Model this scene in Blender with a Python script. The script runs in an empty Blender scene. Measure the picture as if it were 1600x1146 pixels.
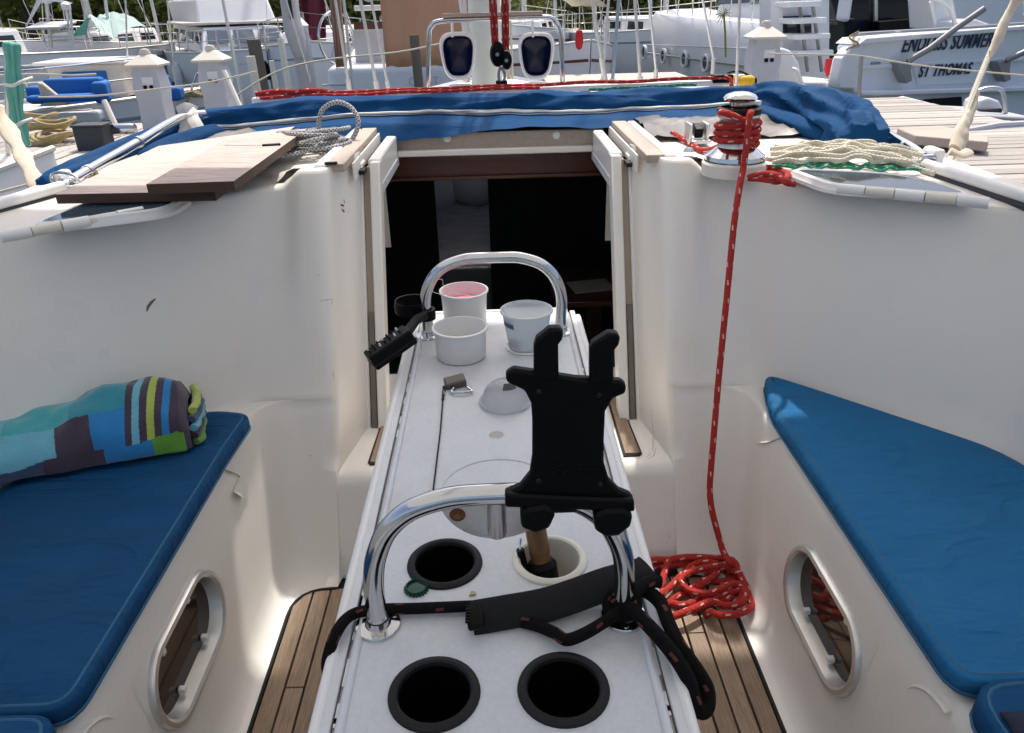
import bpy, bmesh, math, random
from mathutils import Vector, Matrix, Euler, noise
R_ = math.radians
random.seed(7)
S = bpy.context.scene
COL = S.collection

# ------------------------------------------------------------------ camera
F_PX, PITCH, ROLL, YAW = 1180.0, R_(25.75), R_(1.5), R_(-0.82)
CAM = Vector((0, 0, 1.384))
_f = Vector((-math.sin(YAW) * math.cos(PITCH), math.cos(YAW) * math.cos(PITCH), -math.sin(PITCH)))
_r = Vector((math.cos(YAW), math.sin(YAW), 0)); _u = _r.cross(_f)
CR = _r * math.cos(ROLL) - _u * math.sin(ROLL)
CU = _u * math.cos(ROLL) + _r * math.sin(ROLL)
cam = bpy.data.cameras.new('camera'); cam.sensor_width = 36; cam.lens = 36 * F_PX / 1600
cam.clip_start = .02; cam.clip_end = 3000
camo = bpy.data.objects.new('camera', cam); COL.objects.link(camo)
camo.matrix_world = Matrix(((CR.x, CU.x, -_f.x, CAM.x), (CR.y, CU.y, -_f.y, CAM.y), (CR.z, CU.z, -_f.z, CAM.z), (0, 0, 0, 1)))
S.camera = camo

# ------------------------------------------------------------------ light
SUN_DIR = Vector((.07, .48, .87)).normalized()
w = bpy.data.worlds.new('World'); S.world = w; w.use_nodes = True
nt = w.node_tree; bg = nt.nodes['Background']; bg.inputs[1].default_value = .15
sky = nt.nodes.new('ShaderNodeTexSky'); sky.sky_type = 'NISHITA'; sky.sun_disc = False
sky.sun_elevation = math.asin(SUN_DIR.z); sky.sun_rotation = math.atan2(SUN_DIR.x, SUN_DIR.y)
sky.air_density = .75; sky.dust_density = 4.5; sky.ozone_density = .6
nt.links.new(sky.outputs[0], bg.inputs[0])
sun = bpy.data.lights.new('sun', 'SUN'); sun.energy = 2.6; sun.angle = R_(1.2); sun.color = (1, .96, .9)
suno = bpy.data.objects.new('sun', sun); COL.objects.link(suno)
suno.rotation_euler = SUN_DIR.to_track_quat('Z', 'Y').to_euler()
S.view_settings.view_transform = 'Standard'; S.view_settings.look = 'None'
S.view_settings.exposure = 0.6; S.view_settings.gamma = 1.0

# ------------------------------------------------------------------ helpers
def at(px, py, x=None, y=None, z=None):
    d = CR * ((px - 800) / F_PX) + CU * ((573 - py) / F_PX) + _f
    t = (z - CAM.z) / d.z if z is not None else (y / d.y if y is not None else x / d.x)
    return CAM + d * t

def tag(o, label=None, cat=None, group=None, kind=None):
    if label: o['label'] = label
    if cat: o['category'] = cat
    if group: o['group'] = group
    if kind: o['kind'] = kind
    return o

def thing(name, label, cat, loc=(0, 0, 0), rz=0, group=None):
    o = bpy.data.objects.new(name, None); COL.objects.link(o); o.empty_display_size = .05
    o.location = loc; o.rotation_euler = (0, 0, rz)
    o['_o'] = tuple(loc)
    return tag(o, label, cat, group)

def dup(root, loc=None, rz=None, label=None, group=None):
    r = root.copy(); COL.objects.link(r)
    if loc is not None: r.location = loc
    if rz is not None: r.rotation_euler = (0, 0, rz)
    if label: r['label'] = label
    if group: r['group'] = group
    for ch in list(root.children):
        c = ch.copy(); COL.objects.link(c); c.parent = r
        for g in list(ch.children):
            d = g.copy(); COL.objects.link(d); d.parent = c
    return r

def lerp(a, b, t): return a + (b - a) * t
def vlerp(a, b, t): return tuple(x + (y - x) * t for x, y in zip(a, b))

def catmull(P, n=8, closed=False):
    P = [Vector(p) for p in P]; out = []; N = len(P)
    rng = range(N) if closed else range(N - 1)
    for i in rng:
        if closed: p0, p1, p2, p3 = P[i - 1], P[i], P[(i + 1) % N], P[(i + 2) % N]
        else: p0, p1, p2, p3 = P[max(i - 1, 0)], P[i], P[i + 1], P[min(i + 2, N - 1)]
        for k in range(n):
            t = k / n
            out.append(.5 * ((2 * p1) + (p2 - p0) * t + (2 * p0 - 5 * p1 + 4 * p2 - p3) * t * t + (3 * p1 - p0 - 3 * p2 + p3) * t ** 3))
    if not closed: out.append(P[-1])
    return out

def rpath(keys, n_arc=6, n_seg=6):
    """polyline through 2D keys (x,y,r) with rounded corners and a constant point count"""
    out = []; K = [(Vector((k[0], k[1])), k[2]) for k in keys]
    ends = []
    for i, (p, r) in enumerate(K):
        if i in (0, len(K) - 1): ends.append(([p], p, p)); continue
        a = (K[i - 1][0] - p); b = (K[i + 1][0] - p)
        la, lb = a.length, b.length; a = a / la; b = b / lb
        ang = a.angle(b, math.pi); rp_, rn_ = K[i - 1][1], K[i + 1][1]; d = min(r / max(math.tan(ang / 2), 1e-3), max(la * .48, (la - rp_) * .9), max(lb * .48, (lb - rn_) * .9)) if ang < 3.13 else min(r, la * .4, lb * .4)
        s, e = p + a * d, p + b * d
        arc = []
        for k in range(n_arc + 1):
            t = k / n_arc; arc.append((1 - t) ** 2 * s + 2 * t * (1 - t) * p + t * t * e)
        ends.append((arc, s, e))
    for i in range(len(ends)):
        out += ends[i][0]
        if i < len(ends) - 1:
            a, b = ends[i][2], ends[i + 1][1]
            for k in range(1, n_seg): out.append(a.lerp(b, k / n_seg))
    return out

class MB:
    def __init__(s): s.V = []; s.F = []; s.M = []; s.U = []
    def add(s, V, F, mi=0, uv=None):
        o = len(s.V); s.V += [tuple(v) for v in V]
        for f in F:
            s.F.append(tuple(i + o for i in f)); s.M.append(mi)
            s.U.append([uv[i] for i in f] if uv else None)
        return s
    def box(s, c, d, rot=None, mi=0):
        h = [x / 2 for x in d]; c = Vector(c)
        P = [Vector((sx * h[0], sy * h[1], sz * h[2])) for sz in (-1, 1) for sy in (-1, 1) for sx in (-1, 1)]
        if rot is not None:
            m = rot if isinstance(rot, Matrix) else Euler(rot).to_matrix()
            P = [m @ p for p in P]
        return s.add([p + c for p in P], [(0, 2, 3, 1), (4, 5, 7, 6), (0, 1, 5, 4), (2, 6, 7, 3), (0, 4, 6, 2), (1, 3, 7, 5)], mi)
    def hexa(s, bot, top, mi=0):
        n = len(bot)
        F = [tuple(reversed(range(n))), tuple(range(n, 2 * n))] + [(i, (i + 1) % n, n + (i + 1) % n, n + i) for i in range(n)]
        return s.add(list(bot) + list(top), F, mi)
    def prism(s, out, z0, z1, mi=0):
        a = sum(out[i][0] * out[(i + 1) % len(out)][1] - out[(i + 1) % len(out)][0] * out[i][1] for i in range(len(out)))
        if a < 0: out = list(reversed(out))
        return s.hexa([(p[0], p[1], z0) for p in out], [(p[0], p[1], z1) for p in out], mi)
    def tube(s, P, r, n=8, closed=False, mi=0, cap=True, flat=1.0, up=None, ulen=1.0):
        P = [Vector(p) for p in P]; N = len(P); rr = r if isinstance(r, (list, tuple)) else [r] * N
        T = []
        for i in range(N):
            a = P[i - 1] if (i or closed) else P[0]; b = P[(i + 1) % N] if (i < N - 1 or closed) else P[-1]
            t = (b - a); T.append(t.normalized() if t.length > 1e-9 else Vector((0, 0, 1)))
        ref = Vector(up) if up else (Vector((0, 0, 1)) if abs(T[0].z) < .9 else Vector((1, 0, 0)))
        nrm = (ref - T[0] * ref.dot(T[0])).normalized(); V = []; uv = []; L = 0
        rows = N + 1 if closed else N
        for i in range(rows):
            j = i % N
            if i: L += (P[j] - P[(i - 1) % N]).length
            if up: nrm = Vector(up)
            nrm = nrm - T[j] * nrm.dot(T[j])
            nrm = nrm.normalized() if nrm.length > 1e-6 else T[j].orthogonal().normalized()
            bi = T[j].cross(nrm)
            for k in range(n + 1):
                a = 2 * math.pi * k / n
                V.append(P[j] + (nrm * math.cos(a) * flat + bi * math.sin(a)) * rr[j]); uv.append((L * ulen, k / n))
        F = []
        for i in range(rows - 1):
            for k in range(n):
                a = i * (n + 1) + k; F.append((a, a + 1, a + n + 2, a + n + 1))
        if cap and not closed:
            F.append(tuple(reversed(range(n)))); b = (rows - 1) * (n + 1); F.append(tuple(range(b, b + n)))
        return s.add(V, F, mi, uv)
    def lathe(s, prof, c=(0, 0, 0), n=24, m=None, mi=0):
        V = []; c = Vector(c); uv = []
        for j, (r, z) in enumerate(prof):
            for k in range(n + 1):
                a = 2 * math.pi * k / n; p = Vector((r * math.cos(a), r * math.sin(a), z))
                V.append((m @ p if m else p) + c); uv.append((k / n, j / max(1, len(prof) - 1)))
        F = [(j * (n + 1) + k, j * (n + 1) + k + 1, (j + 1) * (n + 1) + k + 1, (j + 1) * (n + 1) + k) for j in range(len(prof) - 1) for k in range(n)]
        return s.add(V, F, mi, uv)
    def grid(s, fn, nu, nv, mi=0, mfn=None):
        V = []; uv = []
        for i in range(nu + 1):
            for j in range(nv + 1): V.append(fn(i / nu, j / nv)); uv.append((i / nu, j / nv))
        for i in range(nu):
            for j in range(nv):
                a = i * (nv + 1) + j
        F = []; ms = []
        for i in range(nu):
            for j in range(nv):
                a = i * (nv + 1) + j; F.append((a, a + nv + 1, a + nv + 2, a + 1)); ms.append(mfn((i + .5) / nu, (j + .5) / nv) if mfn else mi)
        o = len(s.M); s.add(V, F, mi, uv); s.M[o:] = ms
        return s
    def rows(s, Rw, mi=0, closed=False):
        n = len(Rw[0]); V = [p for r in Rw for p in r]; F = []
        for i in range(len(Rw) - 1):
            for k in range(n if closed else n - 1):
                a = i * n + k; b = i * n + (k + 1) % n; F.append((a, b, b + n, a + n))
        return s.add(V, F, mi)
    def build(s, name, mats, parent=None, smooth=True, angle=40, bevel=0, seg=2, sub=0, weld=0, solid=0, **kw):
        me = bpy.data.meshes.new(name)
        o = Vector((0, 0, 0)); q = parent
        while q is not None:
            if '_o' in q: o = Vector(q['_o'])
            q = q.parent
        me.from_pydata([(v[0] - o.x, v[1] - o.y, v[2] - o.z) for v in s.V], [], s.F)
        if not isinstance(mats, (list, tuple)): mats = [mats]
        for m in mats: me.materials.append(M[m] if isinstance(m, str) else m)
        if len(mats) > 1: me.polygons.foreach_set('material_index', s.M)
        if any(u for u in s.U):
            ul = me.uv_layers.new(name='UVMap'); k = 0; dat = []
            for u, f in zip(s.U, s.F):
                for i in range(len(f)): dat += list(u[i]) if u else [0, 0]
            ul.data.foreach_set('uv', dat)
        if weld:
            bm = bmesh.new(); bm.from_mesh(me); bmesh.ops.remove_doubles(bm, verts=bm.verts, dist=weld)
            bmesh.ops.recalc_face_normals(bm, faces=bm.faces); bm.to_mesh(me); bm.free()
        me.validate()
        if smooth:
            me.polygons.foreach_set('use_smooth', [True] * len(me.polygons)); me.set_sharp_from_angle(angle=R_(angle))
        ob = bpy.data.objects.new(name, me); COL.objects.link(ob)
        if parent is not None: ob.parent = parent
        if solid: md = ob.modifiers.new('s', 'SOLIDIFY'); md.thickness = solid; md.offset = 0
        if bevel:
            md = ob.modifiers.new('b', 'BEVEL'); md.width = bevel; md.segments = seg; md.limit_method = 'ANGLE'; md.angle_limit = R_(38); md.harden_normals = False
        if sub: md = ob.modifiers.new('u', 'SUBSURF'); md.levels = sub; md.render_levels = sub
        return tag(ob, **kw)

def piece(ob, parent, loc=(0, 0, 0), rot=None, name=None):
    c = ob.copy(); COL.objects.link(c); c.parent = parent; c.location = loc
    if rot: c.rotation_euler = rot
    return c

def nz(x, y=0, z=0): return noise.noise(Vector((x, y, z)))

# ------------------------------------------------------------------ materials
M = {}
def mat(name, col, rough=.5, metal=0, spec=.5, var=.08, vscale=6, bump=0, bscale=60, coat=0, trans=0, alpha=1, dirt=0, dirtcol=(.25, .21, .16), sheen=0, stretch=(1, 1, 1), ior=1.45, rand=0, grain=None, crease=0):
    m = bpy.data.materials.new(name); m.use_nodes = True; M[name] = m
    t = m.node_tree; b = t.nodes['Principled BSDF']; L = t.links.new
    b.inputs['Roughness'].default_value = rough; b.inputs['Metallic'].default_value = metal
    b.inputs['Specular IOR Level'].default_value = spec; b.inputs['Coat Weight'].default_value = coat
    b.inputs['Transmission Weight'].default_value = trans; b.inputs['IOR'].default_value = ior; b.inputs['Alpha'].default_value = alpha
    b.inputs['Sheen Weight'].default_value = sheen
    tc = t.nodes.new('ShaderNodeTexCoord'); mp = t.nodes.new('ShaderNodeMapping'); mp.inputs['Scale'].default_value = stretch
    L(tc.outputs['Object'], mp.inputs[0])
    n1 = t.nodes.new('ShaderNodeTexNoise'); n1.inputs['Scale'].default_value = vscale; n1.inputs['Detail'].default_value = 6; n1.inputs['Roughness'].default_value = .6
    L(mp.outputs[0], n1.inputs[0])
    mx = t.nodes.new('ShaderNodeMix'); mx.data_type = 'RGBA'
    mx.inputs[6].default_value = tuple(max(0, c * (1 - var)) for c in col) + (1,)
    mx.inputs[7].default_value = tuple(min(1, c * (1 + var)) for c in col) + (1,)
    L(n1.outputs[0], mx.inputs[0]); out = mx.outputs[2]
    if grain:
        g = t.nodes.new('ShaderNodeTexNoise'); g.inputs['Scale'].default_value = grain[0]; g.inputs['Detail'].default_value = 8; g.inputs['Roughness'].default_value = .7
        gm = t.nodes.new('ShaderNodeMapping'); gm.inputs['Scale'].default_value = grain[1]; oi2 = t.nodes.new('ShaderNodeObjectInfo'); L(tc.outputs['Object'], gm.inputs[0]); L(oi2.outputs['Random'], gm.inputs['Location']); L(gm.outputs[0], g.inputs[0])
        gr = t.nodes.new('ShaderNodeMapRange'); gr.inputs[1].default_value = .3; gr.inputs[2].default_value = .7; gr.inputs[3].default_value = 1 - grain[2]; gr.inputs[4].default_value = 1 + grain[2]; L(g.outputs[0], gr.inputs[0])
        gx = t.nodes.new('ShaderNodeMix'); gx.data_type = 'RGBA'; gx.blend_type = 'MULTIPLY'; gx.inputs[0].default_value = 1; L(out, gx.inputs[6]); L(gr.outputs[0], gx.inputs[7]); out = gx.outputs[2]
    if rand:
        oi = t.nodes.new('ShaderNodeObjectInfo'); orr = t.nodes.new('ShaderNodeMapRange'); orr.inputs[3].default_value = 1 - rand; orr.inputs[4].default_value = 1 + rand; L(oi.outputs['Random'], orr.inputs[0])
        ox = t.nodes.new('ShaderNodeMix'); ox.data_type = 'RGBA'; ox.blend_type = 'MULTIPLY'; ox.inputs[0].default_value = 1; L(out, ox.inputs[6]); L(orr.outputs[0], ox.inputs[7]); out = ox.outputs[2]
    if dirt:
        n3 = t.nodes.new('ShaderNodeTexNoise'); n3.inputs['Scale'].default_value = 9; n3.inputs['Detail'].default_value = 10; n3.inputs['Roughness'].default_value = .72
        L(tc.outputs['Object'], n3.inputs[0])
        rp = t.nodes.new('ShaderNodeMapRange'); rp.inputs[1].default_value = .52; rp.inputs[2].default_value = .8; rp.inputs[4].default_value = dirt
        L(n3.outputs[0], rp.inputs[0])
        m2 = t.nodes.new('ShaderNodeMix'); m2.data_type = 'RGBA'; L(rp.outputs[0], m2.inputs[0]); L(out, m2.inputs[6]); m2.inputs[7].default_value = dirtcol + (1,)
        out = m2.outputs[2]
    L(out, b.inputs['Base Color'])
    if bump:
        n2 = t.nodes.new('ShaderNodeTexNoise'); n2.inputs['Scale'].default_value = bscale; n2.inputs['Detail'].default_value = 4
        L(mp.outputs[0], n2.inputs[0])
        bp = t.nodes.new('ShaderNodeBump'); bp.inputs['Strength'].default_value = 1; bp.inputs['Distance'].default_value = bump
        L(n2.outputs[0], bp.inputs['Height']); L(bp.outputs[0], b.inputs['Normal'])
    if crease:
        hs = []
        for sc_, st_ in ((3.2, (1.0, 2.6, 1)), (7.5, (.8, 2.4, 1))):
            cm = t.nodes.new('ShaderNodeMapping'); cm.inputs['Scale'].default_value = st_; cm.inputs['Rotation'].default_value = (0, 0, .5 if sc_ < 5 else -.35); L(tc.outputs['Object'], cm.inputs[0])
            cn = t.nodes.new('ShaderNodeTexNoise'); cn.inputs['Scale'].default_value = sc_; cn.inputs['Detail'].default_value = 2; cn.inputs['Distortion'].default_value = .6; L(cm.outputs[0], cn.inputs[0])
            s1 = t.nodes.new('ShaderNodeMath'); s1.operation = 'SUBTRACT'; L(cn.outputs[0], s1.inputs[0]); s1.inputs[1].default_value = .5
            s2 = t.nodes.new('ShaderNodeMath'); s2.operation = 'ABSOLUTE'; L(s1.outputs[0], s2.inputs[0])
            s3 = t.nodes.new('ShaderNodeMath'); s3.operation = 'POWER'; L(s2.outputs[0], s3.inputs[0]); s3.inputs[1].default_value = .6; hs.append(s3.outputs[0])
        ad = t.nodes.new('ShaderNodeMath'); ad.operation = 'ADD'; L(hs[0], ad.inputs[0]); hm = t.nodes.new('ShaderNodeMath'); hm.operation = 'MULTIPLY'; L(hs[1], hm.inputs[0]); hm.inputs[1].default_value = .4; L(hm.outputs[0], ad.inputs[1])
        cb = t.nodes.new('ShaderNodeBump'); cb.invert = True; cb.inputs['Strength'].default_value = .75; cb.inputs['Distance'].default_value = crease; L(ad.outputs[0], cb.inputs['Height'])
        if b.inputs['Normal'].links: L(b.inputs['Normal'].links[0].from_socket, cb.inputs['Normal'])
        L(cb.outputs[0], b.inputs['Normal'])
    # slight roughness variation
    rr = t.nodes.new('ShaderNodeMapRange'); rr.inputs[3].default_value = max(0, rough * .8); rr.inputs[4].default_value = min(1, rough * 1.2)
    L(n1.outputs[0], rr.inputs[0]); L(rr.outputs[0], b.inputs['Roughness'])
    return m

def rope_mat(name, base, fleck, per=.03, duty=.22, strands=3.0, w=(.0, .3), fuzz=.0, zig=False):
    """braided rope: u = metres along, v = turn around"""
    m = mat(name, base, .9, spec=.2, var=.15, vscale=40); t = m.node_tree; L = t.links.new; b = t.nodes['Principled BSDF']
    uv = t.nodes.new('ShaderNodeUVMap'); sp = t.nodes.new('ShaderNodeSeparateXYZ'); L(uv.outputs[0], sp.inputs[0])
    def mth(op, a, bb=None):
        n = t.nodes.new('ShaderNodeMath'); n.operation = op
        for i, q in enumerate((a, bb)):
            if q is None: continue
            if isinstance(q, (int, float)): n.inputs[i].default_value = q
            else: L(q, n.inputs[i])
        return n.outputs[0]
    us = mth('DIVIDE', sp.outputs[0], per)
    a = mth('FRACT', us)
    c = mth('FRACT', mth('ADD', mth('ADD', mth('MULTIPLY', mth('FLOOR', us), .37), mth('MULTIPLY', sp.outputs[1], 3.0)), mth('MULTIPLY', a, .35)))
    f = mth('MULTIPLY', mth('LESS_THAN', a, duty), mth('LESS_THAN', c, .24))
    if zig:
        c2 = mth('FRACT', mth('ADD', us, mth('MULTIPLY', sp.outputs[1], -3.0)))
        a2 = mth('FRACT', mth('ADD', us, mth('MULTIPLY', sp.outputs[1], 3.0)))
        f = mth('LESS_THAN', mth('MULTIPLY', a2, c2), .10)
    old = b.inputs['Base Color'].links[0].from_socket
    mx = t.nodes.new('ShaderNodeMix'); mx.data_type = 'RGBA'; L(f, mx.inputs[0]); L(old, mx.inputs[6]); mx.inputs[7].default_value = fleck + (1,)
    L(mx.outputs[2], b.inputs['Base Color'])
    br = mth('ADD', mth('SINE', mth('MULTIPLY', mth('ADD', mth('DIVIDE', sp.outputs[0], per * .33), mth('MULTIPLY', sp.outputs[1], strands)), 6.283)),
             mth('SINE', mth('MULTIPLY', mth('SUBTRACT', mth('DIVIDE', sp.outputs[0], per * .33), mth('MULTIPLY', sp.outputs[1], strands)), 6.283)))
    if fuzz:
        n2 = t.nodes.new('ShaderNodeTexNoise'); n2.inputs['Scale'].default_value = 500
        br = mth('ADD', br, mth('MULTIPLY', n2.outputs[0], fuzz))
    bp = t.nodes.new('ShaderNodeBump'); bp.inputs['Strength'].default_value = .8; bp.inputs['Distance'].default_value = .0012 if (zig or fuzz) else .0004
    L(br, bp.inputs['Height']); L(bp.outputs[0], b.inputs['Normal'])
    return m

mat('gelcoat', (.80, .77, .715), .30, var=.03, vscale=2.2, bump=.0003, bscale=14, dirt=.15, dirtcol=(.56, .51, .44))
mat('gelcoat_deck', (.72, .69, .63), .5, var=.05, vscale=5, bump=.0006, bscale=220, dirt=.3, dirtcol=(.4, .35, .28))
mat('table_white', (.57, .59, .61), .45, var=.10, vscale=14, grain=(150, (1, 1, 1), .06), bump=.0006, bscale=300, dirt=.5, dirtcol=(.44, .42, .39))
mat('trim_grey', (.62, .64, .66), .35, var=.06, vscale=30, dirt=.3, dirtcol=(.3, .28, .26))
mat('white_plastic', (.78, .78, .76), .35, var=.03)
mat('cream_plastic', (.70, .67, .58), .4, var=.04)
mat('stainless', (.62, .62, .62), .12, metal=1, var=.05, vscale=25, dirt=.1, dirtcol=(.3, .22, .15))
mat('steel_plate', (.55, .53, .52), .28, metal=1, var=.1, vscale=18, dirt=.55, dirtcol=(.28, .15, .07))
mat('aluminium', (.66, .66, .64), .38, metal=.85, var=.06, vscale=20, dirt=.25)
mat('mast_paint', (.52, .56, .53), .4, var=.06, vscale=4, dirt=.2)
mat('black_rubber', (.012, .012, .013), .6, spec=.3, var=.3, vscale=40)
mat('black_plastic', (.0018, .0018, .0022), .42, spec=.16, var=.3, vscale=30)
mat('void', (.004, .004, .005), .9, var=0)
mat('caulk', (.012, .011, .010), .7, var=.2)
mat('teak', (.285, .205, .14), .68, var=.15, vscale=5, bump=.0008, bscale=40, stretch=(14, 1, 14), dirt=.3, dirtcol=(.2, .155, .11), rand=.16, grain=(22, (12, .8, 1), .34))
mat('teak_grey', (.42, .35, .29), .7, var=.25, vscale=8, bump=.0006, bscale=40, stretch=(10, 1, 10))
mat('ply_dark', (.46, .375, .33), .75, var=.25, vscale=9, grain=(10, (1.2, 9, 1), .35), dirt=.4, dirtcol=(.16, .12, .10))
mat('ply_face', (.53, .425, .375), .7, grain=(8, (1.2, 9, 1), .26), var=.22, vscale=7, bump=.0005, bscale=30, stretch=(1.5, 16, 4), dirt=.2, dirtcol=(.2, .14, .11))
mat('ply_edge', (.085, .05, .035), .8, var=.6, vscale=14, stretch=(1, 1, 26), bump=.0012, bscale=60)
mat('blue_piping', (.018, .11, .22), .7, var=.2)
mat('blue_cushion', (.004, .055, .150), .75, crease=.02, spec=.2, var=.32, vscale=5, bump=.014, bscale=6, stretch=(.7, 2.2, 1), dirt=.16, dirtcol=(.04, .12, .2))
mat('blue_cushion_lit_faded', (.014, .125, .29), .78, crease=.02, spec=.2, var=.25, vscale=4, bump=.016, bscale=6, stretch=(.7, 2.2, 1), dirt=.3, dirtcol=(.05, .19, .33))  # lighter copy of the cushion blue, with sunlight and fading in its colour
mat('blue_canvas', (.004, .050, .145), .85, crease=.009, spec=.15, var=.2, vscale=8, bump=.0016, bscale=26)
mat('navy_canvas', (.010, .016, .04), .8, var=.2)
mat('white_canvas', (.68, .66, .60), .8, var=.08, bump=.0008, bscale=60)
mat('groove_tan', (.40, .345, .27), .6, var=.1)
mat('groove_dark', (.17, .145, .12), .6, var=.2)
mat('cream_canvas', (.60, .52, .40), .85, var=.16, vscale=18, bump=.0015, bscale=50)
mat('tan_canvas', (.52, .40, .32), .85, var=.08, vscale=2.5, stretch=(6, 6, .4), bump=.003, bscale=6)
mat('navy_deep', (.004, .010, .05), .35, var=.1)
mat('glass_dark', (.012, .018, .024), .06, spec=.6, var=.1)
mat('glass_hatch', (.03, .055, .08), .07, spec=.3, var=.2, dirt=.06, dirtcol=(.25, .26, .26))
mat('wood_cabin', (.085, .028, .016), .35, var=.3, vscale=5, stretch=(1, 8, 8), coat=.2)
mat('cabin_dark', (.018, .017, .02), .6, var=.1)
mat('linen', (.62, .62, .64), .9, var=.05, bump=.004, bscale=14)
mat('linen_grey', (.26, .27, .29), .9, var=.5, vscale=6, stretch=(1, 7, 1), bump=.004, bscale=14)
mat('pvc_cup', (.72, .71, .69), .4, var=.05, dirt=.22, dirtcol=(.5, .3, .3))
mat('pink_wax', (.80, .12, .22), .5, var=.15)
mat('clear_plastic', (.92, .94, .95), .08, trans=.88, var=.02, ior=1.2)
mat('cloudy_plastic', (.80, .83, .85), .22, trans=.45, var=.03, ior=1.2)
mat('print_blue', (.06, .09, .2), .5, var=.1)
mat('brass_dark', (.20, .115, .055), .38, metal=.7, var=.3, vscale=60)
mat('padlock', (.115, .10, .085), .45, metal=.5, var=.3, vscale=80)
mat('cap_green', (.008, .06, .035), .3, metal=.3, var=.2)
mat('water', (.035, .055, .05), .08, var=.2, vscale=.6, bump=.03, bscale=2.2, ior=1.33)
mat('dock_wood', (.40, .365, .325), .85, rand=.2, var=.22, vscale=6, stretch=(1, 14, 6), bump=.002, bscale=30)
mat('pile_wood', (.15, .125, .10), .9, var=.4, vscale=8, stretch=(6, 6, .6), bump=.006, bscale=20)
mat('hull_white', (.79, .79, .785), .3, var=.04, vscale=1.5, dirt=.18, dirtcol=(.5, .47, .4))
mat('hull_cool', (.76, .78, .80), .3, var=.04, vscale=1.5, dirt=.1)
mat('deck_cream', (.66, .61, .53), .6, var=.08, vscale=4, dirt=.3)
mat('boot_blue', (.22, .28, .34), .4, var=.08)
mat('antifoul', (.10, .03, .025), .6, var=.2)
mat('pedestal_grey', (.52, .54, .57), .55, var=.07, vscale=5, dirt=.2)
mat('pedestal_cap', (.70, .64, .53), .6, var=.07, dirt=.2)
mat('bright_blue', (.012, .13, .42), .7, var=.25, vscale=6, bump=.004, bscale=9)
mat('teal_cloth', (.15, .44, .35), .85, var=.18, vscale=6, bump=.004, bscale=14)
mat('mint_cloth', (.50, .68, .60), .85, var=.1, vscale=4, bump=.004, bscale=8)
mat('maroon', (.13, .016, .03), .8, var=.25)
mat('grey_sail', (.52, .51, .51), .85, var=.15, vscale=6, bump=.01, bscale=9)
mat('leaf', (.11, .145, .04), .6, var=.55, vscale=.35)
mat('leaf_light', (.23, .26, .075), .6, var=.4, vscale=.35)
mat('bark', (.10, .08, .06), .9, var=.3)
mat('hill', (.08, .10, .035), .9, var=.5, vscale=.3)
mat('grey_davit', (.32, .31, .30), .45, metal=.4, var=.08)
mat('letter_navy', (.012, .03, .075), .5, var=.1)
mat('yellow', (.75, .42, .015), .45, var=.15)
mat('red_cloth', (.5, .015, .02), .7, var=.2)
mat('dinghy_grey', (.36, .37, .39), .6, var=.08)
mat('box_dark', (.035, .04, .05), .6, var=.2)
mat('sand', (.40, .31, .17), .8, var=.3)
mat('paper', (.4, .4, .39), .7, var=.05)
mat('mirror_win', (.10, .13, .16), .08, spec=.7, var=.3, vscale=1.5)
mat('tw_teal', (.02, .25, .33), .95, var=.2, vscale=30, bump=.002, bscale=260, sheen=.4)
mat('tw_sky', (.13, .40, .52), .95, var=.15, vscale=30, bump=.002, bscale=260, sheen=.4)
mat('tw_aqua', (.04, .36, .40), .95, var=.15, vscale=30, bump=.002, bscale=260, sheen=.4)
mat('tw_plum', (.045, .032, .055), .95, var=.2, vscale=30, bump=.002, bscale=260, sheen=.3)
mat('tw_blue', (.01, .19, .47), .95, var=.2, vscale=30, bump=.002, bscale=260, sheen=.4)
mat('tw_green', (.10, .30, .03), .95, var=.2, vscale=30, bump=.002, bscale=260, sheen=.4)
mat('tw_lime', (.36, .46, .08), .95, var=.2, vscale=30, bump=.002, bscale=260, sheen=.4)
mat('tw_navy', (.02, .06, .13), .95, var=.6, vscale=60, stretch=(1, 1, 5), bump=.002, bscale=260, sheen=.4)
rope_mat('rope_red', (.40, .036, .030), (.66, .42, .38), per=.045, duty=.28)
rope_mat('rope_black', (.008, .006, .006), (.22, .06, .05), per=.05, duty=.2, fuzz=3)
rope_mat('rope_bw', (.66, .66, .66), (.03, .03, .035), per=.012, zig=True)
rope_mat('rope_cream', (.58, .54, .44), (.47, .44, .36), per=.03, duty=.2)
rope_mat('rope_green', (.04, .22, .14), (.5, .55, .45), per=.03, duty=.3)
rope_mat('rope_straw', (.42, .33, .17), (.3, .24, .12), per=.04, duty=.3)
# bimini cloth lets some light through
def cloth_translucent(name, col, f):
    m = mat(name, col, .9, var=.04); t = m.node_tree; b = t.nodes['Principled BSDF']; o = t.nodes['Material Output']
    tr = t.nodes.new('ShaderNodeBsdfTranslucent'); tr.inputs[0].default_value = col + (1,)
    ms = t.nodes.new('ShaderNodeMixShader'); ms.inputs[0].default_value = f
    t.links.new(b.outputs[0], ms.inputs[1]); t.links.new(tr.outputs[0], ms.inputs[2]); t.links.new(ms.outputs[0], o.inputs[0])
cloth_translucent('bimini_cloth', (.66, .66, .64), .42)
cloth_translucent('tarp_cloth', (.64, .80, .73), .4)
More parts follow.
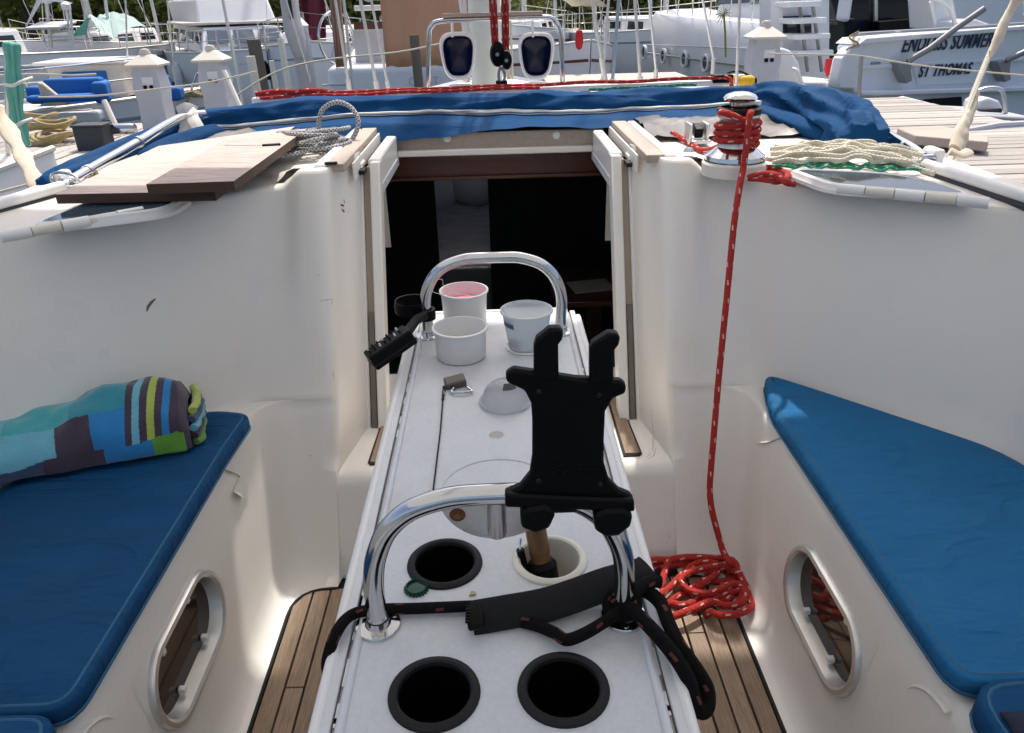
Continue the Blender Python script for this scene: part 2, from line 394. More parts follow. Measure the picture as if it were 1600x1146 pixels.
# thin wet-look glass for portlights: tinted, see-through
def glassy(name, tint, f):
    m = mat(name, tint, .05, var=.05); t = m.node_tree; b = t.nodes['Principled BSDF']; o = t.nodes['Material Output']
    tr = t.nodes.new('ShaderNodeBsdfTransparent'); tr.inputs[0].default_value = tint + (1,)
    gl = t.nodes.new('ShaderNodeBsdfGlossy'); gl.inputs[1].default_value = .08
    fr = t.nodes.new('ShaderNodeFresnel'); fr.inputs[0].default_value = 1.5
    ms = t.nodes.new('ShaderNodeMixShader'); t.links.new(fr.outputs[0], ms.inputs[0])
    t.links.new(tr.outputs[0], ms.inputs[1]); t.links.new(gl.outputs[0], ms.inputs[2]); t.links.new(ms.outputs[0], o.inputs[0])
cloth_translucent('leaf', (.17, .205, .05), .5)
cloth_translucent('leaf_light', (.29, .32, .09), .5)
cloth_translucent('tan_canvas', (.56, .40, .29), .4)
mat('dome_plastic', (.70, .72, .74), .14, trans=.72, var=.05, ior=1.25)
glassy('clear_film', (.93, .95, .96), 0)
# ================================================================== water and our own boat
WATER = -.6
b = MB(); b.add([(-300, -60, WATER), (300, -60, WATER), (300, 300, WATER), (-300, 300, WATER)], [(0, 1, 2, 3)])
b.build('water', 'water', kind='structure')

boat = thing('sailboat', 'cream white sailing yacht in the foreground with open cockpit and dark companionway', 'sailboat')
SEAT = .43
def yf(z): return 1.60 + .48 * z
def yj(z): return 1.85 + .48 * z
def lower(z, inset=0.0):
    xr = .61 + .045 * min(z, .4) / .4 - inset
    return rpath([(.405, yj(z), 0), (.455, yf(z) - inset, .05 if z > .26 else .004), (xr, yf(z) - inset, .10), (xr, .95, .05), (xr, -.9, 0)])
def upper(z):
    t = (z - .43) / .52
    return rpath([(.405, yj(z), 0), (.455, yf(z), .05), (lerp(.70, .575, t), yf(z), .14), (lerp(1.10, 1.165, t), lerp(1.41, 1.53, t), .16), (lerp(1.12, 1.18, t), -.9, 0)])
def ztop(x):
    t = min(1, max(0, (x - .525) / .05)); t = t * t * (3 - 2 * t)
    return lerp(.992, .955, t)
def lp(a, c, t): return [p.lerp(q, t) for p, q in zip(a, c)]
def shell_rows(sg):
    Rw = []
    def put(path, z): Rw.append([(sg * p.x, p.y, z if not callable(z) else z(p)) for p in path])
    put(lower(0, .045), .001); put(lower(0, .03), .004); put(lower(.01, .014), .014); put(lower(.03, .004), .034); put(lower(.06), .06)
    for z in (.14, .22, .255, .262, .30, .35, .385): put(lower(z), z)
    a, u = lower(.43), upper(.43)
    put(lp(lower(.405), u, .008), .408); put(lp(a, u, .03), .424); put(lp(a, u, .07), .431); put(lp(a, u, .15), .433)
    put(lp(a, u, .5), .433); put(lp(a, u, .88), .433); put(lp(a, u, .95), .437)
    put(lp(lower(.445), upper(.445), .985), .448)
    for i in range(0, 9):
        t = i / 8; z0 = .47
        pth = upper(lerp(.47, .945, t)); put(pth, lambda p, t=t: lerp(z0, ztop(p.x) - .012, t))
    top = upper(.95)
    outer = rpath([(.405, 2.78, 0), (.50, 2.78, .01), (1.24, 2.78, .06), (1.24, 1.6, .05), (1.24, -.9, 0)])
    put(lp(top, outer, .004), lambda p: ztop(p.x) - .003); put(lp(top, outer, .014), lambda p: ztop(p.x) + .001)
    put(lp(top, outer, .04), lambda p: ztop(p.x) + .001)
    return Rw, top, outer
for sg in (1, -1):
    Rw, top, outer = shell_rows(sg)
    m = MB(); m.rows(Rw if sg < 0 else [list(reversed(r)) for r in Rw])
    mo = m.build('cockpit_moulding', 'gelcoat', boat, weld=.0004, angle=48)
    cyz = (1.155, .238) if sg > 0 else (1.125, .255)
    bm = bmesh.new(); bm.from_mesh(mo.data); kill = []
    for f in bm.faces:
        ymn, ymx = min(v.co.y for v in f.verts), max(v.co.y for v in f.verts); zmn, zmx = min(v.co.z for v in f.verts), max(v.co.z for v in f.verts)
        if .59 < sg * f.calc_center_median().x < .67 and zmx < .392 and zmn > .055 and ymx > cyz[0] - .16 and ymn < cyz[0] + .16 and ymx < 1.47 and zmx > cyz[1] - .08 and zmn < cyz[1] + .08: kill.append(f)
    KY0, KY1 = min(v.co.y for f in kill for v in f.verts), max(v.co.y for f in kill for v in f.verts); KZ0, KZ1 = min(v.co.z for f in kill for v in f.verts), max(v.co.z for f in kill for v in f.verts)
    bmesh.ops.delete(bm, geom=kill, context='FACES'); bm.to_mesh(mo.data); bm.free()
    def wx(z): return .61 + .045 * min(z, .4) / .4
    Y0k, Y1k, Z0k, Z1k = KY0 - .01, KY1 + .01, max(.06, KZ0 - .004), min(.388, KZ1 + .004)
    ang = sorted([2 * math.pi * k / 64 for k in range(64)] + [math.atan2(z - cyz[1], y - cyz[0]) % (2 * math.pi) for y in (Y0k, Y1k) for z in (Z0k, Z1k)])
    ov = []; rc = []
    for a in ang:
        dy, dz_ = math.cos(a), math.sin(a); lo_, hi__ = 0, .4
        for _ in range(30):
            md_ = (lo_ + hi__) / 2; yy, zz = dy * md_, dz_ * md_; e_ = max(0, abs(yy) - .080)
            if math.hypot(e_, zz) < .077: lo_ = md_
            else: hi__ = md_
        ov.append((cyz[0] + dy * lo_, cyz[1] + dz_ * lo_))
        ty = ((Y1k if dy > 0 else Y0k) - cyz[0]) / dy if abs(dy) > 1e-9 else 9; tz_ = ((Z1k if dz_ > 0 else Z0k) - cyz[1]) / dz_ if abs(dz_) > 1e-9 else 9
        t_ = min(ty, tz_); rc.append((cyz[0] + dy * t_, cyz[1] + dz_ * t_))
    pm = MB(); pm.rows([[(sg * (wx(z) - .0006), y, z) for y, z in rc], [(sg * (wx(z) - .0006), y, z) for y, z in ov]], closed=True)
    pm.build('portlight_surround', 'gelcoat', boat, smooth=False)
    m = MB(); RR = []
    for t in (.039, .07, .12, .2, .4, .7, 1.0):
        q = lp(top, outer, t)
        RR.append([(sg * p.x, p.y, lerp(ztop(top[i].x), .957, min(1, max(0, (t - .04) / .12))) + .001 + .012 * t) for i, p in enumerate(q)])
    drop = [(sg * (p.x + (.012 if p.x > .6 else 0)), p.y, .95) for p in outer]; RR.append(drop)
    RR.append([(sg * (p.x + (.04 if p.x > .6 else 0)), p.y, .56) for p in outer])
    m.rows(RR if sg < 0 else [list(reversed(r)) for r in RR])
    m.build('side_deck_coaming', 'gelcoat_deck', boat, weld=.0004, angle=50)
# step inside the companionway with teak strips, its riser and the floor behind
m = MB(); pr = [(yf(0) + .004, -.01), (yf(.1) + .003, .10), (yf(.19) + .003, .19), (yf(.2) + .007, .215), (yf(.2) + .018, .235), (yf(.2) + .036, .247), (yf(.2) + .06, .25), (1.9, .25), (2.32, .25)]
m.rows([[(x, y, z) for x in (-.475, -.3, 0, .3, .475)] for y, z in pr])
m.build('companionway_step', 'gelcoat', boat, angle=60)
for sg in (1, -1):
    m = MB(); m.prism([(sg * .325, 1.755), (sg * .37, 1.755), (sg * .378, 1.765), (sg * .365, 2.12), (sg * .325, 2.12)], .2505, .2545)
    e = m.build('step_strip_caulk', 'caulk', boat, smooth=False)
    m = MB(); m.prism([(sg * .331, 1.762), (sg * .367, 1.762), (sg * .371, 1.768), (sg * .359, 2.12), (sg * .331, 2.12)], .2546, .2585)
    m.build('step_strip', 'teak', e, smooth=False)
    # jambs with groove and dark strip
    def jb(x0, x1, d0, d1, z0, z1, nm, mt, par=boat, bev=.004):
        q = MB(); q.hexa([(sg * x0, yj(z0) - d0, z0), (sg * x1, yj(z0) - d0, z0), (sg * x1, yj(z0) + d1, z0), (sg * x0, yj(z0) + d1, z0)],
                        [(sg * x0, yj(z1) - d0, z1), (sg * x1, yj(z1) - d0, z1), (sg * x1, yj(z1) + d1, z1), (sg * x0, yj(z1) + d1, z1)])
        return q.build(nm, mt, par, bevel=bev, weld=.0001)
    j = jb(.345, .375, .02, .05, .24, .965, 'door_jamb', 'gelcoat')
    jb(.376, .396, -.004, .05, .24, .95, 'washboard_groove', 'groove_tan', j, 0)
    jb(.397, .44, .012, .05, .24, .963, 'jamb_cheek', 'gelcoat', j)
    jb(.378, .394, .012, -.0045, .25, .56, 'groove_strip', 'groove_dark', j, .001)
    # hatch runners
    q = MB(); q.box((sg * .365, 2.54, .925), (.036, .44, .09)); r1 = q.build('hatch_runner', 'gelcoat', boat, bevel=.006)
    q = MB(); q.box((sg * .3455, 2.53, .885), (.004, .44, .025)); q.build('runner_lip', 'trim_grey', r1)
    q = MB(); q.box((sg * .394, 2.50, .944), (.016, .5, .012)); q.build('runner_track', 'black_rubber', r1)
    q = MB(); q.box((sg * .4055, 2.47, .958), (.006, .56, .05)); q.build('track_cheek', 'gelcoat', r1, bevel=.002)
    q = MB(); q.box((sg * .438, 2.43, .988), (.05, .66, .022), mi=0); q.build('coaming_cap', 'teak_grey', r1, bevel=.003)
    q = MB(); q.box((sg * .481, 2.43, .984), (.03, .66, .03)); q.build('coaming_edge', 'gelcoat', r1, bevel=.007)
# notch with dark slot at the port corner
q = MB(); q.box((-.447, 2.098, 1.002), (.034, .012, .007)); q.build('vent_slot', 'black_rubber', boat, bevel=.002)
q = MB(); q.box((-.4615, 2.112, .905), (.010, .004, .034), rot=(0, .05, .9)); q.build('sticker', 'paper', boat)
# hatch garage beam, inner trim
q = MB(); q.box((0, 2.80, .942), (.78, .03, .056)); q.build('hatch_garage', 'teak_grey', boat, bevel=.004)
q = MB(); q.box((0, 2.775, .905), (.70, .03, .022)); q.build('garage_lip', 'gelcoat', boat, bevel=.004)
q = MB(); q.box((0, 2.86, .855), (.80, .03, .10)); q.build('wood_trim', 'wood_cabin', boat, bevel=.003)
q = MB(); q.box((0, 2.84, .800), (.80, .018, .014)); q.build('trim_lip', 'wood_cabin', boat, bevel=.003)
for x in (-.17, .22):
    q = MB(); q.lathe([(0, .006), (.009, .006), (.014, .002), (.014, 0)], (x, 2.7845, .952), 12, m=Euler((R_(90), 0, 0)).to_matrix()); q.build('deck_stud', 'white_plastic', boat)
# coach roof ahead of the hatch, with an unseen gap added to light the bed
def roof_z(x, y): return .985 - .10 * max(0, y - 3.3) - .03 * max(0, y - 5) - .035 * (x / 1.2) ** 2
def half(y): return 1.24 if y < 2.78 else max(.12, 1.24 - .055 * (y - 2.78) ** 2 * .9)
ys = [2.84, 2.95, 3.2, 3.5, 3.9, 4.3, 4.62, 4.9, 5.2, 5.45, 5.9]
m = MB()
for i in range(len(ys) - 1):
    for k in range(-12, 12):
        if ys[i] >= 4.6 and ys[i + 1] <= 5.3 and -4 <= k < 0: continue
        P = []
        for (yy, kk) in ((ys[i], k), (ys[i], k + 1), (ys[i + 1], k + 1), (ys[i + 1], k)):
            x = kk / 12 * half(yy); P.append((x, yy, roof_z(x, yy)))
        m.add(P, [(0, 1, 2, 3)])
for sg in (1, -1):
    for i in range(len(ys) - 1):
        x0, x1 = sg * half(ys[i]), sg * half(ys[i + 1])
        m.add([(x0, ys[i], roof_z(x0, ys[i])), (x1, ys[i + 1], roof_z(x1, ys[i + 1])), (x1 * 1.04, ys[i + 1], .56), (x0 * 1.04, ys[i], .56)], [(0, 1, 2, 3)])
x0 = half(5.9); m.add([(-x0, 5.9, roof_z(x0, 5.9)), (x0, 5.9, roof_z(x0, 5.9)), (x0, 6.2, .56), (-x0, 6.2, .56)], [(0, 1, 2, 3)])
m.build('coach_roof', 'gelcoat_deck', boat, weld=.0005, angle=50)
# hull and side decks
def hb(y): 
    t = (y + 2.0) / 11.0
    return 1.75 * (1 - max(0, (t - .35) / .65) ** 2.1) * (1 - .12 * max(0, (.3 - t) / .3))
def sheer(y): return .56 + .012 * max(0, y - 1)
ny = [-2 + 11 * i / 26 for i in range(27)]
for sg in (1, -1):
    rw = []
    for y in ny:
        bb = max(hb(y), .01); s0 = sheer(y)
        rw.append([(sg * min(1.27, bb * .9) , y, s0), (sg * bb * .97, y, s0), (sg * bb, y, s0 + .03), (sg * (bb + .012), y, s0 + .012), (sg * bb * 1.01, y, .2), (sg * bb * .97, y, -.2), (sg * bb * .86, y, WATER - .02), (sg * bb * .3, y, WATER - .4)])
    m = MB(); m.rows(rw); m.build('hull', 'hull_white', boat, angle=40)
m = MB(); rw = [[(-max(hb(y), .01) * .95, y, sheer(y) + .002), (max(hb(y), .01) * .95, y, sheer(y) + .002)] for y in ny if y > 5.5]; m.rows(rw); m.build('foredeck', 'gelcoat_deck', boat)
# sole base and planks
_sp = [p for p in lower(0, .045)]
def sole_end(x):
    ax = abs(x)
    if ax < .46: return 1.550
    best = 1.55
    for p, q_ in zip(_sp, _sp[1:]):
        if p.x <= ax + .004 <= q_.x and q_.x - p.x > 1e-6: best = min(best, lerp(p.y, q_.y, (ax + .004 - p.x) / (q_.x - p.x)))
    return min(best - .005, 1.550)
m = MB(); m.add([(-.7, -.9, -.012), (.7, -.9, -.012), (.7, 1.75, -.012), (-.7, 1.75, -.012)], [(0, 1, 2, 3)])
sole = m.build('cockpit_sole', 'caulk', boat, smooth=False)
PW, GAP = .0447, .0056
n = 25; x = -n * PW / 2
rnd = random.Random(3)
for i in range(n):
    xa, xb = x + GAP / 2, x + PW - GAP / 2; x += PW
    ye = [sole_end(xa), sole_end((xa + xb) / 2), sole_end(xb)]
    cut = rnd.uniform(.95, 1.42) if i % 3 == 1 else rnd.uniform(.3, 1.2)
    for (a, c, far) in ((-.6, cut - .0025, False), (cut + .0025, None, True)):
        if far: out = [(xa, a), (xb, a), (xb, ye[2]), ((xa + xb) / 2, ye[1]), (xa, ye[0])]
        else: out = [(xa, a), (xb, a), (xb, c), (xa, c)]
        q = MB(); dz = rnd.uniform(-.0006, .0006); q.prism(out, -.012, .003 + dz); q.build('plank', 'teak', sole, smooth=False)
# margin board around the sole
for sg in (1, -1):
    q = MB(); q.tube([(sg * p.x, p.y, .002) for p in lower(0, .047) if p.x > .455 and p.y < 1.56], .004, 6); q.build('margin_seam', 'caulk', sole)

# cabin seen through the companionway
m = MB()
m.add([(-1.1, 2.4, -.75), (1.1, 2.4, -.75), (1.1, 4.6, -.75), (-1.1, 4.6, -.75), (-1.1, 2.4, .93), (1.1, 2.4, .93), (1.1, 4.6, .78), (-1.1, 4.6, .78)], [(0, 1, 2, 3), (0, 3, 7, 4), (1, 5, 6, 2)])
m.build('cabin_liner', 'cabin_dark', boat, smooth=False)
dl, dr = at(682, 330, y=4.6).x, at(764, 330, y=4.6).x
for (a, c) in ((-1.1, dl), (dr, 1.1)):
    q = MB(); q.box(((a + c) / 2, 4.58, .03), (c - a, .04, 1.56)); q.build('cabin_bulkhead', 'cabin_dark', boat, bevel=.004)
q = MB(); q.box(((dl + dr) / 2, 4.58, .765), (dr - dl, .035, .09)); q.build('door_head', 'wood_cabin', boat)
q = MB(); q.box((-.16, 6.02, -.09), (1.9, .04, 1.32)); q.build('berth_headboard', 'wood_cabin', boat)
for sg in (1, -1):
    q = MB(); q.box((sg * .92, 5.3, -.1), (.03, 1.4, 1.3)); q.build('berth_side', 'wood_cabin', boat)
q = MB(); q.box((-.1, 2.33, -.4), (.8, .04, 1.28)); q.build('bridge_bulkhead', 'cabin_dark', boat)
bed = thing('berth_bed', 'made bed with white pillows seen dimly through the companionway', 'bed', (-.3, 5.2, -.05))
q = MB(); q.grid(lambda u, v: (lerp(-1.0, .6, u), lerp(4.70, 5.95, v), -.20 + .38 * min(1, v * 1.5) + .035 * nz(u * 6, v * 9) + .022 * nz(u * 16, v * 22, 3)), 50, 50); q.build('bedspread', 'linen_grey', bed)
q = MB(); q.box((-.2, 5.3, -.35), (1.6, 1.2, .4)); q.build('mattress', 'linen_grey', bed, bevel=.03)
for (x, y, z, sx) in ((-.46, 5.45, .22, .20), (-.12, 5.45, .27, .24)):
    q = MB(); q.lathe([(math.sin(math.pi * k / 10) ** .7 * 1, -math.cos(math.pi * k / 10)) for k in range(11)], (0, 0, 0), 16)
    q.V = [(x + vx * sx, y + vy * .14 + .25 * vz * .12, z + vz * .2 + .02 * nz(vx * 3, vy * 3, x * 9)) for vx, vy, vz in q.V]; q.build('pillow', 'linen', bed)
t = thing('chart_table', 'dark cabin table with papers just inside the companionway', 'table', (.45, 3.4, -.75))
q = MB(); q.box((.46, 3.5, .12), (.42, .5, .03)); q.build('table_top', 'wood_cabin', t, bevel=.004)
q = MB(); q.box((.46, 3.5, -.32), (.08, .08, .85)); q.build('table_leg', 'wood_cabin', t)
q = MB(); q.box((.44, 3.45, .139), (.2, .16, .004), rot=(0, 0, .2)); tag(q.build('paper_sheet', 'paper'), 'white paper sheet lying on the cabin table', 'paper')

# oval portlights in the seat fronts
def portlight(sg, cy, cz, label):
    root = thing('portlight', label, 'portlight', (sg * .633, cy, cz))
    L, H = .145, .062   # half length of straight part + radius
    tilt = .048 / .4
    # the ovals lean: their long axis slopes down towards the cockpit's aft end
    def oval(r, off, ax=.080, n=48):
        P = []
        for k in range(n):
            a = 2 * math.pi * k / n; cx = ax if math.cos(a) > 0 else -ax
            yy = cx + r * math.cos(a); zz = r * math.sin(a)
            zz2 = zz + .42 * 0 * yy
            P.append((sg * (.633 - off + (cz + zz2 - .235) * .1125), cy + yy, cz + zz2))
        return P
    m = MB()
    m.rows([oval(.092, -.004), oval(.092, .004), oval(.089, .009), oval(.080, .010), oval(.075, .006), oval(.070, -.022)], closed=True)
    fr = m.build('frame', 'aluminium', root, angle=30)
    m = MB(); P = oval(.071, -.021); m.add(P, [tuple(range(len(P)))]); m.build('pane', 'glass_port', root, smooth=False)
    for k, (yy, zz) in enumerate(((.06, .058), (-.07, .052), (-.06, -.058), (.07, -.054))):
        q = MB(); q.box((sg * (.633 + .014 + (zz) * .11), cy + yy, cz + zz), (.014, .012, .012)); q.build('clip', 'white_plastic', root, bevel=.002)
mat('glass_port', (.035, .022, .018), .05, spec=.6, var=.25, vscale=8)
portlight(1, 1.155, .238, 'oval aluminium portlight in the seat front beside the red rope coil')
portlight(-1, 1.125, .255, 'oval aluminium portlight in the seat front below the towel side cushion')
# cockpit-locker curve at the aft end of each seat front
for sg in (1, -1):
    q = MB(); q.tube([(sg * (.652 + .004), .88 - .0 - .1 * (1 - math.cos(a)), .32 - .0 + .085 * math.sin(a) + .0) for a in [math.pi / 2 * k / 8 for k in range(9)]][::-1], .007, 8, flat=.6)
    q.build('locker_lip', 'gelcoat', boat)

# bimini overhead: shades the cockpit
bim = thing('bimini', 'pale canvas bimini top stretched over the cockpit', 'bimini', (0, .6, .95))
BZ = 2.2
q = MB(); q.grid(lambda u, v: (lerp(-1.75, 1.75, u), lerp(-2.6, 2.5, v), BZ + .12 * (1 - (2 * u - 1) ** 2) - .05 * (2 * v - 1) ** 2 + .01 * math.sin(v * 9)), 16, 12); q.build('canopy', 'bimini_cloth', bim)
for (yy) in (2.5, .3, -2.6):
    q = MB(); zz = lambda u, v: BZ + .12 * (1 - (2 * u - 1) ** 2) - .05 * (2 * v - 1) ** 2
    P = [(-1.72, .2 + yy * .1, .58), (-1.75, yy * .8, 1.8)] + [(lerp(-1.75, 1.75, u / 10), yy, zz(u / 10, (yy + 2.6) / 5.1) - .02) for u in range(11)] + [(1.75, yy * .8, 1.8), (1.72, .2 + yy * .1, .58)]
    q.tube(catmull(P, 4), .0125, 8); q.build('bow_tube', 'stainless', bim)
# ================================================================== cockpit table
tb = thing('cockpit_table', 'white cockpit table with four cup holders and two stainless grab rails', 'table', (-.012, 1.0, 0))
TC = -.012; TZ = .70; TW = .166
holes = [(-.086, .595), (.056, .595), (-.087, .809), (.056, .809)]
HR = .043; cell = .058
m = MB()
def hole_cell(cx, cy, z):
    n = 32; V = []; F = []
    for k in range(n):
        a = 2 * math.pi * (k + .5) / n; ca, sa = math.cos(a), math.sin(a); s = cell / max(abs(ca), abs(sa))
        V += [(cx + HR * ca, cy + HR * sa, z), (cx + s * ca, cy + s * sa, z)]
    # square corners
    for k in range(n):
        j = (k + 1) % n; F.append((2 * k, 2 * k + 1, 2 * j + 1, 2 * j))
    m.add(V, F)
    for sx in (1, -1):
        for sy in (1, -1):
            c = (cx + sx * cell, cy + sy * cell, z)
            k = {(1, 1): 3, (-1, 1): 11, (-1, -1): 19, (1, -1): 27}[(sx, sy)]
            m.add([V[2 * k + 1], c, V[2 * ((k + 1) % n) + 1]], [(0, 1, 2)])
x0, x1 = TC - TW, TC + TW
ycuts = [.30, .595 - cell, .595 + cell, .809 - cell, .809 + cell, 1.728]
xcuts = [x0, -.0865 - cell, -.0865 + cell, .056 - cell, .056 + cell, x1]
for i in range(5):
    for j in range(5):
        if i in (1, 3) and j in (1, 3): hole_cell((xcuts[i] + xcuts[i + 1]) / 2, (ycuts[j] + ycuts[j + 1]) / 2, TZ); continue
        m.add([(xcuts[i], ycuts[j], TZ), (xcuts[i + 1], ycuts[j], TZ), (xcuts[i + 1], ycuts[j + 1], TZ), (xcuts[i], ycuts[j + 1], TZ)], [(0, 1, 2, 3)])
holes = [(-.0865, .595), (.056, .595), (-.0865, .809), (.056, .809)]
m.build('table_top', 'table_white', tb, smooth=False)
q = MB(); q.box((TC, 1.736, .683), (.345, .016, .04)); q.build('end_cap', 'white_plastic', tb, bevel=.006)
q = MB(); q.box((TC, 1.03, .5), (.30, 1.36, .12)); q.box((TC, 1.05, .22), (.22, .9, .46)); q.build('table_box', 'gelcoat', tb, bevel=.015)
for sg in (1, -1):
    e = TC + sg * TW
    q = MB(); q.tube([(e + sg * .005, .3, .6995), (e + sg * .005, 1.735, .6995)], .0055, 10); q.build('edge_bead', 'trim_grey', tb)
    q = MB(); q.box((e + sg * .0130, 1.02, .684), (.0045, 1.43, .014)); q.build('hinge_gap', 'grey_davit', tb)
    q = MB(); q.box((e + sg * .0225, 1.02, .689), (.012, 1.43, .014)); lf = q.build('leaf_hinge', 'trim_grey', tb, bevel=.0015)
    q = MB(); q.tube([(e + sg * .033, .3, .692), (e + sg * .033, 1.70, .692)], .0075, 10); q.build('leaf_edge', 'white_plastic', tb)
    q = MB(); q.box((e + sg * .031, 1.0, .50), (.014, 1.40, .36)); q.build('folded_leaf', 'table_white', tb, bevel=.004)
    for k in range(16):
        q = MB(); q.box((e + sg * .0130, .40 + .045 * k + (.3 if k > 9 else 0) + .011 * ((k * 5) % 4), .6915), (.0042, .012 + .014 * ((k * 7) % 3), .003)); q.build('hinge_knuckle', 'white_plastic', lf)
names = ['black', 'black', 'black', 'white']
for i, (x, y) in enumerate(holes):
    wh = i == 3
    q = MB(); q.lathe([(.0395, -.002), (.0405, .004), (.043, .0058), (.047, .0054), (.0505, .003), (.0512, .0)], (x, y, TZ), 40)
    r = q.build('cup_holder_rim', 'cream_plastic' if wh else 'black_rubber', tb)
    q = MB(); q.lathe([(.0395, -.001), (.037, -.075), (.034, -.079), (0.001, -.079)], (x, y, TZ), 32)
    q.build('cup_holder_well', 'cream_plastic' if wh else 'black_plastic', r)
# round hole, ring line, deck plate
q = MB(); q.lathe([(0.0005, .0006), (.0125, .0006)], (-.014, 1.143, TZ), 24); q.build('drain_plug', 'grey_davit', tb)
q = MB(); q.lathe([(.0125, .0002), (.0132, .0012), (.0142, .0002)], (-.014, 1.143, TZ), 24); q.build('plug_ring', 'white_plastic', tb)
q = MB(); q.tube([(-.013 + .089 * math.cos(a), .975 + .089 * math.sin(a), TZ + .0005) for a in [2 * math.pi * k / 48 for k in range(48)]], .0014, 6, closed=True); q.build('inspection_ring', 'trim_grey', tb)
q = MB(); q.lathe([(0.0005, .001), (.007, .001)], (-.013, .53, TZ), 16); q.build('screw_plug', 'white_plastic', tb)
def grab_rail(y, h, xl, xr, wide):
    c = (xl + xr) / 2; hw = (xr - xl) / 2
    P = [(c - hw, y, TZ)]
    prof = [(1, .22), (.992, .38), (.95, .56), (.84, .76), (.66, .9), (.42, .975), (.2, 1.0)] if wide else [(1.0, .25), (1.01, .42), (.97, .60), (.86, .78), (.68, .91), (.42, .985), (.2, 1.0)]
    P += [(c - hw * a, y, TZ + h * b_) for a, b_ in prof]; P += [(c + hw * a, y, TZ + h * b_) for a, b_ in reversed(prof)]; P.append((c + hw, y, TZ))
    q = MB(); q.tube(catmull(P, 5), .0125, 16, cap=False); r = q.build('grab_rail', 'stainless', tb)
    for x in (xl, xr):
        q = MB(); q.lathe([(.0135, .012), (.016, .005), (.027, .004), (.0285, .0015), (.0285, 0)], (x, y, TZ), 28); q.build('rail_foot', 'stainless', r)
        for a in (.5, 2.6, 4.7):
            q = MB(); q.lathe([(0, .0055), (.0025, .0052), (.0035, .004)], (x + .0215 * math.cos(a), y + .0215 * math.sin(a), TZ), 8); q.build('screw_head', 'steel_plate', r)
    return r
ra = grab_rail(.70, .188, -.162, .139, True)
grab_rail(1.592, .182, -.167, .137, False)
# half round bracket plate under the near rail
q = MB(); P = [(-.012 + .066 * math.cos(a), .712, .880 + .062 * math.sin(a)) for a in [math.pi + math.pi * k / 20 for k in range(21)]]
q.hexa([(p[0], .7135, p[2]) for p in P], [(p[0], .7105, p[2]) for p in P]); pl = q.build('bracket_plate', 'steel_plate', tb, smooth=False)
q = MB(); q.tube([(-.012, .709, .878), (-.012, .709, .826)], .011, 14); q.build('bracket_channel', 'steel_plate', pl)
q = MB(); q.lathe([(0, .003), (.004, .002), (.005, 0)], (-.057, .7105, .853), 10, m=Euler((R_(90), 0, 0)).to_matrix()); q.build('bracket_bolt', 'brass_dark', pl)
mat('rust', (.16, .055, .02), .9, var=.5, vscale=200)
q = MB(); q.lathe([(0, .0006), (.007, .0005), (.0095, .0)], (-.057, .7103, .854), 14, m=Euler((R_(90), 0, 0)).to_matrix()); q.build('rust_stain', 'rust', pl)

# ---------------------------------------------------------------- tablet holder clamped on the near rail
hd = thing('tablet_holder', 'black four armed tablet holder clamped to the near grab rail', 'tablet holder', (.07, .70, .88))
Y0 = .655; tl = R_(8)
def hp(px, py):
    d = CR * ((px - 800) / F_PX) + CU * ((573 - py) / F_PX) + _f; t = (Y0 + .14 * (CAM.z - .88)) / (d.y - .14 * d.z); p = CAM + d * t; return (p.x, p.y, p.z)
body = [(790, 585), (802, 577), (848, 584), (900, 592), (970, 596), (979, 602), (978, 616), (958, 624), (946, 645), (944, 690), (944, 725), (952, 752), (968, 768), (988, 776), (990, 794), (975, 800), (900, 796), (800, 792), (790, 786), (792, 770), (812, 762), (828, 742), (832, 715), (832, 660), (830, 632), (820, 612), (800, 603), (791, 598)]
P = [hp(*p) for p in body]
def slab(P, th, nm, mt, par, bev=.002, dy=0):
    q = MB(); a = [(p[0], p[1] + dy, p[2]) for p in P]; c = [(p[0], p[1] + th + dy, p[2]) for p in P]
    q.hexa(c, a); return q.build(nm, mt, par, bevel=bev, weld=.00005, angle=30)
slab(P, .012, 'back_plate', 'black_plastic', hd, .003)
for nm, P2 in (('clamp_arm', [(834, 590), (834, 540), (838, 528), (858, 512), (874, 511), (881, 518), (878, 530), (872, 538), (873, 592)]), ('clamp_arm', [(921, 598), (921, 545), (925, 535), (950, 519), (964, 520), (969, 526), (966, 538), (958, 548), (958, 600)])):
    slab([hp(*p) for p in P2], .014, nm, 'black_plastic', hd, .003, -.004)
for P2 in ([(812, 795), (822, 788), (850, 783), (864, 788), (866, 800), (858, 818), (836, 826), (814, 818)], [(926, 797), (945, 790), (975, 789), (987, 797), (984, 815), (965, 830), (945, 832), (928, 822)]):
    a = slab([hp(*p) for p in P2], .020, 'clamp_foot', 'black_plastic', hd, .004, -.010)
    q = MB(); c = hp(*P2[2])
slab([hp(*p) for p in ((789, 768), (990, 777), (991, 796), (789, 789))], .016, 'bottom_ledge', 'black_plastic', hd, .003, -.006)
for sx_, sy_ in ((842, 612), (936, 618), (842, 752), (938, 757)):
    c = Vector(hp(sx_, sy_)); q = MB(); q.lathe([(0, .0012), (.0022, .001), (.003, 0)], c, 10, m=Euler((R_(90), 0, 0)).to_matrix()); q.build('screw_head', 'black_rubber', hd)
q = MB(); c = hp(890, 770); q.tube([(c[0], c[1] + .01, c[2]), (c[0] - .01, .70, .885)], .012, 12); q.build('clamp_stem', 'black_plastic', hd)
q = MB(); q.lathe([(.0135, -.02), (.020, -.02), (.020, .02), (.0135, .02)], (c[0] - .01, .70, .8845), 20, m=Euler((0, R_(90), 0)).to_matrix()); q.build('clamp_ring', 'black_plastic', hd)
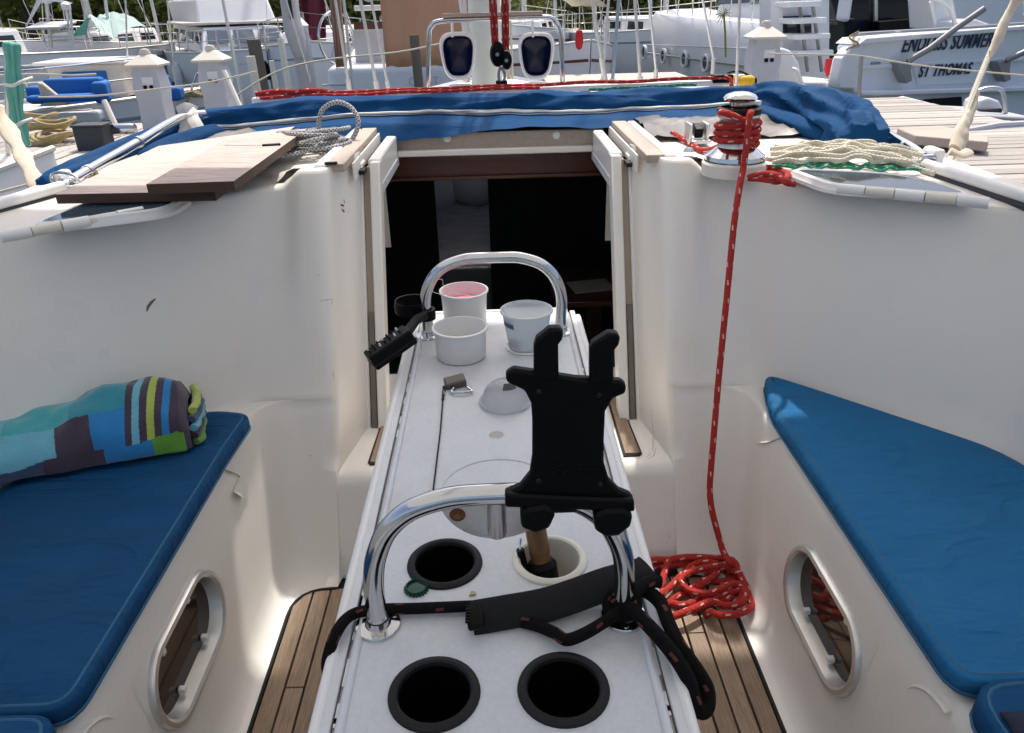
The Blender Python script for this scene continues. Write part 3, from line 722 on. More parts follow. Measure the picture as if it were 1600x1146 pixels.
def text_mesh(txt, name, mt, parent, origin, ux, uy, size, shear=0, offset=0, extrude=.0008, align='LEFT', space=1.0):
    cu = bpy.data.curves.new(name, 'FONT'); cu.body = txt; cu.size = size; cu.shear = shear; cu.offset = offset; cu.extrude = extrude; cu.align_x = align; cu.space_character = space
    to = bpy.data.objects.new(name, cu); COL.objects.link(to); bpy.context.view_layer.update()
    me = bpy.data.meshes.new_from_object(to.evaluated_get(bpy.context.evaluated_depsgraph_get())); bpy.data.objects.remove(to)
    ux = Vector(ux).normalized(); uz = ux.cross(Vector(uy)).normalized(); uy = uz.cross(ux)
    o = Vector(origin); mtx = Matrix(((ux.x, uy.x, uz.x, o.x), (ux.y, uy.y, uz.y, o.y), (ux.z, uy.z, uz.z, o.z), (0, 0, 0, 1)))
    pr = Vector(parent['_o']) if parent is not None and '_o' in parent else Vector()
    me.transform(Matrix.Translation(-pr) @ mtx); me.name = name
    me.materials.clear(); me.materials.append(M[mt]); ob = bpy.data.objects.new(name, me); COL.objects.link(ob); ob.parent = parent
    return ob
mat('emboss', (.004, .004, .0045), .5, spec=.2, var=.05)
c = hp(862, 742); text_mesh('Eyhzon', 'embossed_lettering', 'emboss', hd, (c[0], c[1] - .0008, c[2]), (1, 0, 0), (0, .14, 1), .017, shear=.2)

# ---------------------------------------------------------------- strap and black rope
st = thing('velcro_strap', 'black fabric strap with buckle lying across the table', 'strap', (.06, .73, .70))
S0, S1 = at(738, 966, z=.712), at(1000, 898, z=.725)
sp = [S0, at(790, 957, z=.716), at(850, 946, z=.72), at(900, 930, z=.724), at(950, 912, z=.73), S1, at(1014, 890, z=.725)]
q = MB(); q.tube(catmull(sp, 6), .021, 14, flat=.28, up=(-.2, -.62, .75)); q.build('webbing', 'velvet_black', st) if 'velvet_black' in M else None
mat('velvet_black', (.006, .006, .006), .95, var=.4, vscale=120, bump=.001, bscale=400)
if not any(ch.name.startswith('webbing') for ch in st.children): q.build('webbing', 'velvet_black', st)
c = at(742, 966, z=.718)
q = MB(); q.box(c, (.020, .030, .010), rot=(.2, 0, .15)); q.build('buckle', 'black_plastic', st, bevel=.003)
for k in range(6):
    q = MB(); q.box((c.x - .008, c.y - .012 + k * .005, c.z + .006), (.006, .002, .003)); q.build('buckle_rib', 'black_plastic', st)
def rope(name, pts, r, mt, parent=None, n=10, sm=8, closed=False, **kw):
    q = MB(); q.tube(catmull(pts, sm, closed), r, n, closed=closed); return q.build(name, mt, parent, **kw)
z = .709
br = thing('black_rope', 'fuzzy black rope with red flecks draped over the near table', 'rope', (.1, .7, .70))
def A(px, py, zz=z): return at(px, py, z=zz)
rope('rope_run', [A(512, 1052, .66), A(512, 1030, .69), A(525, 990), A(548, 962), A(585, 953), A(650, 951), A(720, 948), A(800, 944), A(880, 935, .714), A(960, 925, .716)], .0072, 'rope_black', br)
rope('rope_squiggle', [A(815, 972), A(840, 978), A(868, 990, .712), A(885, 1000, .712), A(910, 992, .714), A(940, 975, .716), A(962, 960, .72), A(985, 940, .722)], .0075, 'rope_black', br)
rope('rope_loop', [A(960, 935, .725), A(990, 955, .727), A(1020, 985, .728), A(1050, 1020, .72), A(1075, 1060, .70), A(1085, 1095, .68), A(1094, 1112, .668), A(1105, 1105, .668), A(1104, 1075, .68), A(1085, 1042, .70), A(1062, 1010, .717), A(1045, 975, .722), A(1030, 940, .724), A(1000, 920, .726), A(972, 925, .722)], .0088, 'rope_black', br)
rope('rope_end', [A(960, 945, .722), A(985, 932, .735), A(1005, 915, .738), A(1022, 909, .736), A(1032, 910, .734)], .008, 'rope_black', br)
rope('rope_knot', [A(950, 942, .716), A(965, 925, .728), A(990, 930, .73), A(990, 955, .722), A(965, 962, .714)], .0088, 'rope_black', br, closed=True)

# ---------------------------------------------------------------- small things on the table
cp = thing('bottle_cap', 'dark green crimped bottle cap beside the near left cup holder', 'bottle cap', A(651, 921, .70))
c = A(651, 921, .70); q = MB(); V = []
n = 42
rw = []
for (r, zz, am) in ((.0155, .0004, .10), (.0150, .004, .06), (.0135, .0062, 0), (.0128, .0058, 0), (.0122, .0022, 0), (.0005, .002, 0)):
    rw.append([(c.x + r * (1 + am * math.cos(21 * 2 * math.pi * k / n)) * math.cos(2 * math.pi * k / n), c.y + r * (1 + am * math.cos(21 * 2 * math.pi * k / n)) * math.sin(2 * math.pi * k / n), .70 + zz) for k in range(n)])
q.rows(rw, closed=True); q.build('cap_shell', 'cap_green', cp)
q = MB(); q.lathe([(0.0003, .003), (.0115, .0028)], c, 24); q.build('cap_liner', 'cap_green', cp)
q = MB(); c = A(738, 930, .70); q.prism([(c.x - .004, c.y - .003), (c.x + .005, c.y - .002), (c.x + .004, c.y + .004), (c.x - .002, c.y + .005)], .7003, .703)
tag(q.build('crumb', 'sand', bevel=.001), 'small tan crumb on the table between the cup holders', 'crumb')
# brass nozzle standing in the white cup holder
nzl = thing('hose_nozzle', 'brown brass nozzle with black collar leaning in the white cup holder', 'nozzle', (.04, .83, .63))
a0, a1 = Vector((.052, .805, .640)), at(836, 822, z=.745)
ax = (a1 - a0).normalized(); mt = ax.to_track_quat('Z', 'Y').to_matrix(); Ln = (a1 - a0).length
q = MB(); q.lathe([(0, .05), (.0135, .05), (.0135, Ln * .62), (.0145, Ln * .63), (.0145, Ln), (0, Ln)], a0, 20, m=mt); q.build('barrel', 'brass_dark', nzl, angle=30)
q = MB(); q.lathe([(0, .02), (.019, .02), (.0205, .025), (.0205, .05), (.016, .056), (.0, .056)], a0, 20, m=mt); q.build('collar', 'black_plastic', nzl, angle=30)
q = MB(); q.tube([Vector(a0) + Vector((-.026, .004, .02)), Vector(a0) + Vector((-.036, .01, .075))], .0055, 10); q.build('lever', 'black_plastic', nzl)
q = MB(); q.tube([Vector(a0) + Vector((-.036, .01, .073)), a1 + Vector((-.02, .0, -.02))], .0016, 6); q.build('lever_wire', 'stainless', nzl)
# three cups
def pot(name, label, x, y, rb, rt, h, mt, lip=.004, group=None):
    t = thing(name, label, 'cup', (x, y, TZ), 0)
    q = MB(); q.lathe([(0.0005, .001), (rb - .004, .0005), (rb, .004), (rt, h - .004), (rt + lip, h - .003), (rt + lip, h + .001), (rt - .0005, h + .002), (rt - .002, h - .003), (rb - .003, .006), (0.0005, .005)], (x, y, TZ), 40)
    q.build('cup_wall', mt, t, angle=50); return t
p1 = at(721, 560, z=TZ); p2 = at(726, 497, z=TZ)
pot('plastic_tub', 'empty white plastic tub nearest the padlock', -.087, 1.478, .053, .0555, .068, 'pvc_cup')
pk = pot('plastic_tub', 'white plastic tub with pink residue, far left under the rail', -.085, 1.685, .051, .054, .075, 'pvc_cup')
q = MB(); q.lathe([(0.0005, .050), (.02, .054), (.035, .046), (.049, .043)], (-.085, 1.685, TZ), 24)
q.V = [(x_, y_, z_ + .006 * nz(x_ * 60, y_ * 60)) for x_, y_, z_ in q.V]; q.build('pink_residue', 'pink_wax', pk)
rope('fishing_line', [(-.10, 1.70, .74), (-.13, 1.66, .80), (-.16, 1.62, .785), (-.165, 1.60, .815), (-.145, 1.61, .84), (-.125, 1.64, .825), (-.14, 1.66, .785)], .0006, 'white_plastic', None, n=5, ) if False else None
fl = rope('fishing_line', [(-.075, 1.685, .742), (-.10, 1.66, .775), (-.13, 1.64, .782), (-.155, 1.62, .80), (-.150, 1.61, .825), (-.130, 1.63, .822), (-.128, 1.65, .80), (-.10, 1.66, .778), (-.06, 1.68, .76)], .0006, 'white_plastic', None, n=5)
tag(fl, 'thin white fishing line curling out of the pink tub', 'line')
cc = pot('clear_cup', 'clear plastic cup with blue print beside the far rail', .056, 1.515, .040, .0535, .088, 'cloudy_plastic', .0035)
q = MB(); q.lathe([(.0402, .010), (.0438, .032)], (.056, 1.515, TZ), 40); q.F = q.F[22:27]; q.M = q.M[22:27]; q.U = q.U[22:27]; q.build('printed_mark', 'print_blue', cc)
q = MB(); q.lathe([(.0495, .058), (.0522, .078)], (.056, 1.515, TZ), 40); q.F = q.F[21:26]; q.M = q.M[21:26]; q.U = q.U[21:26]
q.build('printed_mark', 'print_blue', cc)
q = MB(); q.lathe([(.001, .0015), (.047, .0012), (.0475, .004), (.045, .0045)], (.056, 1.515, TZ), 32); q.build('cup_base', 'white_plastic', cc)
# clear domed lid
dm = thing('domed_lid', 'clear plastic domed cup lid lying upside down beside the holder', 'lid', (.004, 1.262, TZ)); dm['label'] = 'clear plastic domed cup lid lying on the table beside the holder'
q = MB(); pr = [(.049, .001), (.0505, .003), (.0495, .006), (.045, .007)] + [(.0445 * math.cos(a), .007 + .041 * math.sin(a)) for a in [R_(v) for v in (8, 20, 34, 48, 60, 72)]] + [(.012, .0475), (.0005, .048)]
q.lathe(pr, (.004, 1.262, TZ), 36); q.build('dome', 'dome_plastic', dm, angle=50)
q = MB(); q.lathe([(.0290, .0395), (.015, .0465)], (.004, 1.262, TZ + .0006), 36); q.F = q.F[26:32]; q.M = q.M[26:32]; q.U = q.U[26:32]; q.build('lid_label', 'box_dark', dm)
# padlock and its wire
pd = thing('padlock', 'small dark brass padlock lying open shackled on a thin wire lanyard', 'padlock', (-.1, 1.35, TZ)); pd['label'] = 'small dark padlock with steel shackle lying on the table'
c = at(711, 597, z=TZ + .010)
q = MB(); q.box(c, (.042, .026, .017), rot=(.25, -.12, .25)); q.build('lock_body', 'padlock', pd, bevel=.004, seg=3)
q = MB(); q.tube(catmull([(c.x + .012, c.y - .012, TZ + .006), (c.x + .02, c.y - .03, TZ + .006), (c.x + .016, c.y - .037, TZ + .006), (c.x - .003, c.y - .038, TZ + .006), (c.x - .008, c.y - .03, TZ + .006), (c.x - .004, c.y - .010, TZ + .006)], 5), .0028, 8)
q.V = [(c.x + (x_ - c.x) * 1.35 + .006, y_, z_) for x_, y_, z_ in q.V]; q.build('shackle', 'stainless', pd)
e0, e1 = at(694, 605, z=TZ + .004), at(677, 765, z=TZ + .002)
wl = thing('wire_lanyard', 'thin dark wire lanyard running from the padlock along the table', 'lanyard', e1)
q = MB(); q.tube([e0.lerp(e1, .12), e0.lerp(e1, .5) + Vector((.0015, 0, 0)), e1], .0015, 6); q.build('wire', 'black_rubber', wl)
q = MB(); q.tube([e0, e0.lerp(e1, .10)], .0034, 8); q.build('ferrule', 'stainless', wl)
q = MB(); q.tube([e0.lerp(e1, .10), e0.lerp(e1, .155)], .0026, 8); q.build('sleeve', 'black_rubber', wl)
q = MB(); q.lathe([(0, .004), (.003, .003), (.005, 0)], (e1.x - .003, e1.y - .003, TZ), 10); q.build('eye_end', 'stainless', wl)
# remote / speaker strapped to the far rail's left leg
rm = thing('strapped_remote', 'black ridged handheld unit strapped to the far rail left leg', 'remote', (-.22, 1.43, .74))
c0 = at(610, 543, z=.755)
rot = Euler((R_(-8), R_(-24), R_(28))).to_matrix()
q = MB(); q.box(c0, (.100, .052, .034), rot=rot); q.build('case', 'black_plastic', rm, bevel=.004)
q = MB(); q.box(c0 + rot @ Vector((0, 0, -.006)), (.102, .054, .003), rot=rot); q.build('case_seam', 'black_rubber', rm)
for i in range(7):
    for k in range(2):
        q = MB(); q.lathe([(0, .007), (.002, .0065), (.0024, 0)], c0 + rot @ Vector((-.040 + .012 * i, .008 - .020 * k + .006, .0165)), 8, m=rot); q.build('button', 'black_rubber' if (i + k) % 3 else 'white_plastic', rm)
q = MB(); q.lathe([(.0135, -.012), (.020, -.012), (.021, 0), (.020, .012), (.0135, .012)], (-.167, 1.592, .755), 20); q.build('mount_collar', 'black_plastic', rm)
q = MB(); q.tube([c0 + rot @ Vector((.035, .004, 0)), Vector((-.185, 1.54, .762)), Vector((-.170, 1.57, .76))], .011, 10); q.build('mount_arm', 'black_plastic', rm)
q = MB(); q.lathe([(.036, -.013), (.039, -.014), (.041, 0), (.039, .014), (.036, .013), (.035, 0), (.036, -.013)], (-.200, 1.612, .768), 28); q.build('clamp_band', 'black_plastic', rm)

# ---------------------------------------------------------------- cushions
def cushion(name, out, label, z0=.436, z1=.478, group='blue seat cushions', mt='blue_cushion'):
    root = thing(name, label, 'cushion', (out[0][0], out[0][1], z0), 0, group)
    P = [Vector(p) for p in out]; n = len(P)
    c = sum(P, Vector((0, 0))) / n
    def ins(d): 
        r = []
        for i in range(n):
            a = (P[i] - P[i - 1]); b2 = (P[(i + 1) % n] - P[i]); t = (a.normalized() + b2.normalized())
            t = t.normalized() if t.length > 1e-6 else a.normalized(); nn = Vector((-t.y, t.x))
            if (c - P[i]).dot(nn) < 0 and False: nn = -nn
            r.append(P[i] + nn * d)
        return r
    q = MB(); rw = []
    for d, zz in ((.004, z0), (-.001, z0 + .012), (-.003, (z0 + z1) / 2), (-.002, z1 - .006), (.002, z1 - .0015), (.008, z1), (.03, z1 + .002)):
        rw.append([(p.x, p.y, zz) for p in ins(d)])
    inner = ins(.03)
    for t in (.93, .86, .78, .7, .6, .5, .4, .3, .2, .1, .03):
        rw.append([(c.x + (p.x - c.x) * t, c.y + (p.y - c.y) * t, z1 + .003 + .004 * nz((c.x + (p.x - c.x) * t) * 5, (c.y + (p.y - c.y) * t) * 9, z0 * 7 + c.x) + .003 * abs(nz((c.x + (p.x - c.x) * t) * 7, (c.y + (p.y - c.y) * t) * 22, 5 + c.x))) for p in inner])
    q.rows(rw, closed=True); V = rw[-1]; q.add(V, [tuple(range(n))])
    q.build('cover', mt, root, weld=.0001, angle=60)
    for zz in (z1 - .001, z0 + .010):
        q = MB(); pp = ins(.0105 if zz > z0 + .02 else -.002); q.tube([(p.x, p.y, zz) for p in pp], .0028, 6, closed=True); q.build('piping', 'blue_piping', root)
    return root
def outline(keys, n=5): return [tuple(p) for p in rpath(keys, n, 3)]
def ring(keys):
    k = [keys[-1]] + keys + [keys[0]]
    k2 = keys + [keys[0], keys[1]]
    # closed rounded polygon
    pts = []
    N = len(keys)
    for i in range(N):
        p = Vector(keys[i][:2]); a = Vector(keys[i - 1][:2]) - p; b2 = Vector(keys[(i + 1) % N][:2]) - p; r = keys[i][2]
        d1 = min(r, a.length * .45); d2 = min(r, b2.length * .45); s, e = p + a.normalized() * d1, p + b2.normalized() * d2
        for t in (0, .2, .4, .6, .8, 1): pts.append((1 - t) ** 2 * s + 2 * t * (1 - t) * p + t * t * e)
        nx = Vector(keys[(i + 1) % N][:2]); q2 = nx + (p - nx).normalized() * min(keys[(i + 1) % N][2], (p - nx).length * .45)
        for t in (.2, .4, .6, .8): pts.append(e.lerp(q2, t))
    return pts
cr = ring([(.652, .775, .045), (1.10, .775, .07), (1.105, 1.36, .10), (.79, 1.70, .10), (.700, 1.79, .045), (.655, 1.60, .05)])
cushion('seat_cushion', cr, 'large faded blue cushion on the right bench, painted lighter for sunlight', mt='blue_cushion_lit_faded')
cl = ring([(-.645, .785, .045), (-.640, 1.50, .05), (-.630, 1.66, .035), (-.75, 1.69, .06), (-1.10, 1.38, .12), (-1.105, .785, .07)])
cushion('seat_cushion', cl, 'large blue cushion on the left bench under the rolled towel')
cushion('seat_cushion', ring([(.645, .2, .06), (1.10, .2, .06), (1.10, .768, .06), (.648, .768, .07)]), 'blue cushion at the bottom right corner of the cockpit', .436, .490)
cushion('seat_cushion', ring([(-.648, .2, .06), (-.648, .778, .05), (-1.10, .778, .06), (-1.10, .2, .06)]), 'blue cushion at the bottom left corner of the cockpit', .436, .482)
# navy cloth at the very corner
nc = at(1612, 1130, z=.50)
q = MB(); q.grid(lambda u, v: (nc.x - .03 + .25 * u, nc.y - .2 + .22 * v, .496 + .05 * math.sin(math.pi * min(1, u * 1.2)) * math.sin(math.pi * v) + .01 * nz(u * 8, v * 8)), 14, 14)
tag(q.build('navy_cloth', 'navy_canvas', solid=.004), 'crumpled navy cloth on the bottom right cushion', 'cloth')
# tie tapes of the cushions
for sg, P in ((-1, [at(352, 735, x=-.655), at(372, 745, x=-.652), at(366, 765, x=-.648), at(378, 775, x=-.642), at(366, 768, x=-.64)]), (1, [at(1228, 680, x=.665), at(1205, 690, x=.655), at(1186, 692, x=.65)])):
    q = MB(); q.tube(catmull(P, 5), .006, 8, flat=.3); tag(q.build('tie_tape', 'white_canvas'), 'short pale tie tape hanging from the %s cushion' % ('left' if sg < 0 else 'right'), 'tape')

# ---------------------------------------------------------------- rolled towel
tw = thing('beach_towel', 'rolled beach towel in teal blue green and plum blocks', 'towel', (-.95, 1.5, .485))
MT = ['tw_aqua', 'tw_teal', 'tw_sky', 'tw_plum', 'tw_blue', 'tw_green', 'tw_lime', 'tw_navy']
A0, A1 = Vector((-.735, 1.575, .488)), Vector((-1.30, 1.40, .488))
def towel(u, v):
    a = -math.pi * .5 + 2 * math.pi * v   # v=0 at bottom
    p = A0.lerp(A1, u); ax_ = (A1 - A0).normalized(); sd = Vector((ax_.y, -ax_.x, 0)).normalized()
    if sd.y > 0: sd = -sd          # towards the camera side
    prof = min(1, (u + .012) / .04) ** .4
    rw_, rh = (.112 + .03 * u) * (.75 + .25 * prof), (.084 - .030 * u + .004 * math.sin(u * 7)) * prof
    k = 1 + .10 * nz(u * 3.2, math.cos(a) * 1.2, math.sin(a) * 1.2) + .03 * nz(u * 18, math.cos(a) * 3, math.sin(a) * 3 + 5) - .10 * abs(math.sin(7 * u + 3.2 * v)) ** 5 - .08 * abs(math.sin(5 * u - 4.5 * v + 1)) ** 6
    s_ = math.sin(a); s_ = s_ if s_ > 0 else s_ * .2
    c_ = math.cos(a)
    f = .003 * math.sin(u * 30 + 6 * c_)
    return p + sd * (c_ * rw_ * k) + Vector((0, 0, s_ * rh * 1.55 * k + .012 + f * max(0, s_)))
def tmat(u, v):
    # v .25 front, .5 top
    w_ = v + .02 * nz(u * 6, v * 4, 1); u = u + .012 * nz(v * 5, u * 3, 7) * (u > .2)
    if u < .02: return 3
    bs = u + .12 * (w_ - .4)
    if bs < .21 and w_ > .30: return [3, 4, 3, 6, 3, 2, 3][int(max(0, (bs - .03)) / .18 * 7) % 7] if bs > .03 else 3
    if w_ <= .30:
        if u < .13: return 5
        if u < .22: return 5 if w_ < .25 else 4
        if u < .30: return 4
        if u < .50: return 3
        if u < .70: return 7
        return 3
    if w_ < .42: return 4 if u < .33 else (3 if u < .45 else (2 if u < .85 else 1))
    if w_ < .60: return 1 if u < .40 else (0 if u < .62 else 2)
    return 1 if u < .5 else (0 if u < .66 else 5)
q = MB(); q.grid(towel, 520, 280, mfn=tmat); q.build('towel_roll', MT, tw, weld=.0005, angle=80)
ax_ = (A1 - A0).normalized(); sdv = Vector((ax_.y, -ax_.x, 0)).normalized(); sdv = -sdv if sdv.y > 0 else sdv
for k, mt_ in enumerate(('tw_green', 'tw_plum', 'tw_sky', 'tw_navy', 'tw_lime')):
    # folded layers showing at the open end of the bundle
    hw = .088 * math.sqrt(max(.12, 1 - ((k - .5) / 5.6) ** 2)) - .006; zc = .497 + .0175 * k
    C = [A0 - ax_ * (.006 + .012 * abs(nz(k * 3.1, f * 2)) + .010 * (1 - f * f)) + sdv * (hw * f) + Vector((0, 0, zc - .488 + .006 * nz(f * 2, k * 1.7))) for f in [-1 + .125 * i for i in range(17)]]
    q = MB(); q.tube(C, .0098, 10, flat=.85); q.build('towel_fold', mt_, tw, angle=80)

# ---------------------------------------------------------------- winch and red rope
def winch(loc, label):
    t = thing('sheet_winch', label, 'winch', loc); x, y, zz = loc
    q = MB(); q.lathe([(0, 0), (.082, 0), (.083, .03), (.078, .036)], loc, 36); q.build('base', 'gelcoat_deck', t, angle=30)
    q = MB(); q.lathe([(.074, .034), (.078, .04), (.076, .05), (.06, .062), (.05, .07), (.048, .072)], loc, 36); q.build('skirt', 'stainless', t, angle=30)
    q = MB(); q.lathe([(.05, .068), (.045, .08), (.0445, .125), (.05, .142), (.054, .146), (.054, .152)], loc, 36); q.build('drum', 'aluminium', t)
    q = MB(); q.lathe([(.054, .152), (.056, .156), (.056, .166), (.047, .170)], loc, 36); q.build('jaw', 'black_rubber', t)
    q = MB(); q.lathe([(.026, .165), (.026, .182), (.040, .186), (.043, .192), (.036, .200), (.018, .206), (0, .207)], loc, 36); q.build('cap', 'stainless', t, angle=50)
    q = MB(); q.box((x + .02, y - .01, zz + .178), (.075, .018, .010), rot=(0, 0, .5)); q.build('stripper_arm', 'aluminium', t, bevel=.003)
    return t
WL = (.628, 2.012, .960)
winch(WL, 'polished self tailing winch wrapped with red rope on the right deck')
P = []
rr = .0082
for k in range(0, 3 * 16 + 9):
    a = R_(-60) + 2 * math.pi * k / 16; h = .078 + .0172 * k / 16
    P.append(Vector((WL[0] + (.0445 + rr) * math.cos(a), WL[1] + (.0445 + rr) * math.sin(a), WL[2] + h)))
red = thing('red_rope', 'red braided rope with pale flecks wound on the winch and hanging down', 'rope', (.6, 1.6, 0))
rope('winch_turns', P, rr, 'rope_red', red, sm=2)
up_end = P[-1]
tp = at(1165, 178, y=1.945)
fall = [at(1130, 178, y=1.955), at(1145, 182, y=1.935), at(1158, 190, y=1.93)]
rope('tail_wrap', [up_end + Vector((-.01, 0, .012)), at(1128, 176, y=1.965), at(1143, 180, y=1.94), at(1160, 188, y=1.935), at(1176, 196, y=1.95)], rr, 'rope_red', red)
HG = [at(1176, 182, y=2.0), at(1173, 176, y=1.945), at(1170, 190, y=1.925), at(1166, 230, y=1.915), at(1161, 265, y=1.905), at(1155, 295, y=1.865), at(1147, 350, y=1.83), at(1139, 430, y=1.79), at(1131, 510, y=1.75), at(1123, 590, y=1.71), at(1117, 660, y=1.68), at(1112, 720, y=1.65), at(1109, 765, y=1.625), at(1113, 800, y=1.60), at(1122, 835, y=1.575), at(1130, 862, y=1.55), at(1140, 880, y=1.52)]
rope('hanging_fall', HG, .0082, 'rope_red', red, sm=6)
# tail round the winch base
rope('deck_tail', [at(1050, 208, z=.985), at(1075, 222, z=.975), at(1100, 236, z=.972), at(1130, 225, z=.985)], .008, 'rope_red', red)
rope('deck_bights', [at(1180, 268, z=.972), at(1200, 262, z=.972), at(1222, 268, z=.974), at(1232, 276, z=.974), at(1215, 284, z=.972), at(1190, 280, z=.972), at(1170, 278, z=.974), at(1195, 272, z=.985), at(1215, 275, z=.99), at(1228, 285, z=.985), at(1240, 288, z=.972)], .008, 'rope_red', red)
# heap on the sole
def HP(X, Y, z_): return at(1000 + X / 7.27, 840 + Y / 7.27, z=z_)
STR = [
 (.012, [(-80, 230), (60, 220), (240, 230), (480, 270), (700, 290), (900, 300), (1060, 380)]),
 (.012, [(-60, 420), (90, 330), (250, 330), (420, 310), (600, 290), (760, 330)]),
 (.012, [(60, 640), (190, 690), (330, 740), (500, 770), (640, 720), (760, 640)]),
 (.012, [(120, 860), (240, 820), (340, 730), (480, 640), (620, 560), (740, 470)]),
 (.012, [(700, 480), (880, 500), (1010, 490), (1120, 450)]),
 (.013, [(880, 330), (1000, 420), (1060, 560), (1000, 700), (860, 720), (700, 700), (560, 600)]),
 (.020, [(600, 600), (720, 520), (850, 430), (900, 330), (860, 240)]),
 (.022, [(600, 800), (760, 740), (900, 660), (1100, 610), (1160, 660), (1090, 720)]),
 (.028, [(150, 720), (210, 670), (350, 560), (500, 400), (640, 300), (820, 290), (1000, 330)]),
 (.032, [(200, 640), (240, 560), (280, 400), (330, 270), (450, 195), (620, 180), (830, 215), (1010, 245), (1150, 310), (1180, 420)]),
 (.026, [(-60, 170), (40, 130), (250, 100), (440, 140), (520, 165)]),
 (.030, [(1060, 260), (1110, 195), (1220, 150), (1300, 220), (1335, 350), (1330, 500), (1280, 560), (1210, 560)]),
 (.036, [(740, 330), (950, 330), (1080, 395), (1150, 400), (1220, 330)]),
 (.036, [(1000, 300), (950, 328), (750, 345), (560, 400), (460, 470), (480, 540), (570, 605), (760, 640), (900, 590), (1060, 530), (1160, 560), (1195, 660), (1140, 750), (960, 775), (800, 735), (560, 830), (380, 900), (290, 945), (210, 970)]),
 (.034, [(1200, 470), (1250, 520), (1300, 640), (1260, 790), (1100, 870), (900, 880), (800, 850), (760, 800)]),
]
for z_, pts in STR:
    pp = [HP(X, Y, z_ + .004 * math.sin(k * 1.7 + z_ * 200)) for k, (X, Y) in enumerate(pts)]
    pp = [Vector((min(p.x, .598), min(p.y, 1.586), p.z)) for p in pp]
    pp[0] = pp[0] - Vector((0, 0, z_ - .010)); pp[-1] = pp[-1] - Vector((0, 0, z_ - .010))
    rope('heap_strand', pp, .0092, 'rope_red', red, sm=7)
rope('fall_foot', [HG[-2], tuple(HG[-1]), HP(1040, 330, .02), HP(1090, 420, .014)], .0082, 'rope_red', red)
# ================================================================== things on our deck
DZ = .972
# folded sprayhood: frame and canvas
sh = thing('sprayhood', 'folded navy blue canvas sprayhood lying across the coach roof', 'sprayhood', (0, 2.95, .98))
def lumpy(path, rad, flat, seed, n=48, sm=10, folds=5, amp=.10, name='canvas_bundle', mt='blue_canvas', up=(0, 0, 1)):
    P = catmull(path, sm); q = MB(); N = len(P); rr = [rad * (.55 + .45 * math.sin(math.pi * min(1, max(0, (i + 1) / N * 1.0))) ** .4) if rad > 0 else -rad for i in range(N)]
    q.tube(P, rr, n, flat=flat, up=up)
    V = []
    for i, v in enumerate(q.V):
        j = i // (n + 1); k = i % (n + 1); k = k % n; c = P[min(j, N - 1)]; d = Vector(v) - c
        a = 2 * math.pi * k / n
        tws = 4 * nz(j * .045, seed) + j * .035; s = 1.05 - amp * 2.0 * abs(math.sin(folds * a * .5 + tws)) ** 1.6 * (.55 + .6 * nz(j * .12, a, seed)) + amp * 1.7 * nz(j * .06 + seed, math.cos(a) * 1.1, math.sin(a) * 1.1) + .05 * nz(j * .3, math.cos(a) * 4, math.sin(a) * 4)
        V.append(c + d * s)
    q.V = [tuple(v) for v in V]
    return q.build(name, mt, sh, angle=60)
def hemz(x): return .975 + .018 * math.sin(x * 3.1 + .4) + .010 * math.sin(x * 9 + 1) + .02 * max(0, abs(x) - .55)
def canv(u, v):
    x = lerp(-1.12, 1.12, u); h = hemz(x)
    droop = -.030 * max(0, -x - .75) / .37 - .0 * max(0, x)
    prof = [(3.40, 1.0), (3.22, 1.050), (3.08, 1.076), (3.00, 1.082), (2.955, 1.074), (2.935, 1.052), (2.925, 1.030), (2.93, 1.020), (2.88, 1.008), (2.81, 1.000), (2.756, h - .004)]
    t = v * (len(prof) - 1); i = min(int(t), len(prof) - 2); f = t - i; f = f * f * (3 - 2 * f) * .5 + f * .5
    y, zz = vlerp(prof[i], prof[i + 1], f)
    w_ = 1 if i < 2 else .5
    zz += .016 * nz(x * 3, v * 3) * w_ - .010 * abs(math.sin(x * 4 + 5 * nz(x * 1.5, v * 2) + v * 5)) ** 2 * (v < .6) + .006 * nz(x * 10, v * 6, 4) + .006 * math.sin(x * 5 + v * 4) * (v > .4) + droop
    y += .014 * nz(x * 4, v * 5, 9) + .010 * nz(x * 14, v * 8, 2)
    return (x, y, zz)
q = MB(); q.grid(canv, 140, 40); q.build('canvas', 'blue_canvas', sh, angle=70)
for (v0, r_, mt) in ((.705, .0075, 'white_canvas'), (.665, .004, 'pedestal_grey'), (.755, .004, 'box_dark')):
    q = MB(); q.tube([Vector(canv(u / 120, v0)) + Vector((0, -.006, 0)) for u in range(121)], r_, 8, flat=.8); q.build('zip_tape', mt, sh)
# canvas that follows the port tube, and the heap at starboard
lumpy([(-1.06, 2.98, 1.02), (-1.16, 2.72, 1.0), (-1.205, 2.40, .985), (-1.215, 2.16, .975), (-1.22, 2.08, .968)], .036, .85, 3, folds=6, amp=.18)
lumpy([(-.98, 2.78, 1.0), (-1.03, 2.60, .99), (-1.05, 2.42, .985), (-1.05, 2.36, .985)], .045, .7, 8, folds=4)
lumpy([(1.00, 3.04, 1.03), (1.05, 2.88, 1.035), (1.08, 2.70, 1.032), (1.10, 2.54, 1.022), (1.10, 2.40, 1.005), (1.095, 2.30, .995), (1.09, 2.25, .990)], .090, .85, 5, folds=8, amp=.19)
lumpy([(.98, 2.98, 1.01), (1.0, 2.75, 1.0), (1.03, 2.55, .99), (1.06, 2.42, .985)], .055, .6, 15, folds=4)

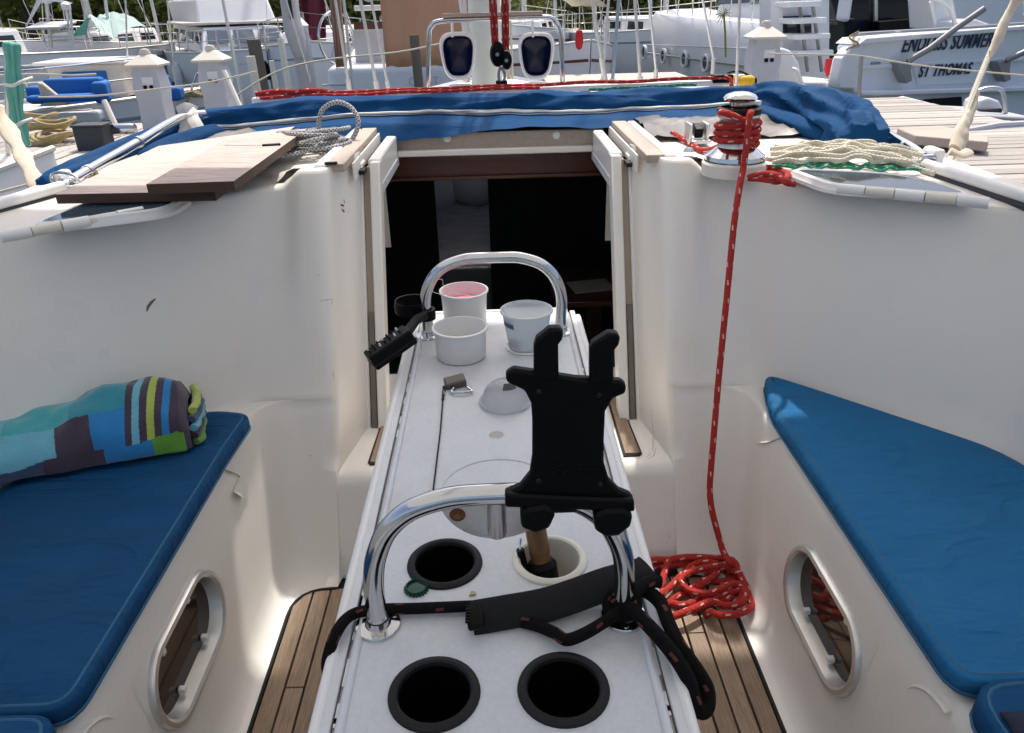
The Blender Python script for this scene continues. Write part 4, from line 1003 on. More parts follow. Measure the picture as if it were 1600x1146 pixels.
mat('window_film', (.17, .155, .14), .3, var=.2, vscale=12)
q = MB(); q.grid(lambda u, v: (lerp(.50, 1.05, u), lerp(2.50, 2.98, v), .978 + .024 * math.sin(math.pi * v) + .016 * nz(u * 6, v * 5) + .01 * nz(u * 15, v * 12)), 24, 16); q.build('window_panel', 'window_film', sh)
q = MB(); q.grid(lambda u, v: (lerp(-1.0, -.55, u), lerp(2.50, 2.98, v), .976 + .020 * math.sin(math.pi * v) + .014 * nz(u * 6, v * 5, 3) + .01 * nz(u * 15, v * 12)), 24, 16); q.build('window_panel', 'window_film', sh)
# frame tubes
TL0, TL1 = at(112, 283, z=.985), at(278, 186, z=1.045)
q = MB(); q.tube(catmull([TL0 + Vector((-.01, -.02, -.02)), TL0, TL0.lerp(TL1, .5), TL1, TL1 + Vector((.05, .12, .0))], 6), .0145, 14); q.build('frame_tube', 'stainless', sh)
q = MB(); q.tube([at(150, 292, z=.975), at(285, 238, z=.975)], .009, 10); q.build('frame_tube', 'stainless', sh)
for t_ in (.12, .56):
    q = MB(); p = TL0.lerp(TL1, t_); q.tube([p - (TL1 - TL0).normalized() * .006, p + (TL1 - TL0).normalized() * .006], .018, 12); q.build('tube_clamp', 'steel_plate', sh)
TR0, TR1 = at(1443, 247, z=.985), at(1386, 210, z=1.0)
q = MB(); q.tube(catmull([TR0, TR0.lerp(TR1, .3) + Vector((0, 0, .006)), TR1, TR1 + (TR1 - TR0) * .8], 6), .0135, 14); q.build('frame_tube', 'stainless', sh)
q = MB(); p = TR0.lerp(TR1, .45); q.tube([p - (TR1 - TR0).normalized() * .006, p + (TR1 - TR0).normalized() * .006], .018, 12); q.build('tube_clamp', 'aluminium', sh)
for p in (TL0, TR0):
    q = MB(); q.box((p.x, p.y - .03, p.z - .018), (.045, .04, .03)); q.tube([(p.x - .02, p.y - .02, p.z + .005), (p.x + .02, p.y - .02, p.z + .005)], .008, 8); q.build('hinge', 'stainless', sh, bevel=.003)
    q = MB(); q.box((p.x + (.03 if p.x > 0 else -.03), p.y + .01, p.z - .005), (.03, .07, .06)); q.build('hinge_pad', 'white_plastic', sh, bevel=.010, seg=3)
q = MB(); q.tube(catmull([TL0 + Vector((-.03, -.03, -.02)), TL0 + Vector((-.03, -.03, .02)), TL0 + Vector((0, -.04, .03)), TL0 + Vector((.04, -.05, .02)), TL0 + Vector((.055, -.06, -.015))], 5), .004, 8); q.build('hinge_bail', 'stainless', sh)
q = MB(); q.tube(catmull([TL0.lerp(TL1, .13) + Vector((.012, 0, 0)), TL0.lerp(TL1, .12) + Vector((.03, -.01, -.03)), TL0.lerp(TL1, .1) + Vector((.035, -.03, -.045))], 5), .009, 8, flat=.4)
q.build('leather_tag', 'brass_leather', sh) if 'brass_leather' in M else None
mat('brass_leather', (.20, .13, .09), .8, var=.2)
q.build('leather_tag', 'brass_leather', sh)
# tie straps
def strap(label, P, wd, mt='white_canvas'):
    t = thing('tie_strap', label, 'strap', P[0][0])
    for pp in P:
        q = MB(); q.tube(catmull(pp, 6), wd, 10, flat=.28, up=(.3, -.9, .3)); q.build('webbing', mt, t)
    return t
strap('white tie strap knotted round the left end of the blue canvas', [[at(292, 172, y=2.86), at(300, 180, y=2.82), at(290, 200, y=2.8), at(284, 240, y=2.74)], [at(294, 172, y=2.85), at(304, 190, y=2.8), at(318, 215, y=2.76), at(326, 230, y=2.72)], [at(280, 176, y=2.86), at(292, 170, y=2.84), at(306, 176, y=2.86)]], .022)
strap('white tie strap holding the right heap of blue canvas', [[at(1213, 138, y=2.95), at(1219, 150, y=2.88), at(1222, 170, y=2.84), at(1212, 192, y=2.76), at(1192, 212, y=2.70)], [at(1210, 138, y=2.93), at(1222, 148, y=2.87), at(1226, 156, y=2.85)]], .026)

# plywood washboards
def board(label, P, z0, th, dz=(0, 0, 0, 0, 0)):
    t = thing('plywood_board', label, 'board', (P[0].x, P[0].y, z0), 0, 'plywood washboards')
    bt = [(p.x, p.y, p.z) for p in P]; tp = [(p.x, p.y, p.z + th) for p in P]
    q = MB(); n = len(P); q.add(bt + tp, [tuple(range(n, 2 * n))], 0); q.add(bt + tp, [tuple(reversed(range(n)))] + [(i, (i + 1) % n, n + (i + 1) % n, n + i) for i in range(n)], 1)
    q.build('panel', ['ply_dark' if 'upper' in label else 'ply_face', 'ply_edge'], t, weld=.0002, smooth=False); return t
lo = [at(90, 319, z=.990), at(338, 314, z=.985), at(400, 262, z=.985), at(462, 208, z=.99), at(250, 240, z=.99)]
board('lower pinkish plywood washboard lying flat on the left deck', lo, .985, .022)
hi_ = [at(232, 304, z=1.026), at(368, 299, z=1.022), at(482, 212, z=1.012), at(350, 232, z=1.013)]
bo = board('upper dark weathered plywood washboard with black catch stacked on the lower one', [Vector((p.x, p.y, p.z)) for p in hi_], 1.01, .022)
q = MB(); c = at(424, 227, z=1.040); q.box(c, (.05, .018, .007), rot=(0, 0, .25)); q.build('catch', 'black_plastic', bo, bevel=.002)
q = MB(); q.tube([at(352, 228, z=1.0365), at(408, 229, z=1.0385)], .002, 6); q.build('catch_wire', 'black_rubber', bo)
q = MB(); c = at(303, 253, z=1.013); q.box(c, (.05, .014, .005), rot=(0, 0, .6)); tag(q.build('wood_wedge', 'teak_grey', bevel=.002), 'small pale wedge resting on the lower plywood board', 'wedge')
# black and white rope coil
co = thing('speckled_rope_coil', 'black and white braided rope coil beside the plywood boards', 'rope', (-.6, 2.6, .975))
c = at(500, 225, z=.99)
rnd = random.Random(31)
for L_ in range(7):
    P = []; ox, oy = rnd.uniform(-.05, .05), rnd.uniform(-.10, .08); ra_, rb_ = rnd.uniform(.05, .09), rnd.uniform(.06, .12); tl_ = rnd.uniform(.1, .75); ph = rnd.uniform(0, 6.3); n_ = rnd.choice((13, 16, 19))
    for k in range(n_):
        a = ph + 2 * math.pi * k / 11; g = 1 + .12 * math.sin(k * 1.3 + L_)
        P.append((c.x + ox + ra_ * g * math.cos(a), c.y + oy + rb_ * g * math.sin(a), max(.984, .992 + .5 * tl_ * rb_ * (1 + math.sin(a + .6 * L_)) + .004 * L_)))
    rope('coil', P, .0062, 'rope_bw', co, sm=6)
lc = [at(532, 240, y=2.45), at(552, 215, y=2.5), at(560, 190, y=2.52), at(548, 168, y=2.54), at(525, 160, y=2.56), at(504, 172, y=2.58), at(498, 195, y=2.58), at(500, 215, y=2.56), at(515, 235, y=2.5), at(500, 245, y=2.45)]
rope('loop', lc, .0075, 'rope_bw', co, sm=8)

# deck hatches
def deck_hatch(label, P, zz, mt):
    t = thing('deck_hatch', label, 'hatch', (P[0][0], P[0][1], zz))
    PP = ring([(p[0], p[1], .05) for p in P]); c = sum(PP, Vector((0, 0))) / len(PP)
    def r_(s, h): return [(c.x + (p.x - c.x) * s, c.y + (p.y - c.y) * s, h) for p in PP]
    q = MB(); q.rows([r_(1.06, zz), r_(1.05, zz + .008), r_(1.02, zz + .012), r_(1.0, zz + .020), r_(.95, zz + .024), r_(.93, zz + .022)], closed=True); q.build('frame', 'hull_white', t, angle=30)
    q = MB(); V = r_(.935, zz + .022); q.add(V, [tuple(range(len(V)))]); q.build('pane', mt, t, smooth=False)
    return t
hr = deck_hatch('dark glazed deck hatch with white frame on the right deck', [at(1228, 262, z=.985)[:2], at(1300, 288, z=.985)[:2], at(1528, 305, z=.985)[:2], at(1470, 286, z=.985)[:2], at(1390, 270, z=.985)[:2]], .962, 'glass_hatch')
hl = deck_hatch('white framed deck hatch half covered by the plywood boards', [at(40, 352, z=.985)[:2], at(260, 325, z=.985)[:2], at(300, 300, z=.985)[:2], at(130, 316, z=.985)[:2]], .962, 'glass_hatch')
def hinge_bar(h, a, c_, n):
    for k in range(n):
        p, q_ = a.lerp(c_, k / n + .004), a.lerp(c_, (k + 1) / n - .004)
        q = MB(); q.tube([p, q_], .0115 if k % 2 else .0128, 12); q.build('hinge_barrel', 'cream_plastic' if k % 2 else 'white_plastic', h)
hinge_bar(hr, at(1308, 295, z=.974), at(1546, 318, z=.974), 5)
hinge_bar(hl, at(0, 371, z=.975), at(225, 331, z=.975), 5)
# long grab rail / track along each coaming
for sg, P, lb in ((1, [at(1448, 258, z=.985), at(1600, 306, z=.985)], 'right'), (-1, [at(95, 292, z=.985), at(0, 318, z=.985)], 'left')):
    d = (P[1] - P[0]); a, c_ = P[0] - d * .02, P[1] + d * 1.5
    t = thing('coaming_rail', 'long white rail on a dark track along the %s coaming' % lb, 'rail', a)
    q = MB(); q.tube([a, c_], .013, 10, flat=1.1); q.build('rail', 'hull_white', t)
    q = MB(); q.tube([a - Vector((0, 0, .020)), c_ - Vector((0, 0, .020))], .010, 8); q.build('track', 'box_dark', t)
# rope clutch
cl_ = thing('rope_clutch', 'small steel rope clutch with black lever left of the winch', 'clutch', at(1095, 232, z=DZ))
c = at(1092, 225, z=DZ)
for dx in (-.028, .024):
    q = MB(); q.box((c.x + dx, c.y + .03, DZ + .03), (.010, .07, .06)); q.build('cheek', 'aluminium', cl_, bevel=.004)
q = MB(); q.box((c.x, c.y + .03, DZ + .036), (.026, .05, .03), rot=(.3, 0, 0)); q.build('lever', 'black_plastic', cl_, bevel=.004)
q = MB(); q.box((c.x, c.y + .03, DZ + .006), (.07, .09, .012)); q.build('base', 'aluminium', cl_, bevel=.003)
q = MB(); q.lathe([(0, .012), (.010, .011), (.014, .006), (.017, 0)], at(1076, 237, z=.975), 14); q.build('screw_boss', 'stainless', cl_)
# cream and green halyards piled on the deck
hy = thing('halyard_pile', 'heap of cream halyards with a green line behind the right hatch', 'rope', at(1300, 250, z=DZ))
rnd = random.Random(5)
for k in range(11):
    a, b2 = at(1195 + rnd.uniform(0, 25), 236 + k * 2.2, z=.985), at(1395 + rnd.uniform(-10, 45), 243 + k * 2.0, z=.985)
    P = []
    for j in range(12):
        p = a.lerp(b2, j / 11); P.append((p.x + rnd.uniform(-.008, .008), p.y + rnd.uniform(-.016, .016), .985 + .020 * math.sin(math.pi * j / 11) * (1 + .4 * math.sin(k)) + rnd.uniform(0, .014)))
    rope('halyard', P, .0065, 'rope_cream', hy, sm=5, n=8)
for k in range(3):
    a, b2 = at(1210, 256 + 3 * k, z=.982), at(1440, 262 + 3 * k, z=.982)
    rope('green_line', [(lerp(a.x, b2.x, j / 14), lerp(a.y, b2.y, j / 14) + .014 * math.sin(j * 2.1 + k), .983 + .006 * (j % 2)) for j in range(15)], .0042, 'rope_green', hy, sm=4, n=7)
rope('halyard_end', [at(1380, 250, z=.99), at(1410, 256, z=.995), at(1440, 266, z=.985), at(1460, 272, z=.98)], .0065, 'rope_cream', hy)

# traveller track with red control line, main sheet tackle, mast, vents
tv = thing('traveller_track', 'white mainsheet traveller track crossing the coach roof ahead of the canvas', 'track', (0, 3.5, 1.0))
tz = lambda x: 1.036 + .010 * x
q = MB(); q.hexa([(-1.05, 3.48, tz(-1.05) - .012), (1.05, 3.48, tz(1.05) - .012), (1.05, 3.53, tz(1.05) - .012), (-1.05, 3.53, tz(-1.05) - .012)], [(-1.05, 3.48, tz(-1.05) + .01), (1.05, 3.48, tz(1.05) + .01), (1.05, 3.53, tz(1.05) + .01), (-1.05, 3.53, tz(-1.05) + .01)]); q.build('track_bar', 'white_plastic', tv, bevel=.003)
for x in (-.98, -.4, .4, .98):
    q = MB(); q.box((x, 3.51, 1.0), (.05, .05, .06)); q.build('track_foot', 'aluminium', tv, bevel=.004)
q = MB(); q.box((1.0, 3.50, tz(1.0) + .016), (.09, .06, .034)); q.build('end_fitting', 'black_plastic', tv, bevel=.006)
rl = thing('red_control_line', 'pair of red control lines stretched along the white traveller track', 'rope', (0, 3.47, 1.05))
for dz, dy in ((.022, 0), (.014, -.03)):
    rope('line', [(-1.0 + .2 * i, 3.47 + dy + .006 * math.sin(i * 2), tz(-1 + .2 * i) + dz + .003 * math.sin(i * 3 + dy * 50)) for i in range(11 if dz > .02 else 7)], .0075, 'rope_red', rl, sm=4, n=8)
rope('line_bundle', [(-1.02, 3.45, 1.052), (-.93, 3.47, 1.060), (-.86, 3.45, 1.058), (-.78, 3.46, 1.060), (-.70, 3.46, 1.052)], .013, 'rope_red', rl, sm=4)
rope('line_end', [(1.0, 3.455, 1.072), (1.02, 3.43, 1.06), (1.02, 3.40, 1.02)], .009, 'rope_red', rl)
gl_ = rope('green_control_line', [at(920 + 24 * j, 140 - 1.2 * j + (j % 2), y=3.42) for j in range(8)], .0065, 'rope_green', None, sm=4, n=8)
tag(gl_, 'thin green line lying along the blue canvas right of centre', 'rope')
ms = thing('mainsheet_tackle', 'red mainsheet tackle with black blocks rising from the traveller', 'tackle', (.03, 3.5, 1.05))
for x, dx in ((.008, -.010), (.022, -.005), (.052, .0), (.066, .004)):
    rope('sheet_part', [(x, 3.5, 1.20), (x + dx, 3.48, 1.5), (x + dx * 3, 3.42, 2.3)], .0082, 'rope_red', ms, sm=3, n=8)
def block(x, z0, r):
    q = MB(); q.lathe([(0, -.018), (r * .8, -.018), (r, -.012), (r, .012), (r * .8, .018), (0, .018)], (x, 3.49, z0), 20, m=Euler((R_(90), 0, R_(15))).to_matrix()); q.V = [(vx, vy, z0 + (vz - z0) * 1.7) for vx, vy, vz in q.V]
    bl = q.build('block', 'black_plastic', ms, angle=40)
    q = MB(); q.lathe([(0, .021), (.008, .021), (.010, .016)], (x, 3.49, z0), 12, m=Euler((R_(90), 0, 0)).to_matrix()); q.build('pin', 'stainless', bl)
block(.022, 1.185, .030); block(.060, 1.160, .022)
q = MB(); q.tube(catmull([(.035, 3.49, 1.13), (.05, 3.49, 1.11), (.05, 3.49, 1.085), (.036, 3.49, 1.06), (.026, 3.49, 1.085), (.026, 3.49, 1.11)], 4, True), .006, 8, closed=True); q.build('shackle', 'grey_davit', ms)
q = MB(); q.box((.037, 3.49, 1.062), (.05, .04, .035)); q.build('car', 'black_plastic', ms, bevel=.006)
mst = thing('mast', 'pale grey green aluminium mast standing on the coach roof', 'mast', (-.032, 4.3, .88))
q = MB(); q.lathe([(.083, 0), (.083, 9.0)], (-.032, 4.3, .875), 28); q.V = [(-.032 + (x - (-.032)), 4.3 + (y - 4.3) * 1.35, z_) for x, y, z_ in q.V]; q.build('mast_section', 'mast_paint', mst)
q = MB(); q.lathe([(.10, 0), (.10, .015), (.086, .022)], (-.032, 4.3, .875), 28); q.V = [(x, 4.3 + (y - 4.3) * 1.3, z_) for x, y, z_ in q.V]; q.build('mast_collar', 'aluminium', mst)
for k, x in enumerate((.066, .076, .09)):
    rope('halyard_tail', [(x - .02, 4.2, 2.2), (x, 4.15, 1.5), (x + .004 * k, 4.12, 1.2), (x + .01, 4.10, 1.03)], .006, 'rope_cream', mst, sm=3, n=7)
gb = MB(); gb.tube(catmull([(-.13, 4.16, 1.02), (-.145, 4.14, 1.10), (-.125, 4.15, 1.22), (-.13, 4.16, 1.30), (-.15, 4.16, 1.5)], 5), .018, 8); gb.V = [(x + .012 * nz(x * 60, y * 60, z_ * 40), y, z_) for x, y, z_ in gb.V]; gb.build('line_bundle', 'grey_sail', mst)
def vent(px, label):
    c = at(px, 88, y=3.75); b0 = Vector((c.x, 3.80, roof_z(c.x, 3.8) + .02))
    t = thing('cowl_vent', label, 'vent', b0, 0, 'cowl vents by the mast')
    mm = Euler((R_(90), 0, 0)).to_matrix()
    def sup(r, k): # rounded opening, narrower at the bottom
        P = []
        for i in range(36):
            a = 2 * math.pi * i / 36; ca, sa = math.cos(a), math.sin(a)
            e = .62; x = math.copysign(abs(ca) ** e, ca) * .066 * r; z = math.copysign(abs(sa) ** e, sa) * .086 * r
            x *= 1 + .16 * (z / .086)
            P.append((c.x + x, 3.75 + k, c.z + z))
        return P
    q = MB(); q.rows([sup(1.02, .02), sup(1.16, .012), sup(1.20, -.004), sup(1.12, -.010), sup(1.04, -.006), sup(.99, .004)], closed=True)
    q.rows([sup(1.14, .012), sup(1.1, .06), sup(.95, .10), sup(.5, .14), sup(.1, .15)], closed=True); q.build('cowl', 'hull_white', t, angle=50)
    q = MB(); q.rows([sup(.995, .003), sup(.97, .02), sup(.85, .06), sup(.5, .08), sup(.001, .085)], closed=True); q.build('cowl_throat', 'navy_deep', t)
    q = MB(); q.lathe([(.09, -.005), (.085, .012), (.062, .03), (.055, .08)], b0 + Vector((0, .03, 0)), 28); q.build('base', 'hull_white', t)
    q = MB(); q.box((b0.x, b0.y + .05, b0.z + .02), (.19, .26, .05)); q.build('dorade_box', 'gelcoat_deck', t, bevel=.015, seg=3)
vent(716, 'white cowl vent with navy throat left of the mast')
vent(838, 'white cowl vent with navy throat right of the mast')
mg = thing('mast_guard', 'bent stainless guard rail around the two cowl vents', 'guard rail', (0, 3.72, 1.0))
gp = [at(669, 140, y=3.72), at(670, 60, y=3.72), at(674, 42, y=3.72), at(690, 33, y=3.72), at(760, 30, y=3.72), at(850, 27, y=3.72), at(868, 36, y=3.72), at(876, 56, y=3.72), at(879, 135, y=3.72)]
q = MB(); q.tube(catmull(gp, 6), .011, 12); q.build('guard_hoop', 'stainless', mg)
a, c_ = at(692, 31, y=3.72), at(848, 26, y=3.72)
q = MB(); q.box((a + c_) / 2 + Vector((0, 0, .016)), ((c_ - a).length, .05, .016)); q.build('guard_slat', 'teak_grey', mg, bevel=.003)
for px in (706, 832):
    q = MB(); q.tube([at(px, 34, y=3.72), at(px + 1, 58, y=3.74)], .006, 8); q.build('guard_post', 'white_plastic', mg)
# rigging wires
sr = 'standing rigging wires'
W = [((524, 0), (546, 142), .0085, 'left shroud wire nearest the tan canvas, leftmost of three'), ((563, 0), (590, 145), .010, 'middle of the three wires left of the mast'), ((580, 0), (608, 145), .008, 'right of the three wires left of the mast'),
     ((925, 0), (942, 104), .0095, 'pale wire right of the mast nearest the vents'), ((951, 0), (940, 140), .0085, 'wire leaning right beside the nearest pale wire'), ((967, 0), (956, 140), .0105, 'blue grey wire third from the vents right of the mast'), ((992, 0), (1001, 135), .0095, 'wire in front of the far yacht bow, fourth from the vents'),
     ((1156, 0), (1150, 150), .0095, 'thick upright stay beside the yellow floats')]
for (a, c_, r_, lb) in W:
    p0, p1 = at(c_[0], c_[1], y=3.95), at(a[0], a[1], y=3.95); p2 = p0 + (p1 - p0) * 8
    p0 = p0 + (p0 - p1) * .25
    t = thing('rigging_wire', lb, 'wire', p0, 0, sr)
    q = MB(); q.tube([p0, p2], r_ * .8, 8); q.build('wire', 'boot_blue' if 'blue' in lb else 'aluminium', t)
    q = MB(); q.tube([p0, p0 + (p1 - p0) * .3], r_ * 1.35, 10); q.build('turnbuckle', 'aluminium', t)
    q = MB(); q.box(p0 + Vector((0, 0, -.02)), (.02, .05, .06)); q.build('chainplate', 'stainless', t)
# slim wires further out on the right
for (a, c_, lb) in (((1014, 0), (1025, 110), 'thin grey wire crossing the first porthole'), ((1098, 0), (1115, 92), 'thin wire in front of the palm plant')):
    p0, p1 = at(c_[0], c_[1], y=5.2), at(a[0], a[1], y=5.2); t = thing('rigging_wire', lb, 'wire', p0, 0, sr)
    q = MB(); q.tube([p0, p0 + (p1 - p0) * 7], .008, 8); q.build('wire', 'aluminium', t)
    q = MB(); q.tube([p0, p0 + Vector((.01, 0, -.5))], .014, 8); q.build('turnbuckle', 'aluminium', t)
# canvas-sleeved dock lines either side
def chafe(label, P, sleeve, y):
    t = thing('dock_line', label, 'rope', at(*P[0], y=y[0]))
    pts = [at(*p, y=yy) for p, yy in zip(P, y)]
    rope('line', pts, .011, 'rope_cream', t, sm=4, n=8)
    sp_ = [at(*p[:2], y=p[2]) for p in sleeve]; q = MB(); C = catmull(sp_, 8); N = len(C)
    q.tube(C, [(.026 + .004 * math.sin(i * .7)) * (1 if 1 < i < N - 2 else .7) for i in range(N)], 14, flat=.35, up=(.5, -.8, .2)); q.V = [(x + .006 * nz(x * 25, y_ * 25, z_ * 25), y_, z_) for x, y_, z_ in q.V]; q.build('sleeve', 'cream_canvas', t, angle=70)
chafe('cream canvas sleeved dock line slanting down on the right edge', [(1600, -30), (1580, 10), (1540, 100), (1505, 190), (1485, 250), (1470, 270)], [(1595, -10, 3.1), (1575, 25, 3.05), (1548, 85, 2.9)], [3.1, 3.1, 2.9, 2.7, 2.5, 2.4])
t = thing('canvas_sleeve', 'cream canvas chafe sleeve bunched on the right dock line', 'sleeve', at(1490, 240, y=2.55))
C = catmull([at(1528, 145, y=2.8), at(1516, 175, y=2.75), at(1502, 210, y=2.62), at(1493, 238, y=2.55)], 8); q = MB(); q.tube(C, [lerp(.010, .036, min(1, i / 16)) for i in range(len(C))], 16, flat=.4, up=(.3, -.9, .2)); q.V = [(x + .010 * nz(x * 30, y_ * 30, z_ * 30), y_, z_) for x, y_, z_ in q.V]; q.build('cloth', 'cream_canvas', t, angle=70)
q = MB(); q.tube(catmull([at(1484, 236, y=2.53), at(1500, 243, y=2.52), at(1513, 238, y=2.54)], 5), .020, 10, flat=.6); q.build('cuff', 'cream_canvas', t)
chafe('cream canvas sleeved dock line slanting down on the left edge', [(-40, 90), (0, 180), (30, 240), (62, 300), (75, 312)], [(-12, 165, 2.9), (5, 190, 2.85), (28, 230, 2.7), (45, 262, 2.55), (62, 298, 2.45)], [3.2, 2.9, 2.7, 2.45, 2.4])
# ================================================================== docks
DK = .30
def dock(name, label, x0, x1, y0, y1, along_y, pw=.145):
    """planks lie across the dock's run"""
    t = thing(name, label, 'dock', ((x0 + x1) / 2, (y0 + y1) / 2, WATER))
    ox, oy = (x0 + x1) / 2, (y0 + y1) / 2
    L = (y1 - y0) if along_y else (x1 - x0); Wd = (x1 - x0) if along_y else (y1 - y0)
    n = int(L / pw); q = MB()
    if along_y: q.box((ox, oy, DK - .02), (Wd, pw - .012, .04))
    else: q.box((ox, oy, DK - .02), (pw - .012, Wd, .04))
    base = q.build('plank', 'dock_wood', t, bevel=.004)
    rnd = random.Random(int(x0 * 10)); 
    for i in range(n):
        o = base if i == 0 else piece(base, t)
        d = (i + .5) * L / n - L / 2; o.location = (rnd.uniform(-.01, .01), d, rnd.uniform(-.003, .003)) if along_y else (d, rnd.uniform(-.01, .01), rnd.uniform(-.003, .003))
    for s in (-1, 1):
        q = MB(); q.box((ox + s * Wd * .42, oy, DK - .14), (.08, L, .2)) if along_y else q.box((ox, oy + s * Wd * .42, DK - .14), (L, .08, .2)); q.build('stringer', 'pile_wood', t)
    return t
dock('finger_dock', 'weathered plank finger dock alongside our right side', 2.35, 4.7, .8, 9.0, True)
dock('cross_dock', 'weathered plank dock ahead on the left with pedestals', -7.5, -2.0, 6.15, 8.6, False)
def pedestal(px, ytop, Y, label):
    p = at(px, ytop, y=Y); h = p.z - DK
    t = thing('power_pedestal', label, 'pedestal', (p.x, Y, DK), 0, 'dock power pedestals')
    x, y = p.x, Y; s = h / .72 if h > .3 else 1
    def sq(w, z): return [(x - w, y - w, z), (x + w, y - w, z), (x + w, y + w, z), (x - w, y + w, z)]
    q = MB(); q.rows([sq(.125 * s, DK), sq(.115 * s, DK + h * .35), sq(.13 * s, DK + h * .55), sq(.105 * s, DK + h * .80)], closed=True); q.build('body', 'pedestal_grey', t, angle=20, bevel=.01)
    q = MB(); q.rows([sq(.102 * s, DK + h * .80), sq(.150 * s, DK + h * .80), sq(.152 * s, DK + h * .825), sq(.05 * s, DK + h * .93), sq(.045 * s, DK + h * .935), sq(.0, DK + h * .94)], closed=True); q.build('cap', 'pedestal_cap', t, angle=20)
    q = MB(); q.lathe([(.045 * s, 0), (.05 * s, .02 * s), (.035 * s, .05 * s), (0, .055 * s)], (x, y, DK + h * .93), 14); q.build('cap_knob', 'pedestal_cap', t)
    q = MB(); q.box((x + .02, y - .118 * s, DK + h * .60), (.10 * s, .02, .12 * s)); pn = q.build('socket_panel', 'white_plastic', t, bevel=.006)
    for dx in (-.03, .03): 
        q = MB(); q.box((x + .02 + dx, y - .132 * s, DK + h * .56), (.03 * s, .02, .03 * s)); q.build('socket', 'black_plastic', pn, bevel=.004)
pedestal(225, 77, 8.0, 'grey dock pedestal with cream cap, leftmost of the three')
pedestal(327, 71, 8.5, 'grey dock pedestal with cream cap in front of the left motor yacht')
pedestal(1198, 33, 8.6, 'white dock pedestal with cream cap beside the boarding steps')

# ================================================================== trees and shore
def crown(name, c, rad, n, seed, mi=('leaf', 'leaf_light'), parent=None, kind=None):
    rnd = random.Random(seed); q = MB()
    cl = [(Vector(c) + Vector((rnd.gauss(0, rad[0] * .45), rnd.gauss(0, rad[1] * .45), rnd.gauss(0, rad[2] * .42))), rnd.uniform(.22, .42) * min(rad), rnd.random()) for _ in range(int(n / 60))]
    for p, r, b_ in cl:
        for _ in range(60):
            d = Vector((rnd.gauss(0, 1), rnd.gauss(0, 1), rnd.gauss(0, 1))).normalized() * r * rnd.uniform(.5, 1.05)
            o = p + d; s = rnd.uniform(.10, .2); a = Vector((rnd.uniform(-1, 1), rnd.uniform(-1, 1), rnd.uniform(-.6, .6))).normalized(); bb = a.orthogonal().normalized()
            q.add([o - a * s, o + bb * s * .5, o + a * s, o - bb * s * .5], [(0, 1, 2, 3)], 1 if rnd.random() < b_ * .6 else 0)
    return q.build(name, list(mi), parent, smooth=False, kind=kind)
def tree(x, y, h, wd, seed, label):
    t = thing('mangrove_tree', label, 'tree', (x, y, -.3), 0, 'shore trees'); rnd = random.Random(seed)
    for k in range(4):
        a = rnd.uniform(0, 6.3); q = MB(); q.tube(catmull([(x, y, -.4), (x + .2 * math.cos(a), y + .2 * math.sin(a), h * .3), (x + wd * .3 * math.cos(a), y + wd * .3 * math.sin(a), h * .75)], 4), [.16, .15, .14, .13, .11, .09, .07, .05, .03], 7); q.build('trunk' if k == 0 else 'limb', 'bark', t)
    crown('crown', (x, y, h * .58), (wd, wd * .8, h * .5), 3600, seed, parent=t)
sides = ['behind the wind generator', 'behind the mint tarp', 'between the tarp and the left motor yacht', 'just right of the left motor yacht', 'behind the maroon sail cover', 'behind the beige hooded boat', 'at the far right corner']
k = 0
for (px, Y, h, wd, lb) in ((40, 30, 4.2, 2.6, 'broad dark mangrove tree at the far left edge'), (105, 31, 4.6, 2.5, 'mangrove tree behind the wind generator'), (165, 30, 4.4, 2.6, 'mangrove tree behind the mint tarp'), (235, 31, 4.8, 2.8, 'mangrove tree between the mint tarp and the left motor yacht'),
                       (300, 33, 4.6, 2.8, 'mangrove tree right behind the left motor yacht flybridge'), (440, 31, 4.4, 2.6, 'mangrove tree just right of the left motor yacht'), (500, 33, 4.6, 2.6, 'mangrove tree behind the maroon sail cover'), (560, 34, 4.6, 2.6, 'mangrove tree behind the mint awning boat'),
                       (900, 34, 4.2, 2.8, 'mangrove tree behind the beige hooded boat'), (960, 34, 4.6, 2.8, 'mangrove tree behind the wires right of the mast'), (1040, 36, 4.6, 2.8, 'mangrove tree behind the right yacht bow'), (1570, 30, 4.0, 2.6, 'mangrove tree at the upper right corner'), (1640, 31, 4.4, 2.6, 'mangrove tree beyond the right edge')):
    p = at(px, 10, y=Y); tree(p.x, Y, h, wd, 20 + k, lb); k += 1
q = MB(); q.grid(lambda u, v: (lerp(-90, 90, u), 36 + 30 * v, -.7 + 11 * v ** .7 * (1 + .15 * nz(u * 14, v * 3)) + .9 * nz(u * 40, v * 14)), 90, 16); q.build('hillside', 'hill', kind='structure')
rnd = random.Random(77); q = MB()
for _ in range(26000):
    u = rnd.random(); v = rnd.random() ** 1.6; x = lerp(-32, 32, u); y = 33.5 + 8 * v; zz = -.5 + 5.5 * rnd.random() * (.4 + .6 * abs(nz(x * .35, y * .2))) + 2.2 * v
    s = rnd.uniform(.12, .26); a = Vector((rnd.uniform(-1, 1), rnd.uniform(-1, 1), rnd.uniform(-.6, .6))).normalized(); bb = a.orthogonal().normalized(); o = Vector((x, y, zz))
    q.add([o - a * s, o + bb * s * .5, o + a * s, o - bb * s * .5], [(0, 1, 2, 3)], 1 if nz(x * .6, zz * .8, 3) > .12 else 0)
q.build('mangrove_thicket', ['leaf', 'leaf_light'], smooth=False, label='dense green mangrove thicket along the far shore', cat='thicket', kind='stuff')

